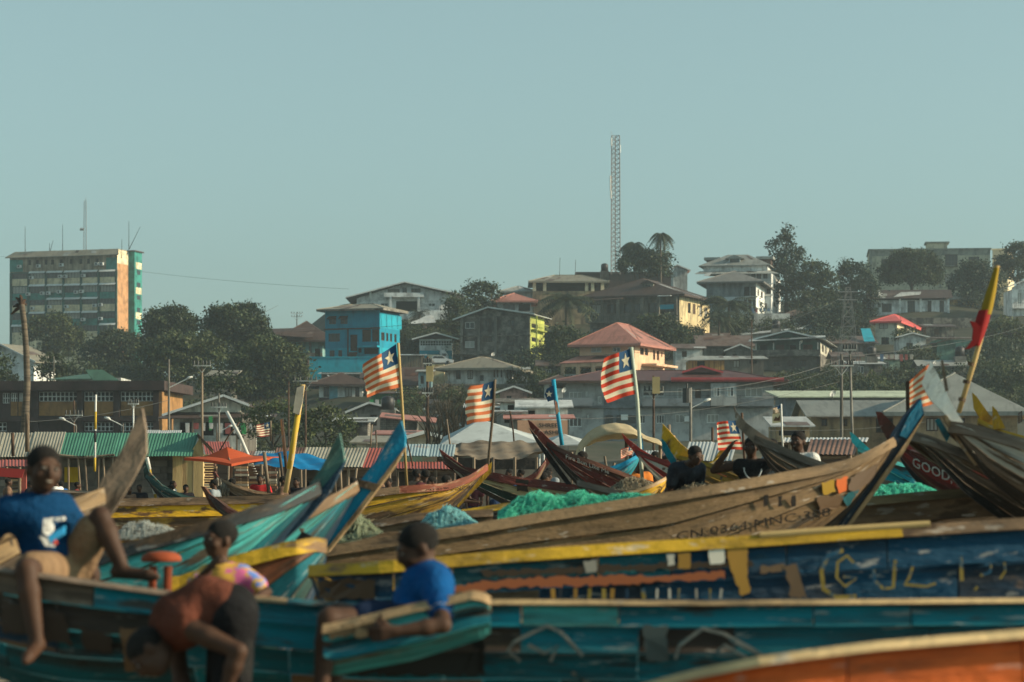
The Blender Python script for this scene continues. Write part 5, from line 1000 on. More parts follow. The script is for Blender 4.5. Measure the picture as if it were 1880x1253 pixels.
# paints
pB = lambda key, c, w=.35, **k: paintw(key, c, w, **k)
WOODB = paintw('bare weathered planks', (.20, .13, .075), .5, (.08, .052, .032)); WOODL = paintw('light worn planks', (.36, .245, .13), .4, (.17, .11, .06)); WOODD = paintw('dark wet planks', (.05, .038, .03), .4, (.10, .075, .05)); WOODG = paintw('grey weathered planks', (.22, .165, .12), .4, (.10, .072, .052))
pTEAL = pB('teal hull paint', (.006, .19, .25), .45, wood=(.05, .055, .05)); pTEALD = pB('dark teal hull paint', (.006, .11, .14), .4, wood=(.03, .034, .034)); pTURQ = pB('turquoise hull paint', (.075, .45, .44), .5, wood=(.14, .10, .065)); pBLUE = pB('deep blue hull paint', (.004, .05, .10), .3, wood=(.02, .06, .09)); pBLUE2 = pB('bright blue prow paint', (.006, .21, .36), .15); pNAVY = pB('navy hull paint', (.012, .04, .075), .3)
pYEL = pB('yellow rail paint', (.44, .27, .02), .35); pYELW = pB('worn yellow hull paint', (.62, .35, .02), .65, wood=(.12, .065, .03)); pMUST = pB('mustard hull paint', (.46, .27, .035), .8, wood=(.12, .07, .035)); pORNG = pB('orange red hull paint', (.72, .15, .03), .3); pRUST = pB('rust orange hull paint', (.34, .11, .045), .5); pRED = pB('red hull paint', (.28, .03, .022), .25); pMAR = pB('maroon hull paint', (.13, .03, .022), .3); pWHT = pB('white hull paint', (.66, .63, .53), .4); pCRM = pB('cream hull paint', (.42, .36, .2), .6); pBLK = pB('black hull paint', (.018, .02, .022), .3); pGRN = pB('dark green hull paint', (.02, .06, .055), .4); pMIX = pB('yellow brown hull paint', (.36, .20, .04), .45)
INKW = wm('white lettering paint', (.6, .58, .5), (.2, .1, .08), (.62, .7), 12, rnd=0); INKB = wm('dark lettering paint', (.010, .009, .008), (.06, .045, .03), (.68, .76), 10, rnd=0); INKG = wm('faded gold lettering', (.30, .22, .05), (.02, .09, .16), (.50, .58), 9, rnd=0)
B = {}
pORA = pB('strong orange hull paint', (.75, .15, .02), .12, da=(.6, .85))
WOODM = paintw('brown tarred planks', (.165, .108, .055), .45, (.08, .052, .03), da=(.48, .7))
RAILT = paintw('sun-toned bare rail', (.62, .44, .22), .2, (.45, .3, .15))  # bare wood tone brightened to carry the sun on rail tops
# nearest: orange boat, bottom right
b = Boat('orange-red boat side filling the bottom right corner', 8.2, [(1150, 1272), (1250, 1242), (1400, 1212), (1600, 1186), (1880, 1163), (2100, 1150), (2900, 1120), (3300, 1100)], None, .05, .9, (.12, .12), 5, [[pORA, pORA, pORNG]], RAILT, .018, seed=3, bl=(.5, 1.2), thw=1)
# teal boat across the front
tr = [(-260, 1020), (0, 1046), (150, 1068), (250, 1082), (330, 1092), (480, 1100), (600, 1110), (760, 1112), (900, 1106), (1300, 1108), (1880, 1103), (2150, 1100), (2700, 1085), (2950, 1065)]
b = B['B'] = Boat('long worn teal boat the children sit on', 11.3, tr, None, .0, 1.2, (.18, .12), 5, [[pTEAL, pTURQ, pTEAL, WOODG], [pTEALD, pTEAL, WOODD, pTEALD], [pTEALD, pTEAL, pTEALD, pNAVY], [pTEALD, pTEAL, WOODB, pTEAL], pTEALD], RAILT, .014, seed=4, bl=(.3, 1.0), keel=[(-260, 1120), (-20, 1232), (60, 1268), (160, 1285), (300, 1285), (700, 1320), (2150, 1330), (2800, 1330), (2950, 1110)], N=96, thw=2, rails=[(480, WOODG), (560, WOODL), (900, pTEAL), (None, RAILT)])
for q in ([(0, 1100), (50, 1115), (50, 1165), (5, 1160)], [(80, 1118), (118, 1128), (135, 1185), (80, 1178)], [(146, 1150), (206, 1165), (206, 1200), (152, 1188)]): b.mark(q, WOODD)
b.mark([(222, 1152), (280, 1156), (280, 1240), (228, 1232)], WOODB, name='repair_board')
for st in ([(955, 1215), (932, 1195), (945, 1178), (1005, 1150), (1030, 1162), (1070, 1205)], [(970, 1185), (1000, 1200), (1025, 1185), (1010, 1215)], [(1240, 1210), (1248, 1185), (1290, 1155), (1330, 1165), (1420, 1215)], [(1310, 1205), (1330, 1185), (1380, 1215)], [(1050, 1235), (1075, 1253), (1110, 1270)], [(1340, 1175), (1400, 1205), (1450, 1222)]): b.stroke(st, 7, wm('scraped pale paint', (.20, .21, .19), (.03, .1, .12), (.48, .56), 7, rnd=0))
for q in ([(640, 1128), (890, 1128), (890, 1240), (640, 1240)], [(1180, 1150), (1225, 1150), (1225, 1215), (1190, 1215)]): b.mark(q, pTEALD, .05)
# small plank canoe
b = B['S'] = Boat('small turquoise plank canoe with bare wooden edges resting against the teal boat', 10.36, [(598, 1152), (650, 1140), (740, 1118), (870, 1089), (890, 1094), (902, 1102)], None, .0, .3, (0, 0), 3, [pTURQ, pTEAL, pTURQ], WOODL, .03, keel=[(598, 1225), (612, 1240), (760, 1212), (885, 1172), (902, 1160)], thw=1, N=28, flare=9)
for q in ([(602, 1158), (700, 1136), (705, 1150), (606, 1175)],): b.mark(q, WOODL, .05, 'worn_board')
b.mark([(655, 1150), (682, 1165), (668, 1172), (650, 1170)], WOODL, .056, 'bare_patch')
# deep blue boat with yellow gunwale
DB = [pBLUE, pBLUE, pBLUE, pTEALD]
b = B['D'] = Boat('long deep blue boat with yellow gunwale and faded painted letters', 13.6, [(566, 1042), (700, 1035), (900, 1018), (1100, 1004), (1400, 986), (1600, 972), (1880, 955), (2150, 946), (2450, 925), (2650, 895)], [(566, 1046), (572, 1075), (580, 1100)], .06, 1.2, (.08, .2), 5, [DB, [pBLUE, WOODB, WOODB, pBLUE, pNAVY], [pBLUE, pRUST, pRUST, pMIX, pTEALD, pNAVY], [pBLUE, pNAVY], pNAVY], pYEL, .055, seed=12, bl=(.25, .8), rails=[(1620, pYEL), (None, WOODB)], N=84)
b.stroke([(1548, 1012), (1520, 1022), (1508, 1050), (1512, 1082), (1535, 1098), (1572, 1096)], 8, INKG); b.stroke([(1572, 1040), (1555, 1022), (1538, 1034), (1536, 1062), (1552, 1078), (1574, 1062), (1548, 1060)], 5, INKG)
b.stroke([(1604, 1048), (1606, 1068), (1622, 1082), (1640, 1080), (1644, 1030)], 6, INKG); b.stroke([(1676, 1042), (1668, 1064), (1660, 1074), (1700, 1078), (1718, 1072)], 5, INKG); b.stroke([(1764, 1022), (1766, 1068)], 7, INKG); b.stroke([(1808, 1040), (1820, 1036), (1818, 1052), (1800, 1058)], 5, INKG); b.stroke([(1844, 1034), (1846, 1050), (1836, 1064)], 4, INKG); b.stroke([(1795, 1078), (1790, 1085)], 5, INKG)
for q, m in (([(1072, 1032), (1095, 1030), (1095, 1052), (1075, 1054)], pWHT), ([(1224, 1020), (1238, 1020), (1238, 1038), (1226, 1040)], pWHT), ([(1244, 1017), (1268, 1016), (1266, 1046), (1246, 1046)], pMIX), ([(1334, 1010), (1372, 1008), (1376, 1090), (1360, 1095), (1340, 1040)], pMIX), ([(1440, 1040), (1462, 1036), (1482, 1098), (1452, 1098)], WOODB), ([(585, 1070), (640, 1062), (690, 1066), (690, 1100), (585, 1100)], pRUST), ([(1300, 1012), (1330, 1010), (1330, 1036), (1304, 1038)], pWHT)): b.mark(q, m)
for q, m in (([(880, 1050), (1100, 1040), (1380, 1030), (1384, 1040), (1120, 1052), (890, 1060)], WOODB), ([(800, 1082), (930, 1064), (1060, 1060), (1250, 1056), (1330, 1050), (1330, 1064), (1100, 1076), (930, 1080), (860, 1090)], pRUST), ([(1395, 1042), (1440, 1036), (1440, 1048), (1396, 1054)], WOODB)): b.mark(q, m, .05)
for i in range(14): x = 1010+i*24+R.uniform(-6, 6); b.stroke([(x, 1082), (x+R.uniform(-2, 2), 1100)], R.uniform(3, 8), R.choice([pWHT, pMIX, INKG, pNAVY]), name='paint_run')
# bamboo pole on its rail
mb = MB(); mb.tube([b.pt(1362, 978, .62), b.pt(1500, 968, .62), b.pt(1660, 958, .62)], .018, 6); tag(mb.build('bamboo_pole', BAMB), 'bamboo pole lying along the blue boat rail', 'pole')
# brown prow on the left
b = B['C'] = Boat('bare brown wooden boat with a tall blade prow behind the boy', 14.2, [(-260, 1050), (-60, 985), (60, 945), (130, 922), (196, 898)], [(200, 905), (165, 965), (130, 1030), (90, 1080)], .05, 1.1, (0, .5), 5, [WOODL, WOODL, WOODG, WOODG, WOODB], WOODL, .09, seed=5)
b.blade([(262, 750), (269, 790), (270, 832), (243, 884), (212, 935), (170, 992), (146, 1010), (160, 945), (190, 880), (228, 822)], WOODG, .1)
# yellow and rust boat end
b = B['E3'] = Boat('boat end with thick yellow and rust gunwale before the turquoise prows', 15.0, [(330, 1062), (430, 1024), (520, 1000), (580, 990), (600, 994)], [(602, 1000), (598, 1035), (580, 1090)], .05, 1.0, (0, .2), 4, [pRUST, pTEALD, pGRN, pNAVY], pYEL, .08, seed=6, thw=0)
# turquoise prow boats
b = B['E2'] = Boat('turquoise boat with tall bright blue blade prow', 17.7, [(380, 1040), (480, 975), (575, 932), (662, 884)], [(668, 884), (640, 935), (600, 1005), (565, 1055)], -.05, 1.15, (0, .55), 5, [pTURQ, [pTURQ, pTEAL, WOODB], pTEAL, pTEALD, pNAVY], WOODB, .075, seed=7)
b.blade([(737, 773), (745, 800), (744, 822), (720, 858), (694, 892), (654, 942), (612, 1000), (598, 1012), (600, 985), (628, 930), (662, 884), (690, 848), (716, 804)], pBLUE2, .1); b.blade([(745, 822), (722, 862), (660, 944), (604, 1014), (598, 1012), (654, 940), (718, 856)], WOODL, .125, name='stem_edge')
b.blade([(660, 880), (700, 890), (690, 902), (655, 892)], WOODB, .14, name='stem_collar')
mb = MB(); mb.prism([b.pt(568, 985, .72), b.pt(580, 972, .72), b.pt(616, 992, .72), b.pt(600, 1020, .72)], (0, .06, 0)); tag(mb.build('rubber_strap', pBLK), 'black rubber strap hung over the turquoise boat', 'strap')
b = B['E1'] = Boat('weathered turquoise boat with navy-edged prow, left of the bright blue prow', 16.4, [(150, 1030), (225, 1002), (400, 955), (520, 918), (592, 886)], [(598, 888), (560, 945), (520, 995), (480, 1050)], -.04, 1.15, (0, .5), 5, [pTURQ, [pTURQ, pTURQ, WOODB], pTURQ, pTEALD, pNAVY], pB('weathered navy rail', (.05, .06, .065), .55), .085, seed=8)
b.blade([(624, 795), (634, 845), (604, 900), (560, 950), (512, 996), (520, 965), (556, 908), (592, 858)], pB('grey turquoise prow paint', (.10, .25, .22), .6), .09); b.blade([(634, 848), (606, 904), (562, 955), (516, 998), (508, 990), (556, 940), (600, 888)], pNAVY, .12, name='stem_edge')
# brown numbered boat
b = B['F'] = Boat('big brown planked boat numbered CN-0364-MNC-308 with blue-tipped prow', 19.5, [(520, 1020), (620, 1002), (850, 968), (1000, 942), (1200, 911), (1400, 877), (1500, 859), (1560, 846), (1608, 824), (1642, 804)], [(1648, 808), (1602, 878), (1556, 940), (1500, 992)], .10, 1.4, (0, .42), 5, [WOODM, WOODM, WOODM, WOODM, WOODD], paintw('tan brown rail', (.26, .175, .095), .3, (.15, .10, .055)), .075, seed=9, N=60)  # rail in plain tan brown, worn
b.blade([(1688, 733), (1694, 762), (1655, 828), (1600, 905), (1540, 986), (1528, 984), (1580, 900), (1622, 838), (1640, 795), (1662, 762)], pNAVY, .1); b.blade([(1688, 733), (1692, 760), (1662, 806), (1648, 800), (1666, 762)], pBLUE2, .115, name='blue_tip'); b.blade([(1694, 762), (1657, 830), (1602, 907), (1542, 988), (1536, 986), (1598, 898), (1650, 826)], WOODL, .13, name='stem_edge')
b.text('CN\u00b70364\u00b7MNC\u00b7308', 1240, 994, 16, -.165, INKB, sx=1.6)
for q, m in (([(1562, 878), (1598, 860), (1616, 850), (1600, 882), (1572, 908), (1558, 900)], pBLUE2), ([(1536, 882), (1558, 876), (1554, 902), (1540, 908)], pORNG), ([(1508, 888), (1532, 882), (1534, 904), (1512, 910)], pYEL), ([(1500, 914), (1550, 908), (1540, 934), (1505, 940)], pRUST), ([(1545, 912), (1578, 900), (1555, 930)], pTEAL)): b.mark(q, m, .052, 'paint_patch')
for x in (1402, 1428, 1453): b.mark([(x, 912), (x+8, 910), (x+8, 930), (x, 932)], INKB, .052, 'painted_block')
# boats with prows on the right
b = Boat('brown boat with mint interior behind the numbered prow', 21.5, [(1440, 934), (1560, 918), (1700, 905), (1880, 892), (2200, 885), (2420, 870)], None, .0, 1.3, (.08, .2), 5, [WOODB, WOODB, [WOODB, WOODD, WOODL], WOODD], paintw('tan rail', (.25, .18, .09), .3), .07, seed=10)
b = B['G3'] = Boat('red boat lettered GOOD with a red blade prow', 24.5, [(1638, 808), (1700, 830), (1800, 872), (1950, 915), (2250, 940), (2400, 930)], [(1636, 808), (1660, 858), (1700, 905), (1768, 948)], -.1, 1.3, (.3, .15), 5, [pMAR, pMAR, pRED, pMAR, pBLK], pRED, .05, seed=11)
b.blade([(1608, 756), (1618, 757), (1645, 785), (1664, 820), (1650, 838), (1632, 812), (1614, 780)], pMAR, .09); b.text('GOOD,', 1674, 856, 17, .42, INKW, sx=.95)
b = B['G2'] = Boat('dark weathered boat with heavy planks below the white prow', 20.5, [(1664, 792), (1700, 800), (1780, 832), (1880, 872), (2060, 915), (2350, 940), (2550, 925)], [(1660, 795), (1698, 826), (1732, 862), (1768, 902), (1850, 965)], -.1, 1.4, (.28, .15), 5, [WOODG, WOODB, WOODG, WOODD, pBLK], WOODG, .08, seed=12)
b = B['G1'] = Boat('peeling white boat with tall white blade prow', 19.8, [(1742, 776), (1790, 782), (1880, 808), (2060, 850), (2300, 880), (2500, 880)], [(1738, 775), (1775, 830), (1815, 880), (1870, 925), (1930, 965)], -.12, 1.4, (.28, .15), 5, [pWHT, pWHT, pWHT, WOODG, WOODD], WOODG, .09, seed=13)
b.blade([(1708, 665), (1722, 690), (1736, 720), (1752, 752), (1772, 782), (1758, 792), (1736, 762), (1708, 735), (1692, 704)], pB('peeling white prow paint', (.8, .78, .7), .3, da=(.6, .8)), .1); b.blade([(1736, 762), (1760, 792), (1800, 852), (1790, 856), (1748, 796), (1730, 765)], WOODL, .12, name='stem_edge')
b.blade([(1716, 772), (1724, 768), (1744, 800), (1738, 812)], pTEAL, .1, name='teal_wedge'); b.blade([(1724, 665), (1728, 664), (1738, 720), (1732, 720)], WOODG, .05, .25, 'thin_stick')
b = Boat('boat with yellow forked prow at the right edge', 25.0, [(1795, 770), (1840, 792), (1920, 815), (2050, 840), (2250, 860), (2350, 855)], [(1795, 775), (1815, 830), (1850, 900)], -.1, 1.2, (.3, .15), 4, [pYELW, pMUST, pMIX, WOODD], pYEL, .05, seed=14); b.blade([(1785, 722), (1792, 728), (1816, 762), (1838, 790), (1812, 792), (1788, 750)], pYEL, .08); b.blade([(1817, 748), (1824, 755), (1840, 788), (1818, 790)], pYEL, .08, .3)
b = Boat('small turquoise prow standing before the tin roof', 33.0, [(1575, 822), (1610, 840), (1700, 862)], [(1575, 825), (1590, 860), (1610, 900)], -.1, 1.1, (.5, 0), 4, [pTEAL, pTEAL, WOODD, WOODD], pTURQ, .05, seed=15, thw=0); b.blade([(1560, 793), (1566, 796), (1598, 826), (1584, 834), (1564, 812)], pB('light turquoise prow', (.03, .36, .40), .2), .08)
b = B['I'] = Boat('tall dark brown boat with curved prow beside the yellow boat', 26.0, [(1385, 801), (1430, 819), (1480, 840), (1560, 868), (1700, 902)], [(1383, 802), (1402, 842), (1425, 872), (1470, 905)], -.12, 1.4, (.5, 0), 5, [WOODB, WOODG, WOODB, WOODD, WOODD], WOODG, .08, seed=16)
b.blade([(1347, 745), (1352, 756), (1372, 778), (1400, 798), (1424, 812), (1404, 842), (1382, 812), (1352, 782)], WOODG, .1)
b = B['H'] = Boat('ochre yellow boat with blue-edged prow', 29.0, [(1246, 838), (1290, 848), (1350, 868), (1410, 886), (1560, 920)], [(1242, 840), (1262, 872), (1295, 905), (1340, 930)], -.12, 1.4, (.5, 0), 5, [pMIX, pMIX, paintw('ochre planks', (.30, .17, .05), .4), WOODB, WOODD], pYEL, .045, seed=17)
b.blade([(1217, 779), (1224, 786), (1250, 815), (1290, 848), (1256, 856), (1234, 832), (1215, 805)], pYELW, .1); b.blade([(1215, 805), (1222, 812), (1242, 846), (1236, 858), (1216, 826)], pTEAL, .12, name='blue_edge')
b = B['J'] = Boat('red and white striped boat with pointed red prow', 33.0, [(1168, 828), (1200, 840), (1260, 858), (1380, 885)], [(1164, 828), (1192, 866), (1225, 902), (1250, 930)], -.1, 1.3, (.5, 0), 5, [pRED, pWHT, pRED, pWHT, pWHT], pRED, .06, seed=18)
b.blade([(1142, 796), (1150, 804), (1176, 824), (1202, 840), (1186, 852), (1164, 830), (1146, 808)], pRED, .09)
for q in ([(1232, 888), (1238, 884), (1246, 890), (1240, 897)], [(1226, 862), (1236, 862), (1236, 868), (1226, 868)]): b.mark(q, INKB, .054)
b = Boat('low yellow boat bow with black letters among the nets', 27.0, [(1120, 912), (1165, 902), (1200, 890), (1222, 878)], [(1226, 880), (1218, 905), (1200, 925)], .1, 1.0, (0, .5), 3, [pYEL, pYELW, WOODD], WOODL, .03, seed=19, thw=0); b.text('2', 1208, 906, 13, 0, INKB)
b = B['K'] = Boat('dark red boat lettered Fire Bun Like Me with black bottom', 36.0, [(1004, 812), (1050, 834), (1100, 852), (1175, 880), (1320, 915)], [(1000, 812), (1026, 852), (1058, 890), (1095, 925)], -.1, 1.4, (.5, 0), 5, [pMAR, pMAR, pMAR, pBLK, pBLK], paintw('brown red rail', (.17, .07, .045), .3), .06, seed=20)
b.blade([(969, 771), (976, 775), (1008, 806), (1046, 838), (1024, 848), (996, 814), (974, 786)], pMAR, .1); b.blade([(972, 786), (996, 816), (1022, 852), (1050, 890), (1040, 890), (1010, 850), (985, 812)], pBLK, .12, name='stem_edge'); b.text('Fire Bun Like Me', 1038, 842, 8, .37, INKW, sx=1.05)
b = B['L'] = Boat('cream and black boat with maroon gunwale and white stem', 40.0, [(814, 836), (850, 858), (930, 874), (1060, 892), (1200, 905)], [(810, 832), (845, 870), (880, 902), (930, 930)], -.05, 1.5, (.4, 0), 4, [pCRM, pCRM, pGRN, pBLK], pMAR, .13, seed=21)
b.blade([(807, 826), (816, 832), (846, 862), (880, 898), (870, 900), (838, 868), (812, 842)], pWHT, .12); b.blade([(806, 824), (812, 828), (850, 856), (838, 858), (815, 840)], pMAR, .13, name='stem_cap'); b.mark([(948, 880), (970, 882), (970, 905), (948, 902)], WOODD, name='repair_board')
b = Boat('small maroon stern post behind the cream boat', 43.0, [(950, 886), (985, 868), (1002, 846)], [(1006, 846), (990, 880), (970, 905)], .1, 1.0, (0, .5), 3, [pMAR, WOODB, WOODD], pMAR, .05, seed=22, thw=0); b.blade([(1009, 832), (1010, 848), (985, 882), (964, 884), (992, 856)], pMAR, .1)
b = B['M'] = Boat('long yellow worn boat numbered MNC-303 with upswept bow', 35.0, [(150, 922), (205, 918), (450, 913), (640, 906), (740, 894), (820, 889), (864, 874), (896, 852)], [(900, 852), (868, 895), (838, 930), (790, 962)], .05, 1.5, (0, .2), 4, [pYELW, pMUST, pMUST, WOODD], WOODB, .1, seed=23, N=60, rails=[(735, WOODB), (None, paintw('red brown peeling rail', (.20, .06, .035), .5, (.4, .25, .15)))])
b.blade([(903, 848), (902, 868), (872, 900), (842, 932), (836, 928), (864, 890), (884, 866)], pYEL, .1); b.text('CN\u00b70179\u00b7MNC\u00b7303', 780, 907, 7.5, -.10, INKB, sx=1.15)
b = Boat('dark boat with pale yellow gunwale behind the green nets', 25.5, [(850, 938), (930, 926), (1060, 921), (1200, 912), (1330, 900)], None, 0, 1.3, (0, 0), 4, [WOODD, WOODD, pBLK, pBLK], pYEL, .055, seed=24)
b = Boat('weathered brown boat hull tipped among the nets', 23.5, [(1060, 884), (1100, 894), (1160, 908), (1260, 930)], [(1056, 884), (1085, 910), (1120, 940)], -.1, 1.2, (.6, 0), 4, [WOODG, WOODB, WOODG, WOODD], WOODG, .05, seed=25, thw=0)
b = Boat('bare plank boat half hidden behind the blue-green net', 22.5, [(600, 1000), (690, 958), (760, 945), (900, 938)], None, .05, 1.2, (.2, 0), 4, [WOODB, WOODB, WOODD, WOODD], WOODB, .06, seed=26)
b = Boat('small black-green boat by the block wall hut', 56.0, [(268, 872), (300, 894), (345, 912), (420, 918)], [(266, 872), (285, 905), (310, 930)], -.1, 1.3, (.5, 0), 4, [pGRN, pGRN, pBLK, pBLK], pGRN, .07, seed=27); b.blade([(261, 835), (266, 838), (274, 866), (300, 893), (286, 902), (266, 876)], pGRN, .12)
b = Boat('boat with red-brown curved prow in front of the mustard hull', 31.0, [(384, 908), (420, 936), (470, 958), (560, 975)], [(382, 908), (410, 945), (450, 975)], -.1, 1.2, (.5, 0), 4, [WOODB, WOODD, WOODD, WOODD], pMAR, .05, seed=28); b.blade([(370, 893), (377, 894), (398, 924), (432, 946), (418, 952), (388, 930)], pB('red brown prow', (.12, .05, .03), .3), .1)
b = Boat('brown boat with coiled rope under the orange umbrella', 53.0, [(398, 876), (430, 890), (470, 902), (520, 908)], [(396, 876), (412, 900), (440, 925)], -.1, 1.3, (.5, 0), 4, [WOODB, WOODB, WOODD, WOODD], WOODB, .06, seed=29); b.blade([(390, 866), (395, 866), (406, 884), (420, 894), (406, 900)], pMAR, .12)
rp = b; mb = MB()
for i in range(5): c = b.pt(404+i*5, 893+i*2, .3); mb.tube([c+Vector((.06*math.cos(a*.9), -.5*math.cos(a)*.5, .16*math.sin(a))) for a in [q*math.pi/6 for q in range(13)]], .03, 5)
tag(mb.build('rope', ROPE), 'coil of grey rope wound on the brown boat bow', 'rope')
b = Boat('small blue boat with upswept prow behind the dark red boat', 39.0, [(1100, 866), (1140, 852), (1168, 838), (1176, 824)], [(1180, 826), (1168, 856), (1150, 885)], .1, 1.1, (0, .5), 4, [pBLUE2, pTEAL, pTEAL, WOODD], pBLUE2, .05, seed=30, thw=0); b.blade([(1178, 800), (1181, 826), (1168, 850), (1152, 862), (1160, 842)], pBLUE2, .1)
b = Boat('yellow prow tip behind the man in the black vest', 38.0, [(1270, 862), (1310, 848), (1326, 836)], [(1330, 838), (1318, 868), (1300, 895)], .1, 1.1, (0, .5), 3, [pYEL, pYELW, WOODD], pYEL, .05, seed=31, thw=0); b.blade([(1328, 818), (1336, 836), (1322, 852), (1302, 858)], pYEL, .1)
b = Boat('grey boat bow at the far left behind the boy', 48.0, [(100, 900), (150, 902), (200, 905), (215, 885)], [(218, 885), (205, 915), (190, 935)], 0, 1.2, (0, .3), 3, [WOODG, WOODB, WOODD], WOODG, .05, seed=32, thw=0)
# ---------------------------------------------------------------- beach market: hut, stalls, umbrella, tarpaulins
def corr(name, mat, par, e0, e1, r1, r0, off, pitch=.09, amp=.011, rows=3, sag=0.):
    """one corrugated sheet: eave corners e0 e1, ridge corners r1 r0"""
    e0, e1, r0, r1 = map(Vector, (e0, e1, r0, r1)); n = max(8, int((e1-e0).length/pitch*4)); nv = (e1-e0).cross(r0-e0).normalized(); V = []; Q = []
    for j in range(rows+1):
        v = j/rows
        for i in range(n+1):
            u = i/n; p = (e0.lerp(e1, u)).lerp(r0.lerp(r1, u), v)+nv*amp*math.sin(i*math.pi/2+.3)-Vector((0, 0, sag*math.sin(v*math.pi))); V.append(p-off)
    for j in range(rows):
        for i in range(n): a = j*(n+1)+i; Q.append((a, a+1, a+n+2, a+n+1))
    return link(name, npmesh(name, V, Q, mat), par)
def sheets(par, off, x0, x1, re, rr, d, rise, mats, w=.8, sl=0, sag=0., pitch=.09):
    """row of roof sheets between photo columns; re/rr rows of eave and ridge, rise = distance from eave to ridge"""
    k = F/d; n = max(1, round((x1-x0)/k/w))
    for i in range(n):
        a, b = x0+(x1-x0)*i/n, x0+(x1-x0)*(i+1)/n; m = mats[i % len(mats)] if isinstance(mats, list) else mats; dz = R.uniform(-.012, .012)
        z = Vector((0, 0, dz)); corr('roof_sheet', m, par, W(a, re+R.uniform(-1, 1), d)+z, W(b+1.2, re+R.uniform(-1, 1), d)+z, W(b+sl+1.2, rr, d+rise)+z, W(a+sl, rr, d+rise)+z, off, pitch=pitch, sag=sag)
GSH = tin('green corrugated sheet', (.07, .22, .15), .12, (.035, .06, .04)); CSH = tin('cream corrugated sheet', (.36, .34, .27), .6, (.2, .16, .11)); RSH = tin('red corrugated sheet', (.34, .09, .07), .55, (.2, .07, .05)); OSH = tin('rust corrugated sheet', (.20, .11, .075), .7, (.09, .045, .03)); BSH = tin('pale blue corrugated sheet', (.28, .36, .38), .5, (.30, .22, .18)); ZSH = tin('zinc corrugated sheet', (.33, .36, .36), .3, (.15, .12, .09))
MATW = wm('woven palm mat', (.50, .36, .17), (.28, .19, .09), (.5, .66), 1.2, (6, 1, .5), bump=.4, bsc=9); BLKM = wall('grey concrete block', (.21, .19, .165), .55)
# block hut
d = 74; o = W(190, 968, d); hut = thing('block_hut', 'grey block hut with green corrugated roof and woven mat corner', 'hut', o); k = F/d
sheets(hut, o, 108, 352, 838, 795, d-.5, 2.2, GSH, .82, 12); sheets(hut, o, -60, 108, 838, 794, d-.5, 2.2, CSH, .82, 12)
bm = MB(); bm.box(0, .385, 0, .14, 0, .185); bme = bm.mesh('block', BLKM); y = d+.35
for r in range(11):
    for c in range(14):
        x = W(200, 0, y).x+(c-(.5 if r % 2 else 0))*.4
        if x < W(150, 0, y).x or x > W(316, 0, y).x-.3: continue
        link('block', bme, hut, Vector((x, y+R.uniform(-.012, .012), .02+r*.2))-o)
for c in range(5):
    for r in range(11):
        for sgn in (0,):
            link('block', bme, hut, Vector((W(-60, 0, y).x+c*.8+(r % 2)*.4, y+.02+R.uniform(-.01, .01), .02+r*.2))-o)
quick('mortar_wall', CONC, hut, 'box', W(-80, 0, y).x-o.x, W(318, 0, y).x-o.x, .40, .52, .0-o.z, 2.25-o.z); quick('side_wall', MATW, hut, 'box', W(371, 0, y).x-o.x-.06, W(371, 0, y).x-o.x, .15, 3.2, -o.z, 2.2-o.z)
for i in range(3): a, b = 316+i*19, 316+(i+1)*19; quick('mat_panel', MATW, hut, 'box', W(a, 0, d).x-o.x+.01, W(b, 0, d).x-o.x-.01, .05+.02*(i % 2), .12+.02*(i % 2), -o.z, W(0, 836, d).z-o.z)
quick('gable_mat', MATW, hut, 'prism', [W(345, 838, d+.1)-o, W(374, 838, d+.1)-o, W(368, 803, d+.1)-o+Vector((0, 0, 0))], (0, .08, 0))
mb = MB(); mb.prism([W(362, 795, d-.2)-o, W(392, 826, d-.2)-o, W(392, 832, d+3)-o, W(362, 800, d+3)-o], (0, 0, -.05)); mb.build('roof_overhang', BRNR, hut)
mb = MB(); mb.box(W(116, 0, d).x-o.x, W(141, 0, d).x-o.x, .2, .3, W(0, 886, d).z-o.z, W(0, 858, d).z-o.z); mb.build('yellow_board', wm('yellow board', (.42, .27, .02)), hut)
for i, x in enumerate((128, 146, 158, 192, 206, 182)): mb = MB(); mb.tube([W(x, 975, d-.4)-o, W(x+R.uniform(-2, 2), 905, d-.4)-o, W(x+R.uniform(-3, 3), 840, d-.4)-o], .035, 6); mb.build('stick_post', WOODP, hut)
mb = MB(); mb.tube([W(x, 838+2*math.sin(x*.05), d-.45)-o for x in range(90, 222, 12)], .045, 6); mb.build('pole_beam', WOODP, hut)
# red stall at the far left with stacked firewood
d = 66; o = W(40, 965, d); st = thing('stall', 'small stall with red cloth and stacked firewood at the left edge', 'stall', o)
sheets(st, o, -40, 60, 858, 845, d, 1.2, RSH, .8); mb = MB(); mb.prism([W(-20, 858, d-.1)-o, W(45, 862, d-.1)-o, W(40, 878, d-.1)-o, W(-20, 874, d-.1)-o], (0, .03, 0)); mb.build('red_cloth', plain('red cloth', (.42, .05, .045), .9, trans=.2), st)
for x in (-10, 12, 36): mb = MB(); mb.tube([W(x, 965, d)-o, W(x, 858, d)-o], .05, 6); mb.build('post', WOODP, st)
for i in range(9): mb = MB(); r = 868+i*5; mb.bar(W(16+R.uniform(-2, 2), r, d)-o, W(38+R.uniform(-2, 2), r-1+R.uniform(-1, 1), d)-o, .055); mb.build('firewood', WOODL if i % 2 else BROWN, st)
quick('red_board', RSH, st, 'box', W(38, 0, d).x-o.x, W(48, 0, d).x-o.x, 0, .1, W(0, 912, d).z-o.z, W(0, 862, d).z-o.z)
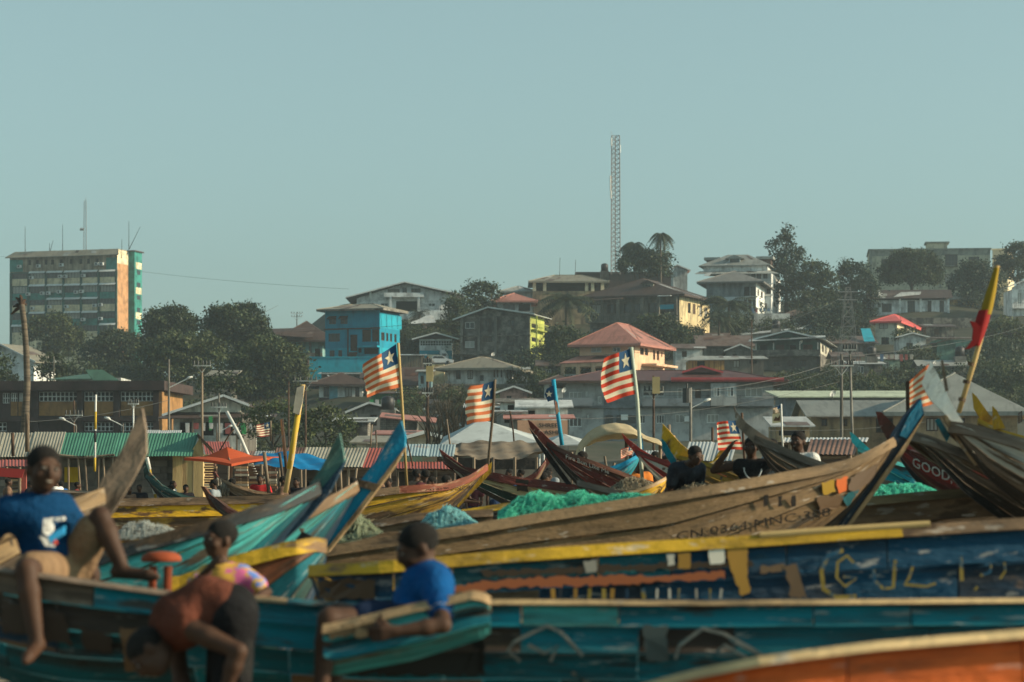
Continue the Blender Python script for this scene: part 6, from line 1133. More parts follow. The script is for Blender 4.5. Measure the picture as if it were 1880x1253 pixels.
# tin market stalls
def stall(label, d, x0, x1, re, rr, rise, mats, posts, sl=0, dark=True, w=.8, sag=0., back=None):
    o = W((x0+x1)/2, HY+1.55*F/d, d); t = thing('market_stall', label, 'stall', o); sheets(t, o, x0, x1, re, rr, d, rise, mats, w, sl, sag)
    for x in posts: mb = MB(); mb.tube([W(x+R.uniform(-4, 4), HY+1.6*F/d, d+.1)-o, W(x, re+1, d+.1)-o], .045, 6); mb.build('post', WOODP, t)
    if dark: quick('plank_back', back or wm('dark planks', (.06, .052, .042), (.025, .02, .018), sc=2, st=(.3, 1, 4), bsc=8), t, 'box', W(x0, 0, d).x-o.x, W(x1, 0, d).x-o.x, rise*.9, rise*.9+.06, -o.z, W(0, re-2, d).z-o.z)
    mb = MB(); mb.tube([W(x0, re+2, d+.15)-o, W((x0+x1)/2, re+3, d+.15)-o, W(x1, re+2, d+.15)-o], .04, 6); mb.build('roof_beam', WOODP, t)
    return t, o
stall('tin stall with cream, red and rust roof sheets behind the turquoise prows', 66, 548, 722, 858, 822, 2.0, [CSH, CSH, RSH, RSH, CSH], (560, 600, 640, 690, 715), 14)
stall('low stall with dusty red tin roof beside the blue tarpaulin', 80, 500, 562, 848, 822, 2.0, [OSH, RSH], (512, 552), 8)
stall('stall with pale blue and pink striped tin roof', 72, 735, 832, 838, 816, 2.0, [BSH, BSH, BSH], (745, 790, 828), 4)
t, o = stall('stall with green board front and red tin awning', 69, 722, 838, 862, 849, .9, [RSH], (730, 765, 800, 834), 0, True, .9); quick('green_board', wm('dull green board', (.12, .2, .14), (.2, .1, .07), sc=1.5), t, 'box', W(728, 0, 69).x-o.x, W(800, 0, 69).x-o.x, .95, 1.0, W(0, 848, 69).z-o.z, W(0, 838, 69).z-o.z)
stall('stall with striped zinc roof before the apartment block', 62, 1255, 1342, 846, 812, 2.2, [ZSH, ZSH, BSH], (1262, 1300, 1338), 10)
stall('stall with brown patched roof behind the smiling man', 47, 1480, 1568, 836, 808, 2.0, [OSH, OSH, CSH, OSH], (1490, 1560), 8)
stall('stall with long pale tin roof behind the smiling man', 60, 1436, 1590, 812, 804, 2.0, [PALER], (1450, 1580), 4)
stall('shack row with low zinc roof near the umbrella', 85, 430, 500, 838, 828, 2.0, [OSH, ZSH], (440, 495), 4)
stall('white-roofed shed behind the green corrugated roof', 105, 250, 330, 797, 790, 3.0, [PALER], (260,), 3); stall('red-roofed stall behind the mat-covered hut corner', 88, 378, 425, 838, 811, 2.5, [RSH], (390, 420), -6)
stall('dark stall shade under a sagging tin edge right of the blue prow', 75, 1160, 1262, 838, 828, 2.0, [ZSH, OSH], (1175, 1210, 1250), 4)
# stacked planks under the umbrella
d = 60; o = W(440, 965, d); t = thing('plank_stack', 'stacks of sawn firewood planks behind the umbrella pole', 'wood stack', o)
for c, (x0, x1) in enumerate(((376, 398), (432, 456), (458, 486), (488, 508))):
    for r in range(12): mb = MB(); mb.bar(W(x0+R.uniform(-2, 2), 900-r*4.6, d+.2*c)-o, W(x1+R.uniform(-2, 2), 900-r*4.6, d+.2*c)-o, .18, .052); mb.build('board', R.choice([WOODL, OSH, CSH, BROWN]), t)
# orange umbrella
d = 58; o = W(424, 968, d); um = thing('umbrella', 'large orange sun umbrella over the beach', 'umbrella', o); ORM = plain('orange canvas', (.55, .10, .035), .8, trans=.35)
ap = W(417, 821, d)-o; cs = [W(338, 841, d)-o, W(425, 852, d-1.6)-o, W(514, 839, d)-o, W(425, 838, d+1.6)-o]
V = [ap]; Q = []; n = 6
for i in range(4):
    for t_ in range(n): u = t_/n; e = cs[i].lerp(cs[(i+1) % 4], u); V.append(e+Vector((0, 0, .025*math.sin(u*math.pi))))
m_ = len(V)-1; V2 = []
for i in range(1, m_+1): V2.append(ap.lerp(V[i], .5)+Vector((0, 0, -.10)))
V += V2; V3 = [V[i]-Vector((0, 0, .06)) for i in range(1, m_+1)]; V += V3; mb = MB(); fs = []
for i in range(m_):
    j = (i+1) % m_; fs += [(0, 1+m_+i, 1+m_+j), (1+m_+i, 1+i, 1+j, 1+m_+j), (1+i, 1+2*m_+i, 1+2*m_+j, 1+j)]
mb.add(V, fs); mb.build('canopy', ORM, um); mb = MB(); mb.tube([(0, 0, 0), ap+Vector((.1, 0, 0))], .035, 8); mb.build('pole', WOODP, um)
for c in cs[::1]: mb = MB(); mb.tube([ap-Vector((0, 0, .12)), c-Vector((0, 0, .06))], .014, 5); mb.build('rib', WOODP, um)
def cloth(name, label, cat, d, fn, mat, nu=24, nv=12, parts=None, th=0):
    """draped sheet; fn(u,v) -> world point"""
    P = [fn(i/nu, j/nv) for j in range(nv+1) for i in range(nu+1)]; o = Vector(P[0]); Q = [(j*(nu+1)+i, j*(nu+1)+i+1, (j+1)*(nu+1)+i+1, (j+1)*(nu+1)+i) for j in range(nv) for i in range(nu)]
    t = thing(name, label, cat, o); link('sheet', npmesh('sheet', [Vector(p)-o for p in P], Q, mat, True), t)
    for a, b, r in (parts or ()): mb = MB(); mb.tube([a-o, b-o], r, 6); mb.build('post', WOODP, t)
    return t, o
nz = lambda a, b: math.sin(a*7.1+b*3.3)*math.cos(b*6.7-a*2.1)
d = 57; top = [(470, 838), (500, 832), (528, 828), (560, 836), (600, 842)]; bot = [(466, 856), (500, 854), (540, 858), (570, 866), (604, 862)]
cx = lambda pts, u: (np.interp(u, np.linspace(0, 1, len(pts)), [p[0] for p in pts]), np.interp(u, np.linspace(0, 1, len(pts)), [p[1] for p in pts]))
cloth('tarpaulin', 'bright blue tarpaulin awning beside the umbrella', 'tarpaulin', d, lambda u, v: W(*(np.array(cx(top, u))*(1-v)+np.array(cx(bot, u))*v), d+1.6*(1-v))+Vector((0, 0, .05*nz(u*2, v*2))), plain('blue tarpaulin', (.005, .18, .42), .5, trans=.25), parts=[(W(480, 968, d), W(480, 853, d), .04), (W(560, 968, d), W(560, 862, d), .04)])
d = 76; top = [(826, 818), (850, 812), (910, 810), (960, 811), (1002, 814)]; bot = [(824, 822), (835, 836), (880, 842), (940, 845), (1000, 828)]
t, o = cloth('canvas_stall', 'long brown canvas stall roof on posts with black netting', 'stall', d, lambda u, v: W(*(np.array(cx(top, u))*(1-v)+np.array(cx(bot, u))*v), d+2.6*(1-v)**1.5)+Vector((0, 0, .05*nz(u*4, v*2)-.12*math.sin(v*3.14))), wm('brown canvas', (.19, .155, .115), (.10, .08, .06), sc=1.2, st=(1, 1, 3)), 40, 14, parts=[(W(x, 960, d), W(x, 840, d), .05) for x in (838, 870, 905, 945, 985)])
quick('black_net', wm('black netting', (.02, .022, .024), (.05, .05, .05), sc=5), t, 'box', W(832, 0, d).x-o.x, W(990, 0, d).x-o.x, .3, .34, W(0, 862, d).z-o.z, W(0, 840, d).z-o.z); quick('rear_board', CONC, t, 'box', W(840, 0, d).x-o.x, W(1005, 0, d).x-o.x, 1.2, 1.26, W(0, 965, d).z-o.z, W(0, 858, d).z-o.z)
WTENT = wm('white tent cloth', (.40, .44, .44), (.28, .31, .31), sc=.8, rough=.7)
def tent(label, d, ap, cs):
    o = W(ap[0], HY+1.3*F/d, d); t = thing('tent', label, 'tent', o); a = W(*ap[:2], d+2.2)-o; c = [W(x, y, d+q)-o for x, y, q in cs]
    for i in range(len(c)): mb = MB(); p, q = c[i], c[(i+1) % len(c)]; mb.prism([a, p, q], (0, 0, -.04)); mb.build('roof_panel', WTENT, t)
    for p in c: mb = MB(); mb.tube([(p.x, p.y, 0), p], .05, 6); mb.build('post', STEEL, t)
    quick('counter', CONC, t, 'box', c[0].x, c[1].x, 1, 1.2, 0, c[0].z*.92)
tent('large white pyramid tent behind the canvas stall', 100, (882, 770), [(806, 818, -1), (990, 812, -1), (985, 800, 5), (815, 802, 5)]); tent('small white tent beside the blue flag pole', 96, (1035, 797), [(998, 818, 0), (1072, 816, 0), (1068, 806, 4), (1002, 806, 4)])
# cream tarpaulin arch
d = 54; arch = [(1056, 836), (1062, 815), (1078, 795), (1104, 780), (1130, 776), (1158, 782), (1185, 800), (1210, 808), (1222, 818)]; low = [(1060, 838), (1074, 822), (1095, 812), (1120, 808), (1145, 806), (1168, 806), (1190, 812), (1212, 818), (1222, 824)]
cloth('tarpaulin', 'cream canvas arched over poles behind the dark red boat', 'tarpaulin', d, lambda u, v: W(*(np.array(cx(arch, u))*(1-v)+np.array(cx(low, u))*v), d+.5*math.cos(v*2.2)-.9*math.sin(v*3.1)*math.sin(u*3.1))+Vector((0, 0, .012*nz(u*5, v*3))), wm('cream canvas', (.52, .43, .27), (.38, .30, .18), (.45, .7), 1.2, trans=.2), 40, 16, parts=[(W(1064, 960, d), W(1066, 826, d), .04), (W(1150, 960, d), W(1150, 806, d), .04), (W(1212, 960, d), W(1212, 818, d), .04)])
# sign board
d = 118; o = W(1014, 800, d); t = thing('sign_board', 'salmon painted board reading SHREE', 'sign', o); quick('board', wm('salmon board', (.62, .36, .24), (.5, .3, .2), sc=1), t, 'box', W(950, 0, d).x-o.x, W(1042, 0, d).x-o.x, 0, .1, W(0, 812, d).z-o.z, W(0, 772, d).z-o.z)
for tx, px, r, hp in (('SHREE', 989, 785, 8), ('L ASHR', 989, 798, 8)):
    cu = bpy.data.curves.new('t', 'FONT'); cu.body = tx; cu.size = hp/.72*d/F; cu.extrude = .01; cu.resolution_u = 2; ob = bpy.data.objects.new('t', cu); COL.objects.link(ob); me = bpy.data.meshes.new_from_object(ob.evaluated_get(bpy.context.evaluated_depsgraph_get())); bpy.data.objects.remove(ob)
    me.materials.clear(); me.materials.append(plain('dark sign paint', (.06, .055, .05))); lo = link('lettering', me, t, W(px, r, d)-o+Vector((0, -.015, 0))); lo.rotation_euler = (math.pi/2, 0, 0); lo.scale = (1.15, 1, 1)
# ---------------------------------------------------------------- poles and sticks among the boats
def stick(label, d, pts, r=.035, mat=None, name='wooden_pole', cat='pole', segs=None):
    o = W(*pts[-1], d); t = thing(name, label, cat, o); mb = MB(); P = [W(x, y, d)-o for x, y in pts]; mb.tube(P, r, 8)
    mb.build('shaft', mat or WOODP, t, True)
    for (u0, u1, m, rr) in (segs or ()):
        a, b = P[0].lerp(P[-1], u0), P[0].lerp(P[-1], u1); mb = MB(); mb.tube([a, b], rr, 8); mb.build('painted_band', m, t, True)
    return t, o, P
pYP = plain('yellow pole paint', (.46, .30, .03)); pWP = plain('white pole paint', (.6, .6, .56)); pKP = plain('black pole paint', (.02, .02, .022)); pBP = plain('blue pole paint', (.01, .24, .38))
t, o, P = stick('yellow bamboo pole with a white rag wrapped at the top', 47, [(556, 706), (543, 790), (536, 840), (524, 905)], .05, BAMB, segs=[(.28, .78, pYP, .056)])
mb = MB(); mb.prism([W(545, 712, 46.9)-o, W(558, 708, 46.9)-o, W(556, 735, 46.9)-o, W(549, 762, 46.9)-o, W(538, 758, 46.9)-o, W(541, 735, 46.9)-o], (0, .06, 0)); mb.build('rag', wm('stained white rag', (.45, .41, .33), (.15, .08, .05), (.55, .62), 5), t)
stick('striped pole in white, black and yellow before the green roof', 62, [(176, 725), (175, 800), (174, 866)], .026, pWP, segs=[(.22, .45, pYP, .03), (.47, .62, pKP, .03), (.82, 1.0, pYP, .03)])
stick('long white pole leaning behind the umbrella', 64, [(416, 756), (440, 800), (476, 884)], .045, pWP); stick('thin dark stick crossing behind the umbrella', 66, [(440, 775), (420, 800), (402, 830)], .02, BROWN)
stick('short pole with tied cloth beside the yellow bamboo', 50, [(517, 770), (523, 830), (530, 905)], .035, BROWN, segs=[(0, .5, wm('rag orange', (.42, .18, .08), (.15, .2, .22), sc=6), .035)])
stick('pale post right of the umbrella', 52, [(485, 830), (489, 868), (494, 905)], .04, WOODP); stick('second pale post beside the blue tarpaulin', 53, [(513, 832), (517, 860), (520, 890)], .03, WOODP); stick('grey post at the left edge before the cream roof', 64, [(50, 760), (50, 830)], .06, WOODP); stick('braced wooden frame post on the cream roof', 70, [(23, 795), (24, 838)], .05, BROWN); stick('white and black pole beside the small black-green boat', 57, [(270, 840), (278, 880), (286, 915)], .035, pYP, segs=[(0, .3, pWP, .04), (.6, .9, pWP, .04)])
stick('thin bent stick behind the canvas stall', 80, [(820, 770), (826, 815), (828, 840)], .03, WOODP); stick('thin stick leaning by the pyramid tent', 88, [(936, 755), (942, 790), (944, 815)], .03, BROWN); stick('thin dark stick behind the long flagpole', 60, [(742, 790), (752, 830), (758, 856)], .02, BROWN); stick('post among the tarpaulin stalls', 64, [(1235, 800), (1236, 840)], .07, WOODL); stick('pole before the grey wall near the yellow prow', 70, [(1228, 780), (1230, 840)], .05, WOODP); stick('thin utility stick by the striped zinc roof', 75, [(1308, 785), (1308, 850)], .04, BROWN)
for i, (x, r0, r1, dd) in enumerate(((615, 845, 905, 63), (625, 862, 905, 63), (655, 860, 905, 64), (1110, 838, 872, 58), (1128, 850, 872, 57), (1290, 835, 860, 62), (1322, 838, 862, 62), (1050, 830, 890, 60), (690, 790, 845, 90), (683, 780, 820, 95))): stick(('pale stall stick %s' % ['under the cream sheets', 'beside the turquoise prow', 'below the red sheet', 'under the cream arch', 'right of the small blue boat', 'under the zinc roof', 'at the end of the zinc roof', 'behind the dark red boat', 'behind the tin stalls', 'above the tan shed'][i]), dd, [(x, r0), (x+R.uniform(-3, 3), (r0+r1)/2), (x+R.uniform(-4, 4), r1)], .03)
mb = MB(); o = W(1235, 842, 63)
for r in (840, 848, 856): mb.tube([W(1230, r, 63)-o, W(1290, r-2, 63)-o, W(1345, r-1, 63)-o], .03, 6)
for x in (1240, 1262, 1284, 1306, 1328): mb.tube([W(x, 838, 63)-o, W(x, 872, 63)-o], .03, 6)
tag(mb.build('stick_fence', WOODL), 'pale stick fence below the zinc roof', 'fence').location = o
# ---------------------------------------------------------------- flags
FR = plain('flag red cloth', (.68, .07, .035), .85, trans=.5); FW = plain('flag cream cloth', (.85, .76, .55), .85, trans=.5); FB = plain('flag blue cloth', (.02, .07, .15), .85, trans=.3)
FR2 = plain('faded flag red cloth', (.72, .20, .08), .85, trans=.5)
def flag(label, d, ht, hb, ft, fb, amp=.05, seed=0, red=None, torn=0., nst=11, cu=.42, star=True, bulge=0.):
    red = red or FR; rng = random.Random(seed); ph = rng.uniform(0, 6); o = W(*ht, d); t = thing('flag', label, 'flag', o); k = d/F; sc = abs(ht[0]-ft[0])*k
    def P(u, v, off=0.):
        a = np.array(ht)*(1-v)+np.array(hb)*v; b = np.array(ft)*(1-v)+np.array(fb)*v; u2 = u*(1+bulge*(math.sin(v*math.pi)-.5)*.4)-torn*u*max(0, math.sin(v*23+seed))*.06; p = a*(1-u2)+b*u2; p = p+np.array((0, 2.2*math.sin(u*5+v*2+ph)*u*abs(ht[0]-ft[0])/60))
        y = d+amp*sc*3*(math.sin(u*6.5+v*2.4+ph)*u+.4*math.sin(u*11-v*4)*u)-off-.45*sc*u; return W(p[0], p[1], y)-o
    nu = 30; nv = nst*3; fld = MB(); can = MB()
    for j in range(nv):
        for i in range(nu):
            u0, u1, v0, v1 = i/nu, (i+1)/nu, j/nv, (j+1)/nv; s_ = j//3; c = (u0+u1)/2 < cu and s_ < 5
            (can if c else fld).add([P(u0, v0), P(u0, v1), P(u1, v1), P(u1, v0)], [(0, 1, 2, 3)], 0 if c else s_ % 2)
    def weld(mb):
        m = {}; nv_ = []; mp = []
        for v in mb.v:
            kq = tuple(round(q, 5) for q in v)
            if kq not in m: m[kq] = len(nv_); nv_.append(v)
            mp.append(m[kq])
        mb.f = [tuple(mp[i] for i in f) for f in mb.f]; mb.v = nv_; return mb
    weld(fld).build('striped_field', [red, FW], t, True); c = weld(can).build('canton', FB, t, True)
    if star:
        for off in (-.008, .008):
            mb = MB(); cu_, cv = cu*.5, 2.5/nst; ru = cu*.36; rv = 2.0/nst; pts = [(cu_, cv)]+[(cu_+ru*(1 if q % 2 == 0 else .42)*math.sin(q*math.pi/5), cv-rv*(1 if q % 2 == 0 else .42)*math.cos(q*math.pi/5)) for q in range(10)]
            mb.add([P(a, b, off) for a, b in pts], [(0, 1+i, 1+(i+1) % 10) for i in range(10)]); mb.build('star', FW, c)
    return t
stick('long bamboo flagpole rising from the yellow boat', 37, [(731, 630), (738, 740), (747, 895)], .022, BAMB, 'flagpole', 'flagpole'); flag('large faded striped flag with white star beside the blue house', 37, (727, 632), (735, 711), (664, 672), (674, 728), .10, 1, FR2, .5)
stick('thin flagpole standing on the yellow boat bow', 34.5, [(909, 697), (904, 770), (896, 852)], .02, WOODP, 'flagpole', 'flagpole'); flag('ragged striped flag with white star above the yellow bow', 34.5, (907, 700), (904, 772), (858, 712), (855, 780), .05, 2, FR2, 1.0, bulge=.25)
stick('pale green flagpole above the red and white boat', 33.5, [(1159, 638), (1170, 735), (1176, 840), (1180, 890)], .026, plain('pale green pole paint', (.42, .47, .38)), 'flagpole', 'flagpole'); flag('brightest red striped flag with white star, before the peach villa', 33.5, (1158, 640), (1169, 723), (1105, 660), (1110, 740), .035, 3, FR, .2, bulge=.4)
flag('striped flag partly hidden by the curved brown prow', 38, (1352, 772), (1366, 826), (1316, 776), (1318, 826), .05, 4, FR, .2)
stick('short dark flagpole behind the curved brown prow', 38, [(1362, 758), (1366, 830), (1368, 870)], .02, BROWN, 'flagpole', 'flagpole')
stick('thin flagpole behind the umbrella stalls', 78, [(497, 773), (497, 810)], .025, WOODP, 'flagpole', 'flagpole'); flag('small distant striped flag near the umbrella', 78, (496, 775), (496, 801), (471, 780), (471, 803), .06, 5, plain('dull flag red', (.22, .04, .035), .9, trans=.2))
stick('thin white flagpole before the beige shed', 52, [(1434, 742), (1436, 800), (1438, 830)], .02, pWP, 'flagpole', 'flagpole'); flag('tiny dark striped flag on the thin white pole', 52, (1433, 744), (1434, 757), (1419, 750), (1419, 760), .06, 6, plain('maroon flag cloth', (.10, .03, .03), .9, trans=.1), star=False)
mb = MB(); o = W(1418, 760, 52); mb.prism([W(1418, 760, 52)-o, W(1434, 757, 52)-o, W(1434, 776, 52)-o, W(1418, 778, 52)-o], (0, .01, 0)); fl = mb.build('flag', FW, None); fl.location = o; tag(fl, 'small white flag with a brown blotch below the dark striped flag', 'flag'); mb = MB(); mb.prism([W(1420, 773, 51.98)-o, W(1424, 765, 51.98)-o, W(1428, 768, 51.98)-o, W(1432, 762, 51.98)-o, W(1432, 773, 51.98)-o], (0, .006, 0)); mb.build('brown_print', BROWN, fl)
flag('faded striped flag behind the white blade prow', 24, (1668, 702), (1668, 756), (1706, 668), (1716, 740), .06, 7, FR2, star=False, cu=0); stick('dark post holding the flag behind the white prow', 24, [(1666, 700), (1667, 760)], .02, BROWN, 'flagpole', 'flagpole')
flag('small striped flag hanging by the small blue boat', 44, (1166, 818), (1160, 835), (1140, 826), (1140, 842), .05, 8, FR)
t, o, P = stick('bright blue pole with a torn starred flag', 37, [(1016, 697), (1021, 740), (1027, 780), (1032, 818)], .032, pBP, 'flagpole', 'flagpole'); mb = MB(); mb.prism([W(1016, 708, 36.95)-o, W(1004, 714, 36.95)-o, W(1000, 724, 36.95)-o, W(1006, 738, 36.95)-o, W(1018, 734, 36.95)-o], (0, .04, 0)); f = mb.build('torn_canton', FB, t); mb = MB(); c = W(1008, 724, 36.93)-o; mb.add([c]+[c+Vector((.055*(1 if q % 2 == 0 else .42)*math.sin(q*math.pi/5), 0, .055*(1 if q % 2 == 0 else .42)*math.cos(q*math.pi/5))) for q in range(10)], [(0, 1+i, 1+(i+1) % 10) for i in range(10)]); mb.build('star', FW, f)
mb = MB(); mb.prism([W(1018, 735, 36.95)-o, W(1023, 738, 36.95)-o, W(1027, 756, 36.95)-o, W(1021, 762, 36.95)-o], (0, .06, 0)); mb.build('rag', wm('rag pink', (.5, .3, .2), (.4, .1, .06), sc=7), t)
# bamboo pole with yellow and red cloth
t, o, P = stick('thick bamboo pole with yellow and red cloth wound on it', 20.5, [(1831, 488), (1812, 580), (1790, 660), (1760, 758)], .022, BAMB, 'flagpole', 'flagpole')
for y in (.66, .78, .9): a = P[0].lerp(P[-1], y); mb = MB(); mb.tube([a, a+(P[-1]-P[0]).normalized()*.03], .032, 8); mb.build('node_ring', WOODB, t)
def wrap(name, mat, rows, dd):
    V = []; n = 14
    for x0, x1, y in rows:
        for i in range(n): an = 2*math.pi*i/n; c = (x0+x1)/2; r = (x1-x0)/2; p = W(c+r*math.cos(an), y, 20.5)-o; p.y += r*20.5/F*math.sin(an)*(1+.2*math.sin(3*an)); V.append(p)
    Q = [(j*n+i, j*n+(i+1) % n, (j+1)*n+(i+1) % n, (j+1)*n+i) for j in range(len(rows)-1) for i in range(n)]; link(name, npmesh(name, V, Q, mat, True), t)
wrap('yellow_cloth', plain('mustard cloth', (.30, .20, .02), .9, trans=.15), [(1825, 1835, 492), (1819, 1832, 512), (1811, 1829, 535), (1804, 1825, 556), (1799, 1820, 578)], 0); wrap('red_cloth', plain('crimson cloth', (.28, .02, .02), .9, trans=.15), [(1797, 1820, 570), (1790, 1816, 590), (1786, 1810, 608), (1784, 1805, 622), (1786, 1800, 636)], 0)
mb = MB(); mb.prism([W(1792, 592, 20.4)-o, W(1782, 590, 20.4)-o, W(1787, 604, 20.4)-o, W(1786, 624, 20.4)-o, W(1776, 638, 20.4)-o, W(1768, 642, 20.4)-o, W(1782, 640, 20.4)-o, W(1796, 630, 20.4)-o, W(1800, 600, 20.4)-o], (0, .03, 0)); mb.build('loose_end', plain('crimson cloth', (.28, .02, .02)), t)
# ---------------------------------------------------------------- fishing nets
def netm(key, col, lo=.34, hi=.6):
    m = plain(key, col, .8, trans=.5); nt = m.node_tree; N = nt.nodes; L = nt.links; src = N['Material Output'].inputs[0].links[0].from_socket; tc = N.new('ShaderNodeTexCoord'); t = N.new('ShaderNodeTexNoise'); t.inputs['Scale'].default_value = 16; t.inputs['Detail'].default_value = 8; L.new(tc.outputs['Object'], t.inputs['Vector'])
    r = N.new('ShaderNodeMapRange'); r.inputs['From Min'].default_value = lo; r.inputs['From Max'].default_value = hi; L.new(t.outputs['Fac'], r.inputs['Value']); tr = N.new('ShaderNodeBsdfTransparent'); x = N.new('ShaderNodeMixShader'); L.new(r.outputs[0], x.inputs[0]); L.new(tr.outputs[0], x.inputs[1]); L.new(src, x.inputs[2]); L.new(x.outputs[0], N['Material Output'].inputs[0]); return m
def net(label, d, prof, depth, mat, seed, ns=220, low=None):
    ns = int(ns*4)
    """heap of net: profile [(px,row_top,row_bottom)]"""
    rng = np.random.default_rng(seed); xs = [p[0] for p in prof]; o = W(xs[len(xs)//2], prof[0][2], d); t = thing('fishing_net', label, 'net', o); nu, nv = 48, 14; hw = depth/2
    def S(u, v, f=1.0):
        px = xs[0]+(xs[-1]-xs[0])*u; a = np.interp(px, xs, [p[1] for p in prof]); b = np.interp(px, xs, [p[2] for p in prof]); h = (b-a)*math.sin(v*math.pi)**.8*(1+.05*math.sin(u*23+v*5)+.03*math.sin(u*47-v*9)); return W(px, b-h*f, d)+Vector((0, hw*(2*v-1), 0))-o
    V = [S(i/nu, j/nv, .72) for j in range(nv+1) for i in range(nu+1)]; Q = [(j*(nu+1)+i, j*(nu+1)+i+1, (j+1)*(nu+1)+i+1, (j+1)*(nu+1)+i) for j in range(nv) for i in range(nu)]
    link('net_heap', npmesh('net_heap', V, Q, mat, True), t); mb = MB(); r = .0022*d/20
    for i in range(ns):
        u, v = rng.uniform(.0, .95), rng.uniform(.05, .6); L = rng.uniform(.05, .25); pts = []
        for q in range(7): s_ = q/6; pts.append(S(min(1, max(0, u+L*(s_-.5)*1.0)), min(.98, max(.02, v+.25*math.sin(s_*3+i))), rng.uniform(.7, 1.04+.14*(i % 5 == 0))))
        mb.tube(pts, r*rng.uniform(.8, 2), 3, cap=False)
    mb.build('strands', mat, t, kind='stuff'); return t
NG = netm('sea green net', (.18, .78, .60)); NB = netm('blue green net', (.36, .68, .70)); NP = netm('pale green net', (.42, .47, .33)); NT = netm('tan net', (.42, .36, .26)); NM = netm('mint net', (.2, .75, .6)); NW = netm('white net', (.52, .55, .52))
net('bright sea-green fishing net heaped on the brown numbered boat', 20.3, [(915, 940, 956), (945, 918, 955), (985, 908, 952), (1030, 912, 948), (1060, 905, 940), (1110, 912, 935), (1160, 906, 926), (1215, 908, 916)], 1.0, NG, 1, 320); net('rounded blue-green net heap beside the boy', 20.8, [(762, 968, 974), (785, 948, 972), (815, 932, 970), (840, 936, 966), (862, 950, 964), (880, 962, 966)], .9, NB, 2, 240)
net('pale green net in the boat behind the blue prow', 21.0, [(600, 990, 1005), (630, 950, 1000), (660, 945, 992), (685, 965, 985), (700, 975, 980)], .9, NP, 3, 160); net('mint green net filling the brown boat at right', 22.2, [(1560, 910, 922), (1600, 893, 920), (1650, 890, 915), (1690, 890, 910), (1720, 902, 908)], 1.0, NM, 4, 160); net('tan tangled net below the ochre boat', 27.5, [(1230, 905, 916), (1270, 888, 914), (1300, 890, 910), (1340, 898, 908)], .9, NT, 5, 160); net('tan net heap beside the low yellow bow', 31, [(1120, 896, 905), (1150, 878, 902), (1180, 880, 898), (1200, 888, 895)], .8, NT, 6, 120); net('white net heap behind the bare brown prow', 19.0, [(210, 985, 992), (235, 962, 990), (265, 958, 988), (300, 966, 984), (330, 978, 982)], .9, NW, 7, 140)
# orange stool in the boat, life bits
d = 12.6; o = W(296, 1075, d); t = thing('stool', 'round orange stool behind the sitting boy', 'stool', o); mb = MB(); n = 20; V = []; fs = []
for j, (r, z) in enumerate(((.001, .0), (.07, -.006), (.1, -.025), (.107, -.048), (.10, -.055), (.001, -.055))):
    for i in range(n): V.append((r*math.cos(i*2*math.pi/n), r*math.sin(i*2*math.pi/n), W(0, 1012, d).z-o.z+z))
for j in range(5): fs += [(j*n+(i+1) % n, j*n+i, (j+1)*n+i, (j+1)*n+(i+1) % n) for i in range(n)]
mb.add(V, fs); OR = wm('orange stool paint', (.24, .05, .018), (.15, .035, .015), sc=5); mb.build('seat', OR, t, True); quick('leg', OR, t, 'tube', [(.03, 0, -.12), (.035, 0, W(0, 1040, d).z-o.z)], .022, 8); quick('leg', OR, t, 'tube', [(-.06, .05, -.12), (-.05, .05, W(0, 1040, d).z-o.z)], .022, 8)
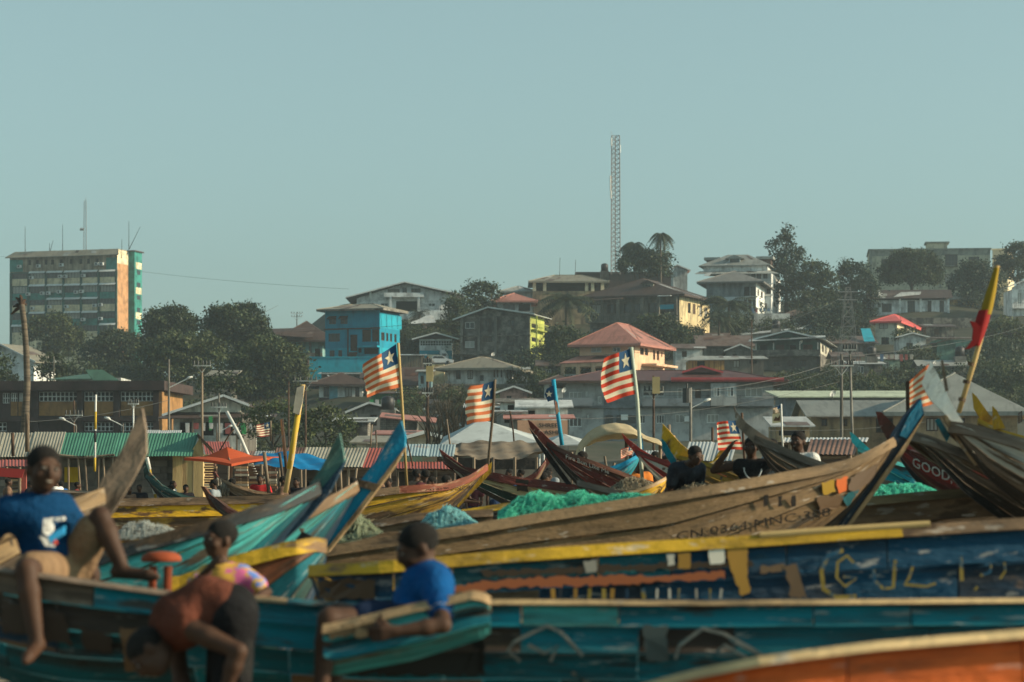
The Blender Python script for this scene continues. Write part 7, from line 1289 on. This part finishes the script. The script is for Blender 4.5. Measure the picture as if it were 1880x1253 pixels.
# ---------------------------------------------------------------- people: one smooth skin from tapered limbs
def field(prims, vox, ops=()):
    los = []; his = []
    for p in prims:
        if p[0] == 'c': m = max(p[3], p[4]); a, b = np.array(p[1]), np.array(p[2]); los.append(np.minimum(a, b)-m); his.append(np.maximum(a, b)+m)
        else: m = max(p[2]); c = np.array(p[1]); los.append(c-m); his.append(c+m)
    lo = np.min(los, 0)-4*vox; hi = np.max(his, 0)+4*vox; n = np.ceil((hi-lo)/vox).astype(int)+1; D = np.full(n, .5, np.float32)
    ax = [lo[i]+vox*np.arange(n[i]) for i in range(3)]
    for p, l, h in zip(prims, los, his):
        k = p[5] if p[0] == 'c' else p[4]; e = k+3*vox; i0 = np.maximum(0, ((l-e-lo)/vox).astype(int)); i1 = np.minimum(n, ((h+e-lo)/vox).astype(int)+2)
        sl = tuple(slice(i0[i], i1[i]) for i in range(3)); X, Y, Z = np.meshgrid(*[ax[i][sl[i]] for i in range(3)], indexing='ij', sparse=True)
        if p[0] == 'c':
            a, b = np.array(p[1]), np.array(p[2]); ab = b-a; L2 = max(1e-9, ab @ ab); t = np.clip(((X-a[0])*ab[0]+(Y-a[1])*ab[1]+(Z-a[2])*ab[2])/L2, 0, 1)
            d = np.sqrt((X-a[0]-t*ab[0])**2+(Y-a[1]-t*ab[1])**2+(Z-a[2]-t*ab[2])**2)-(p[3]+(p[4]-p[3])*t)
        else:
            c = np.array(p[1]); r = p[2]; M = p[3]; q = [((X-c[0])*M[i][0]+(Y-c[1])*M[i][1]+(Z-c[2])*M[i][2]) for i in range(3)]
            k0 = np.sqrt(sum((q[i]/r[i])**2 for i in range(3))); k1 = np.sqrt(sum((q[i]/r[i]**2)**2 for i in range(3)))+1e-9; d = k0*(k0-1)/k1
        S = D[sl]; g = np.clip(.5+.5*(S-d)/k, 0, 1); D[sl] = S+(d-S)*g-k*g*(1-g)
    X, Y, Z = np.meshgrid(*ax, indexing='ij', sparse=True)
    for o in ops:
        if o[0] == 'plane': c, m = np.array(o[1]), np.array(o[2]); D = np.maximum(D, (X-c[0])*m[0]+(Y-c[1])*m[1]+(Z-c[2])*m[2])
        else:
            c = np.array(o[1]); r = o[2]; M = o[3]; q = [((X-c[0])*M[i][0]+(Y-c[1])*M[i][1]+(Z-c[2])*M[i][2]) for i in range(3)]; k0 = np.sqrt(sum((q[i]/r[i])**2 for i in range(3))); D = np.maximum(D, -(k0-1)*min(r))
    return D, lo
def nets(D, lo, vox):
    """surface nets"""
    n = D.shape; cnt = np.zeros(tuple(q-1 for q in n), np.float32); acc = np.zeros((3,)+cnt.shape, np.float32); cs = [(i, j, k) for i in (0, 1) for j in (0, 1) for k in (0, 1)]
    sub = lambda c: D[c[0]:n[0]-1+c[0], c[1]:n[1]-1+c[1], c[2]:n[2]-1+c[2]]
    for a in cs:
        for ax in range(3):
            if a[ax]: continue
            b = list(a); b[ax] = 1; da, db = sub(a), sub(b); m = (da < 0) != (db < 0); t = np.where(m, da/np.where(m, da-db, 1), 0)
            for q in range(3): acc[q] += np.where(m, a[q]+(t if q == ax else 0), 0)
            cnt += m
    act = cnt > 0; idx = np.full(cnt.shape, -1, np.int64); idx[act] = np.arange(act.sum()); I = np.argwhere(act); V = (I+np.stack([acc[q][act]/cnt[act] for q in range(3)], 1))*vox+lo; Q = []
    for ax in range(3):
        s0 = [slice(1, n[i]-1) for i in range(3)]; s0[ax] = slice(0, n[ax]-1); s1 = list(s0); s1[ax] = slice(1, n[ax]); A = D[tuple(s0)] < 0; Bm = D[tuple(s1)] < 0; u, v = (ax+1) % 3, (ax+2) % 3
        for flip in (False, True):
            P = np.argwhere(A & ~Bm if not flip else ~A & Bm)
            if not len(P): continue
            P = P+np.array([0 if i == ax else 1 for i in range(3)]); du = np.zeros(3, int); du[u] = 1; dv = np.zeros(3, int); dv[v] = 1; g = lambda p: idx[p[:, 0], p[:, 1], p[:, 2]]
            q = np.stack([g(P-du-dv), g(P-dv), g(P), g(P-du)], 1); Q.append(q if not flip else q[:, ::-1])
    Q = np.concatenate(Q); return V, Q[(Q >= 0).all(1)]
def skin_obj(name, prims, mat, par, off, vox, ops=()):
    D, lo = field(prims, vox, ops); V, Q = nets(D, lo, vox)
    return link(name, npmesh(name, V-np.array(off), Q, mat, True), par)
SKIN = wm('dark brown skin', (.075, .04, .025), (.05, .026, .017), (.4, .7), 9, rough=.62, bump=.02, bsc=60, rnd=.08, spec=.2); HAIR = wm('short black hair', (.010, .009, .008), (.018, .016, .014), sc=40, bump=.5, bsc=120, rough=.9); EYEW = plain('eye white', (.16, .14, .12), .5); EYED = plain('eye dark', (.01, .008, .006), .2); TEETH = plain('teeth', (.3, .27, .22), .4)
def fingers(wr, dv, pn, s, curl, side, k=.008):
    """palm and five fingers from the wrist along dv, palm facing pn"""
    dv = dv.normalized(); pn = (pn-dv*pn.dot(dv)).normalized(); sd = dv.cross(pn)*side; pr = []
    for o in (-.024, 0, .024): pr.append(('c', wr+sd*o*.5*s, wr+dv*.075*s+sd*o*s, .019*s, .015*s, .012*s))
    for i, (o, L) in enumerate(((-.031, .062), (-.011, .078), (.01, .084), (.03, .074))):
        p = wr+dv*.08*s+sd*o*s; a = 0.
        for q in range(3):
            a += curl*(.7 if q == 0 else 1.); nd = dv*math.cos(a)+pn*math.sin(a); e = p+nd*L*s*(.42, .33, .25)[q]; pr.append(('c', p, e, .0095*s*(1-.08*q), .009*s*(1-.1*q), .003)); p = e
    p = wr+dv*.025*s+sd*.028*s; d1 = (dv*.6+sd*.7+pn*.35).normalized(); e = p+d1*.042*s; pr.append(('c', p, e, .012*s, .0105*s, .005)); pr.append(('c', e, e+(d1*.6+dv*.6+pn*.3*curl).normalized()*.032*s, .0105*s, .009*s, .003)); return pr
def human(label, J, s=1., f=(0, -1, 0), up=(0, 0, 1), vox=.011, top=None, bot=None, sleeve=.5, leg=.6, curl=.5, palm=None, hs=1., smile=False, face=True, shirt_low=0., group=None, hair=True, root=None, trim=None):
    """J: joints in world space. head, neck, chest, mid, pelvis, shL shR elL elR wrL wrR hipL hipR knL knR anL anR (toeL toeR)"""
    J = {k: Vector(v) for k, v in J.items()}; off = root or Vector((J['pelvis'].x, J['pelvis'].y, 0)); t = thing('person', label, 'person', off, 0, group)
    f = Vector(f).normalized(); u = Vector(up); u = (u-f*u.dot(f)).normalized(); l = u.cross(f); M = [tuple(l), tuple(f), tuple(u)]; h = J['head']; q = s*hs; pr = []
    tors = [('c', J['hipL'], J['hipR'], .098*s, .098*s, .05*s), ('c', J['pelvis'], J['mid'], .115*s, .108*s, .05*s), ('c', J['mid'], J['chest'], .108*s, .122*s, .05*s), ('c', J['chest'].lerp(J['shL'], .72), J['chest'].lerp(J['shR'], .72), .082*s, .082*s, .06*s)]
    pr += tors+[('c', J['chest'].lerp(J['neck'], .5), J['neck'], .075*s, .055*s, .04*s), ('c', J['neck'], h-u*.05*q-f*.01*q, .050*s, .052*s, .025*s)]
    for a in 'LR':
        pr += [('c', J['sh'+a], J['sh'+a].lerp(J['el'+a], .4), .056*s, .05*s, .03*s), ('c', J['sh'+a].lerp(J['el'+a], .4), J['el'+a], .05*s, .038*s, .02*s), ('c', J['el'+a], J['el'+a].lerp(J['wr'+a], .35), .038*s, .041*s, .015*s), ('c', J['el'+a].lerp(J['wr'+a], .35), J['wr'+a], .041*s, .026*s, .015*s)]
        dv = J['wr'+a]-J['el'+a]; pn = Vector(palm[a]) if palm else (off+Vector((0, 0, 1))-J['wr'+a])
        if vox < .016: pr += fingers(J['wr'+a], dv, pn, s, curl, 1 if a == 'L' else -1)
        else: e = J['wr'+a]+dv.normalized()*.14*s; pr += [('c', J['wr'+a], e, .03*s, .024*s, .01)]
        pr += [('c', J['hip'+a], J['kn'+a], .088*s, .054*s, .03*s), ('c', J['kn'+a], J['kn'+a].lerp(J['an'+a], .3), .053*s, .056*s, .02*s), ('c', J['kn'+a].lerp(J['an'+a], .3), J['an'+a], .055*s, .034*s, .02*s)]
        toe = J.get('toe'+a) or J['an'+a]+Vector((f.x, f.y, 0)).normalized()*.15*s-Vector((0, 0, .05*s)); tv = (toe-J['an'+a]).normalized()
        pr += [('c', J['an'+a]-tv*.035*s-u*.02*s, toe, .036*s, .03*s, .02*s), ('c', toe, toe+tv*.05*s, .032*s, .02*s, .015*s)]
    E = lambda c, r, k=.02: ('e', h+l*c[0]*q+f*c[1]*q+u*c[2]*q, tuple(z*q for z in r), M, k*q)
    pr += [E((0, -.012, .032), (.076, .096, .084)), E((0, .022, -.02), (.066, .074, .075)), E((0, .036, -.072), (.043, .05, .035))]
    if face: pr += [E((0, .098, -.014), (.017, .02, .024), .012), E((0, .09, .006), (.011, .016, .03), .01), E((0, .088, -.052), (.024, .013, .012), .008), E((.079, -.005, -.008), (.012, .022, .034), .006), E((-.079, -.005, -.008), (.012, .022, .034), .006), E((.03, .086, .03), (.03, .012, .011), .012), E((-.03, .086, .03), (.03, .012, .011), .012), E((.042, .064, -.025), (.024, .022, .02), .02), E((-.042, .064, -.025), (.024, .022, .02), .02)]
    skin_obj('body', pr, SKIN, t, off, vox)
    if hair: skin_obj('hair', [('e', h+(-f*.016+u*.038)*q, (.083*q, .1*q, .086*q), M, .01)], HAIR, t, off, vox*.8, [('ell', h+(f*.105-u*.035)*q, (.088*q, .088*q, .105*q), M), ('plane', h-u*.02*q, tuple(-u+f*.35))])
    if face and vox < .016:
        for sg in (-1, 1):
            c = h+(l*.03*sg+f*.088+u*.01)*q; eo = skin_obj('eye', [('e', c, (.014*q, .009*q, .009*q), M, .001)], EYEW, t, off, .003); skin_obj('pupil', [('e', c+f*.006*q, (.006*q, .005*q, .006*q), M, .001)], EYED, eo, off, .002)
        if smile: skin_obj('teeth', [('e', h+(f*.099-u*.052)*q, (.017*q, .005*q, .0045*q), M, .001)], TEETH, t, off, .003)
    g = .016*s
    if top:
        ps = [(p[0], p[1], p[2], p[3]+g, p[4]+g, p[5]) for p in tors[1:]]; ps += [('c', J['hipL'].lerp(J['mid'], .25), J['hipR'].lerp(J['mid'], .25), .1*s+g, .1*s+g, .05*s), ('c', J['chest'], J['chest'].lerp(J['neck'], .55), .1*s, .08*s, .05*s)]
        if sleeve:
            for a in 'LR': ps += [('c', J['sh'+a], J['sh'+a].lerp(J['el'+a], sleeve), .058*s+g, .06*s+g, .035*s)]
        else:
            for a in 'LR': ps += [('c', J['chest'].lerp(J['sh'+a], .5), J['chest'].lerp(J['sh'+a], .8), .08*s+g, .06*s+g, .03*s)]
        ax = (J['pelvis']-J['mid']).normalized(); ops = [('plane', tuple(J['pelvis'].lerp(J['mid'], .1-shirt_low)), tuple(ax)), ('ell', J['neck']+(J['neck']-J['chest']).normalized()*.01, (.075*s, .075*s, .05*s), M)]
        if sleeve:
            for a in 'LR': pass
        so = skin_obj('shirt', ps, top, t, off, vox*1.05, ops)
        if trim:
            for a in 'LR':
                p = J['sh'+a].lerp(J['el'+a], sleeve); dv = (J['el'+a]-J['sh'+a]).normalized(); p = p+dv*.035*s; mb = MB(); mb.tube([p-off-dv*.008, p-off+dv*.008], .063*s, 16); mb.build('sleeve_trim', trim, so, True)
    if bot:
        ps = [('c', J['hipL'], J['hipR'], .098*s+g, .098*s+g, .05*s), ('c', J['pelvis'], J['pelvis'].lerp(J['mid'], .35), .115*s+g*.8, .11*s+g*.8, .04*s)]
        for a in 'LR': e = J['hip'+a].lerp(J['kn'+a], leg) if leg <= 1 else J['kn'+a]; ps += [('c', J['hip'+a], e, .09*s+g, .072*s+g*1.4, .03*s)]
        if leg > 1:
            for a in 'LR': ps += [('c', J['kn'+a], J['kn'+a].lerp(J['an'+a], leg-1), .062*s+g, .05*s+g, .03*s)]
        skin_obj('shorts' if leg <= 1 else 'trousers', ps, bot, t, off, vox*1.05)
    return t
def wp(px, py, d): return W(px, py, d)
# boy in a blue T-shirt sitting on the teal boat
SHB = wm('blue cotton', (.005, .045, .12), (.004, .03, .085), sc=5, bump=.9, bsc=8, rough=.95, spec=.1); KHA = wm('khaki cotton', (.22, .14, .08), (.14, .085, .05), sc=4, bump=.9, bsc=8, rough=.95, spec=.1); RUSC = wm('rust cotton', (.115, .038, .024), (.08, .028, .018), sc=5, bump=.9, bsc=8, rough=.95, spec=.1); BLKC = wm('black cloth', (.012, .012, .013), (.02, .02, .02), sc=5, bump=.9, bsc=8, rough=.95, spec=.1); SHB2 = wm('royal blue cotton', (.005, .08, .25), (.004, .055, .19), sc=5, bump=.9, bsc=8, rough=.95, spec=.1); NAVC = wm('navy cloth', (.012, .025, .06), sc=5, bump=.9, bsc=8, rough=.95, spec=.1); WHC = wm('white cotton', (.6, .6, .57), (.45, .45, .42), sc=5, bump=.9, bsc=8, rough=.95, spec=.1)
D0 = 11.5
J1 = dict(head=wp(80, 864, D0-.05), neck=wp(70, 914, D0), chest=wp(66, 950, D0), mid=wp(82, 996, D0+.02), pelvis=wp(104, 1042, D0+.06), shL=wp(114, 932, D0+.04), shR=wp(8, 940, D0-.06), elL=wp(148, 985, D0+.22), wrL=wp(168, 1030, D0+.12), elR=wp(-38, 1000, D0+.02), wrR=wp(-22, 1056, D0+.1), hipL=wp(134, 1044, D0+.06), hipR=wp(92, 1050, D0-.06), knL=wp(184, 950, D0-.06), knR=wp(48, 1046, D0-.78), anL=wp(226, 1046, D0-.12), anR=wp(68, 1182, D0-.86), toeL=wp(272, 1056, D0-.16), toeR=wp(52, 1206, D0-.98))
p1 = human('smiling boy in blue printed T-shirt sitting on the teal boat', J1, .90, (.5, -.86, -.02), (.05, .1, 1), .0095, SHB, KHA, .55, .72, smile=True, hs=1.08, curl=.35)
# print on his shirt
mb = MB(); off = Vector(p1.location); c = wp(88, 968, D0-.235)
def prt(name, mat, pts): mb = MB(); mb.prism([wp(x, y, D0-.245+(x-90)*.0008)-off for x, y in pts], (0, .05, 0)); mb.build(name, mat, p1)
prt('shirt_print', WHC, [(80, 953), (95, 951), (96, 975), (90, 985), (78, 980)]); prt('shirt_print', wm('print brown', (.2, .12, .07)), [(81, 959), (92, 957), (92, 975), (82, 977)]); prt('shirt_print', WHC, [(100, 951), (116, 949), (117, 956), (102, 958)]); prt('shirt_print', plain('print sky', (.02, .25, .5)), [(88, 985), (118, 966), (116, 982), (100, 992), (92, 1004)]); prt('shirt_print', WHC, [(72, 985), (88, 988), (98, 1004), (84, 1004)]); prt('shirt_print', plain('print red', (.4, .05, .03)), [(94, 990), (99, 989), (103, 999), (98, 1001)])
# child with a bright print shirt in the boat
MULT = wm('bright print cotton', (.55, .32, .06), (.55, .12, .28), (.5, .54), 9, dirt=(.12, .22, .55), da=(.56, .6), dsc=11, dst=(1, 1, 1), bump=0)
D2 = 12.2
J2 = dict(head=wp(404, 992, D2), neck=wp(404, 1036, D2), chest=wp(410, 1066, D2), mid=wp(414, 1105, D2), pelvis=wp(416, 1140, D2), shL=wp(448, 1056, D2-.02), shR=wp(378, 1056, D2+.02), elL=wp(490, 1088, D2-.05), wrL=wp(462, 1106, D2-.3), elR=wp(348, 1086, D2-.1), wrR=wp(385, 1042, D2-.18), hipL=wp(440, 1142, D2), hipR=wp(394, 1142, D2), knL=wp(450, 1180, D2-.28), knR=wp(384, 1180, D2-.28), anL=wp(450, 1250, D2-.2), anR=wp(384, 1250, D2-.2))
human('child in bright printed shirt leaning on the boat, chin on hand', J2, .66, (-.8, -.6, 0), (0, 0, 1), .009, MULT, NAVC, .6, .8, hs=1.28, hair=True)
# bending boy in a rust tank top
D3 = 10.2
J3 = dict(head=wp(276, 1200, D3-.1), neck=wp(300, 1168, D3), chest=wp(330, 1138, D3), mid=wp(382, 1110, D3), pelvis=wp(424, 1120, D3), shL=wp(318, 1150, D3+.14), shR=wp(346, 1152, D3-.14), elL=wp(330, 1230, D3+.1), wrL=wp(340, 1290, D3+.02), elR=wp(438, 1196, D3-.22), wrR=wp(412, 1272, D3-.2), hipL=wp(424, 1136, D3+.09), hipR=wp(428, 1140, D3-.09), knL=wp(410, 1290, D3+.1), knR=wp(424, 1292, D3-.12), anL=wp(425, 1470, D3+.12), anR=wp(440, 1475, D3-.12))
human('boy in rust-coloured tank top bending over beside the teal boat', J3, .90, (-.45, -.35, -.82), (-.7, .1, .3), .0095, RUSC, BLKC, 0, .75, hs=1.0)
# boy in royal blue shirt with white trim
D4 = 10.52
J4 = dict(head=wp(768, 1008, D4), neck=wp(784, 1052, D4), chest=wp(784, 1078, D4), mid=wp(776, 1112, D4+.02), pelvis=wp(768, 1144, D4+.04), shL=wp(776, 1070, D4+.14), shR=wp(798, 1072, D4-.13), elL=wp(730, 1120, D4+.06), wrL=wp(696, 1150, D4-.36), elR=wp(814, 1148, D4-.42), wrR=wp(726, 1160, D4-.46), hipL=wp(764, 1146, D4+.12), hipR=wp(764, 1148, D4-.04), knL=wp(620, 1128, D4-.05), knR=wp(604, 1136, D4-.26), anL=wp(612, 1270, D4-.1), anR=wp(588, 1285, D4-.3), toeL=wp(590, 1300, D4-.14), toeR=wp(562, 1308, D4-.34))
human('boy in royal blue shirt with white-trimmed sleeves leaning on the small canoe', J4, .86, (-.86, -.25, -.38), (-.2, 0, 1), .0095, SHB2, NAVC, .62, .6, hs=1.08, trim=WHC, curl=.6)
# generic standing poses for people farther away
def pose(x, y, z, s, face=0., arms='down', lean=0., bend=0.):
    ca, sa = math.cos(face), math.sin(face); f = Vector((math.sin(face), -math.cos(face), 0)); l = Vector((0, 0, 1)).cross(f); B0 = Vector((x, y, z))
    P = lambda a, b, c: B0+(l*a+f*b+Vector((0, 0, c)))*s
    bl = lambda a, b, c: P(a, b+bend*(c-.92)*.9, .92+(c-.92)*(1-.35*abs(bend)))
    J = dict(head=bl(0, .03, 1.56), neck=bl(0, 0, 1.43), chest=bl(0, 0, 1.28), mid=bl(0, .01, 1.1), pelvis=P(0, 0, .94), shL=bl(.18, 0, 1.36), shR=bl(-.18, 0, 1.36), hipL=P(.09, 0, .92), hipR=P(-.09, 0, .92), knL=P(.11, .04, .5), knR=P(-.1, .02, .5), anL=P(.12, -.02, .09), anR=P(-.12, -.02, .09))
    if arms == 'down': J.update(elL=bl(.25, -.03, 1.08), elR=bl(-.25, -.03, 1.08), wrL=bl(.24, .1, .86), wrR=bl(-.24, .1, .86))
    elif arms == 'up': J.update(elL=bl(.34, .08, 1.42), elR=bl(-.42, .1, 1.30), wrL=bl(.15, .1, 1.60), wrR=bl(-.22, .16, 1.56))
    elif arms == 'fwd': J.update(elL=bl(.22, .16, 1.12), elR=bl(-.22, .16, 1.12), wrL=bl(.12, .38, 1.1), wrR=bl(-.12, .38, 1.1))
    elif arms == 'low': J.update(elL=bl(.2, .1, 1.1), elR=bl(-.2, .1, 1.1), wrL=bl(.15, .2, .82), wrR=bl(-.15, .2, .82))
    return J, f
def by_head(px, rh, d, s): c = W(px, rh, d); return c.x, c.y, c.z-1.56*s    # feet height that puts the head centre there
x, y, z = by_head(1380, 822, 27.5, 1.0); J, f = pose(x, y, z, 1.0, -.3, 'up'); pv = human('man in black vest with arms raised behind his head', J, 1., f, vox=.013, top=BLKC, bot=NAVC, sleeve=0, leg=1.8, hs=1.0)
quick('deck_box', WOODB, None, 'box', x-.45, x+.45, y-.35, y+.35, gz(x, y)-.05, z+.03); tag(bpy.data.objects['deck_box'], 'low wooden deck box under the man in the vest', 'box')
mb = MB(); c = J['chest']+Vector((0, 0, .05)); mb.tube([c+Vector((.10*math.cos(a), -.125-.02*math.sin(a), -.13*max(0, math.sin(a)) if math.sin(a) > 0 else .03))-pv.location for a in [q*math.pi/10 for q in range(0, 11)]], .008, 6); mb.build('vest_piping', WHC, pv)
x, y, z = by_head(1467, 811, 27.6, 1.0); J, f = pose(x, y, z, 1., -.55, 'down'); human('smiling man in white shirt behind the brown boat', J, 1., f, vox=.012, top=WHC, bot=NAVC, leg=1.8, smile=True)
quick('fish_crate', WOODB, None, 'box', x-.45, x+.45, y-.35, y+.35, gz(x, y)-.05, z+.03); tag(bpy.data.objects['fish_crate'], 'wooden fish crate under the smiling man', 'crate')
x, y, z = by_head(1238, 838, 27.8, .95); J, f = pose(x, y, gz(x, y), .95, .5, 'low', bend=.75); dz = W(0, 838, 27.8).z-J['head'].z; J = {k: v+Vector((0, 0, dz)) for k, v in J.items()}; human('man in dark clothes bending beside the ochre boat', J, .95, (f.x, f.y, -.3), vox=.014, top=wm('charcoal cloth', (.03, .035, .045), (.02, .022, .03), sc=5, bump=.9, bsc=8, rough=.95, spec=.1), bot=NAVC, sleeve=.9, leg=1.8)
quick('sand_box', WOODB, None, 'box', x-.3, x+.3, y-.3, y+.3, gz(x, y)-.05, max(.05, J['anL'].z-.05)); tag(bpy.data.objects['sand_box'], 'wooden box under the bending man', 'box')
# small figures on the beach: three models, copied
def model(arms, bend, seed):
    J, f = pose(0, 0, 0, 1., 0, arms, bend=bend); t = human('x', J, 1., f, vox=.02, top=WHC, bot=NAVC, leg=1.6, root=Vector((0, 0, 0))); return t
MODS = [model('down', 0, 1), model('fwd', .12, 2), model('low', .3, 3)]; used = set()
CL = {n: wm('shirt '+n, c, tuple(q*.6 for q in c), sc=4, rough=.95, spec=.1) for n, c in dict(white=(.55, .56, .55), red=(.45, .03, .03), dark=(.02, .02, .025), orange=(.6, .19, .04), yellow=(.55, .35, .06), blue=(.02, .12, .35), grey=(.22, .25, .27), maroon=(.08, .025, .03), brown=(.16, .10, .07)).items()}
FOLK = [(14, 886, 62, 'brown', 'by the firewood stall'), (108, 884, 60, 'white', 'behind the sitting boy'), (122, 887, 61, 'blue', 'beside the one in white near the yellow board'), (141, 892, 63, 'red', 'by the stick posts'), (196, 893, 60, 'grey', 'by the block wall, left of the bare prow'), (236, 902, 58, 'brown', 'right of the bare prow by the blocks'), (256, 906, 58, 'dark', 'half hidden behind the mustard boat rail'), (307, 886, 60, 'white', 'behind the black-green boat'), (325, 894, 57, 'dark', 'before the woven mat'), (341, 897, 57, 'dark', 'at the right edge of the woven mat'), (394, 889, 52, 'grey', 'below the umbrella with a pale shirt'), (440, 882, 56, 'blue', 'beside the umbrella pole'), (478, 880, 54, 'red', 'in bright red by the pale post'), (519, 884, 52, 'brown', 'under the blue tarpaulin'), (545, 886, 53, 'dark', 'behind the yellow bamboo'), (556, 888, 50, 'orange', 'in orange beside the turquoise prow'), (637, 880, 60, 'dark', 'under the tin stall'), (720, 882, 52, 'dark', 'right of the blue prow'), (764, 872, 50, 'brown', 'with bare back by the flagpole'), (782, 874, 46, 'maroon', 'in maroon before the red awning'), (800, 884, 45, 'dark', 'in dark clothes left of the orange shirt'), (818, 884, 44, 'orange', 'in orange behind the yellow bow'), (840, 878, 48, 'dark', 'right of the orange shirt'), (908, 878, 60, 'grey', 'under the canvas stall'), (940, 868, 62, 'blue', 'in blue under the canvas stall'), (958, 870, 63, 'dark', 'in dark under the canvas stall'), (988, 872, 48, 'yellow', 'in yellow by the maroon stern post'), (1000, 872, 50, 'white', 'in white by the maroon stern post'), (1012, 866, 58, 'grey', 'in grey behind the dark red boat'), (1086, 834, 44, 'red', 'in red standing in the dark red boat'), (1168, 848, 42, 'orange', 'in amber behind the small blue boat'), (1204, 838, 58, 'dark', 'dark by the cream arch edge'), (1222, 845, 60, 'brown', 'brown-clad by the stick fence'), (1425, 815, 45, 'grey', 'half hidden between the two men'), (60, 888, 64, 'dark', 'left by the red board'), (580, 890, 55, 'grey', 'beside the tin stall post'), (690, 878, 58, 'brown', 'beneath the cream sheets'), (868, 880, 55, 'maroon', 'left of the canvas stall posts')]
for i, (px, r, d, c, where) in enumerate(FOLK):
    k = R.choice((0, 1, 2)) if i > 2 else i; src = MODS[k]; x = (px-HX)*d/F; zt = W(px, r, d).z; g = gz(x, d); s = min(1.02, max(.78, (zt-g)/1.56)); face = R.uniform(-2.6, 2.6)
    if k in used:
        t = src.copy(); COL.objects.link(t); ch = []
        for q in src.children: w_ = q.copy(); COL.objects.link(w_); w_.parent = t; ch.append(w_)
    else: t = src; ch = list(src.children); used.add(k)
    z0 = max(g, zt-1.56*s) if zt-1.56*s < g+.5 else zt-1.56*s
    t.location = (x, d, z0); t.scale = (s, s, s); t.rotation_euler = (0, 0, face); tag(t, 'small distant person %s' % where, 'person', 'people on the beach')
    for q in ch:
        if q.name.startswith('shirt'): q.material_slots[0].link = 'OBJECT'; q.material_slots[0].material = CL[c]
# ---------------------------------------------------------------- haze over bay and town
hz = MB(); hz.box(-445, 445, -29, 1155, -1.6, 78); ho = hz.build('haze', [], None, kind='stuff'); ho['label'] = 'thin pale sea haze over the beach and the town'
hm = bpy.data.materials.new('sea haze'); hm.use_nodes = True; hn = hm.node_tree; hn.nodes.clear(); pv = hn.nodes.new('ShaderNodeVolumePrincipled'); om = hn.nodes.new('ShaderNodeOutputMaterial')
pv.inputs['Color'].default_value = (.78, .93, 1, 1); pv.inputs['Density'].default_value = HAZE; pv.inputs['Anisotropy'].default_value = 0.2; hn.links.new(pv.outputs[0], om.inputs['Volume']); ho.data.materials.append(hm); hm.cycles.homogeneous_volume = True
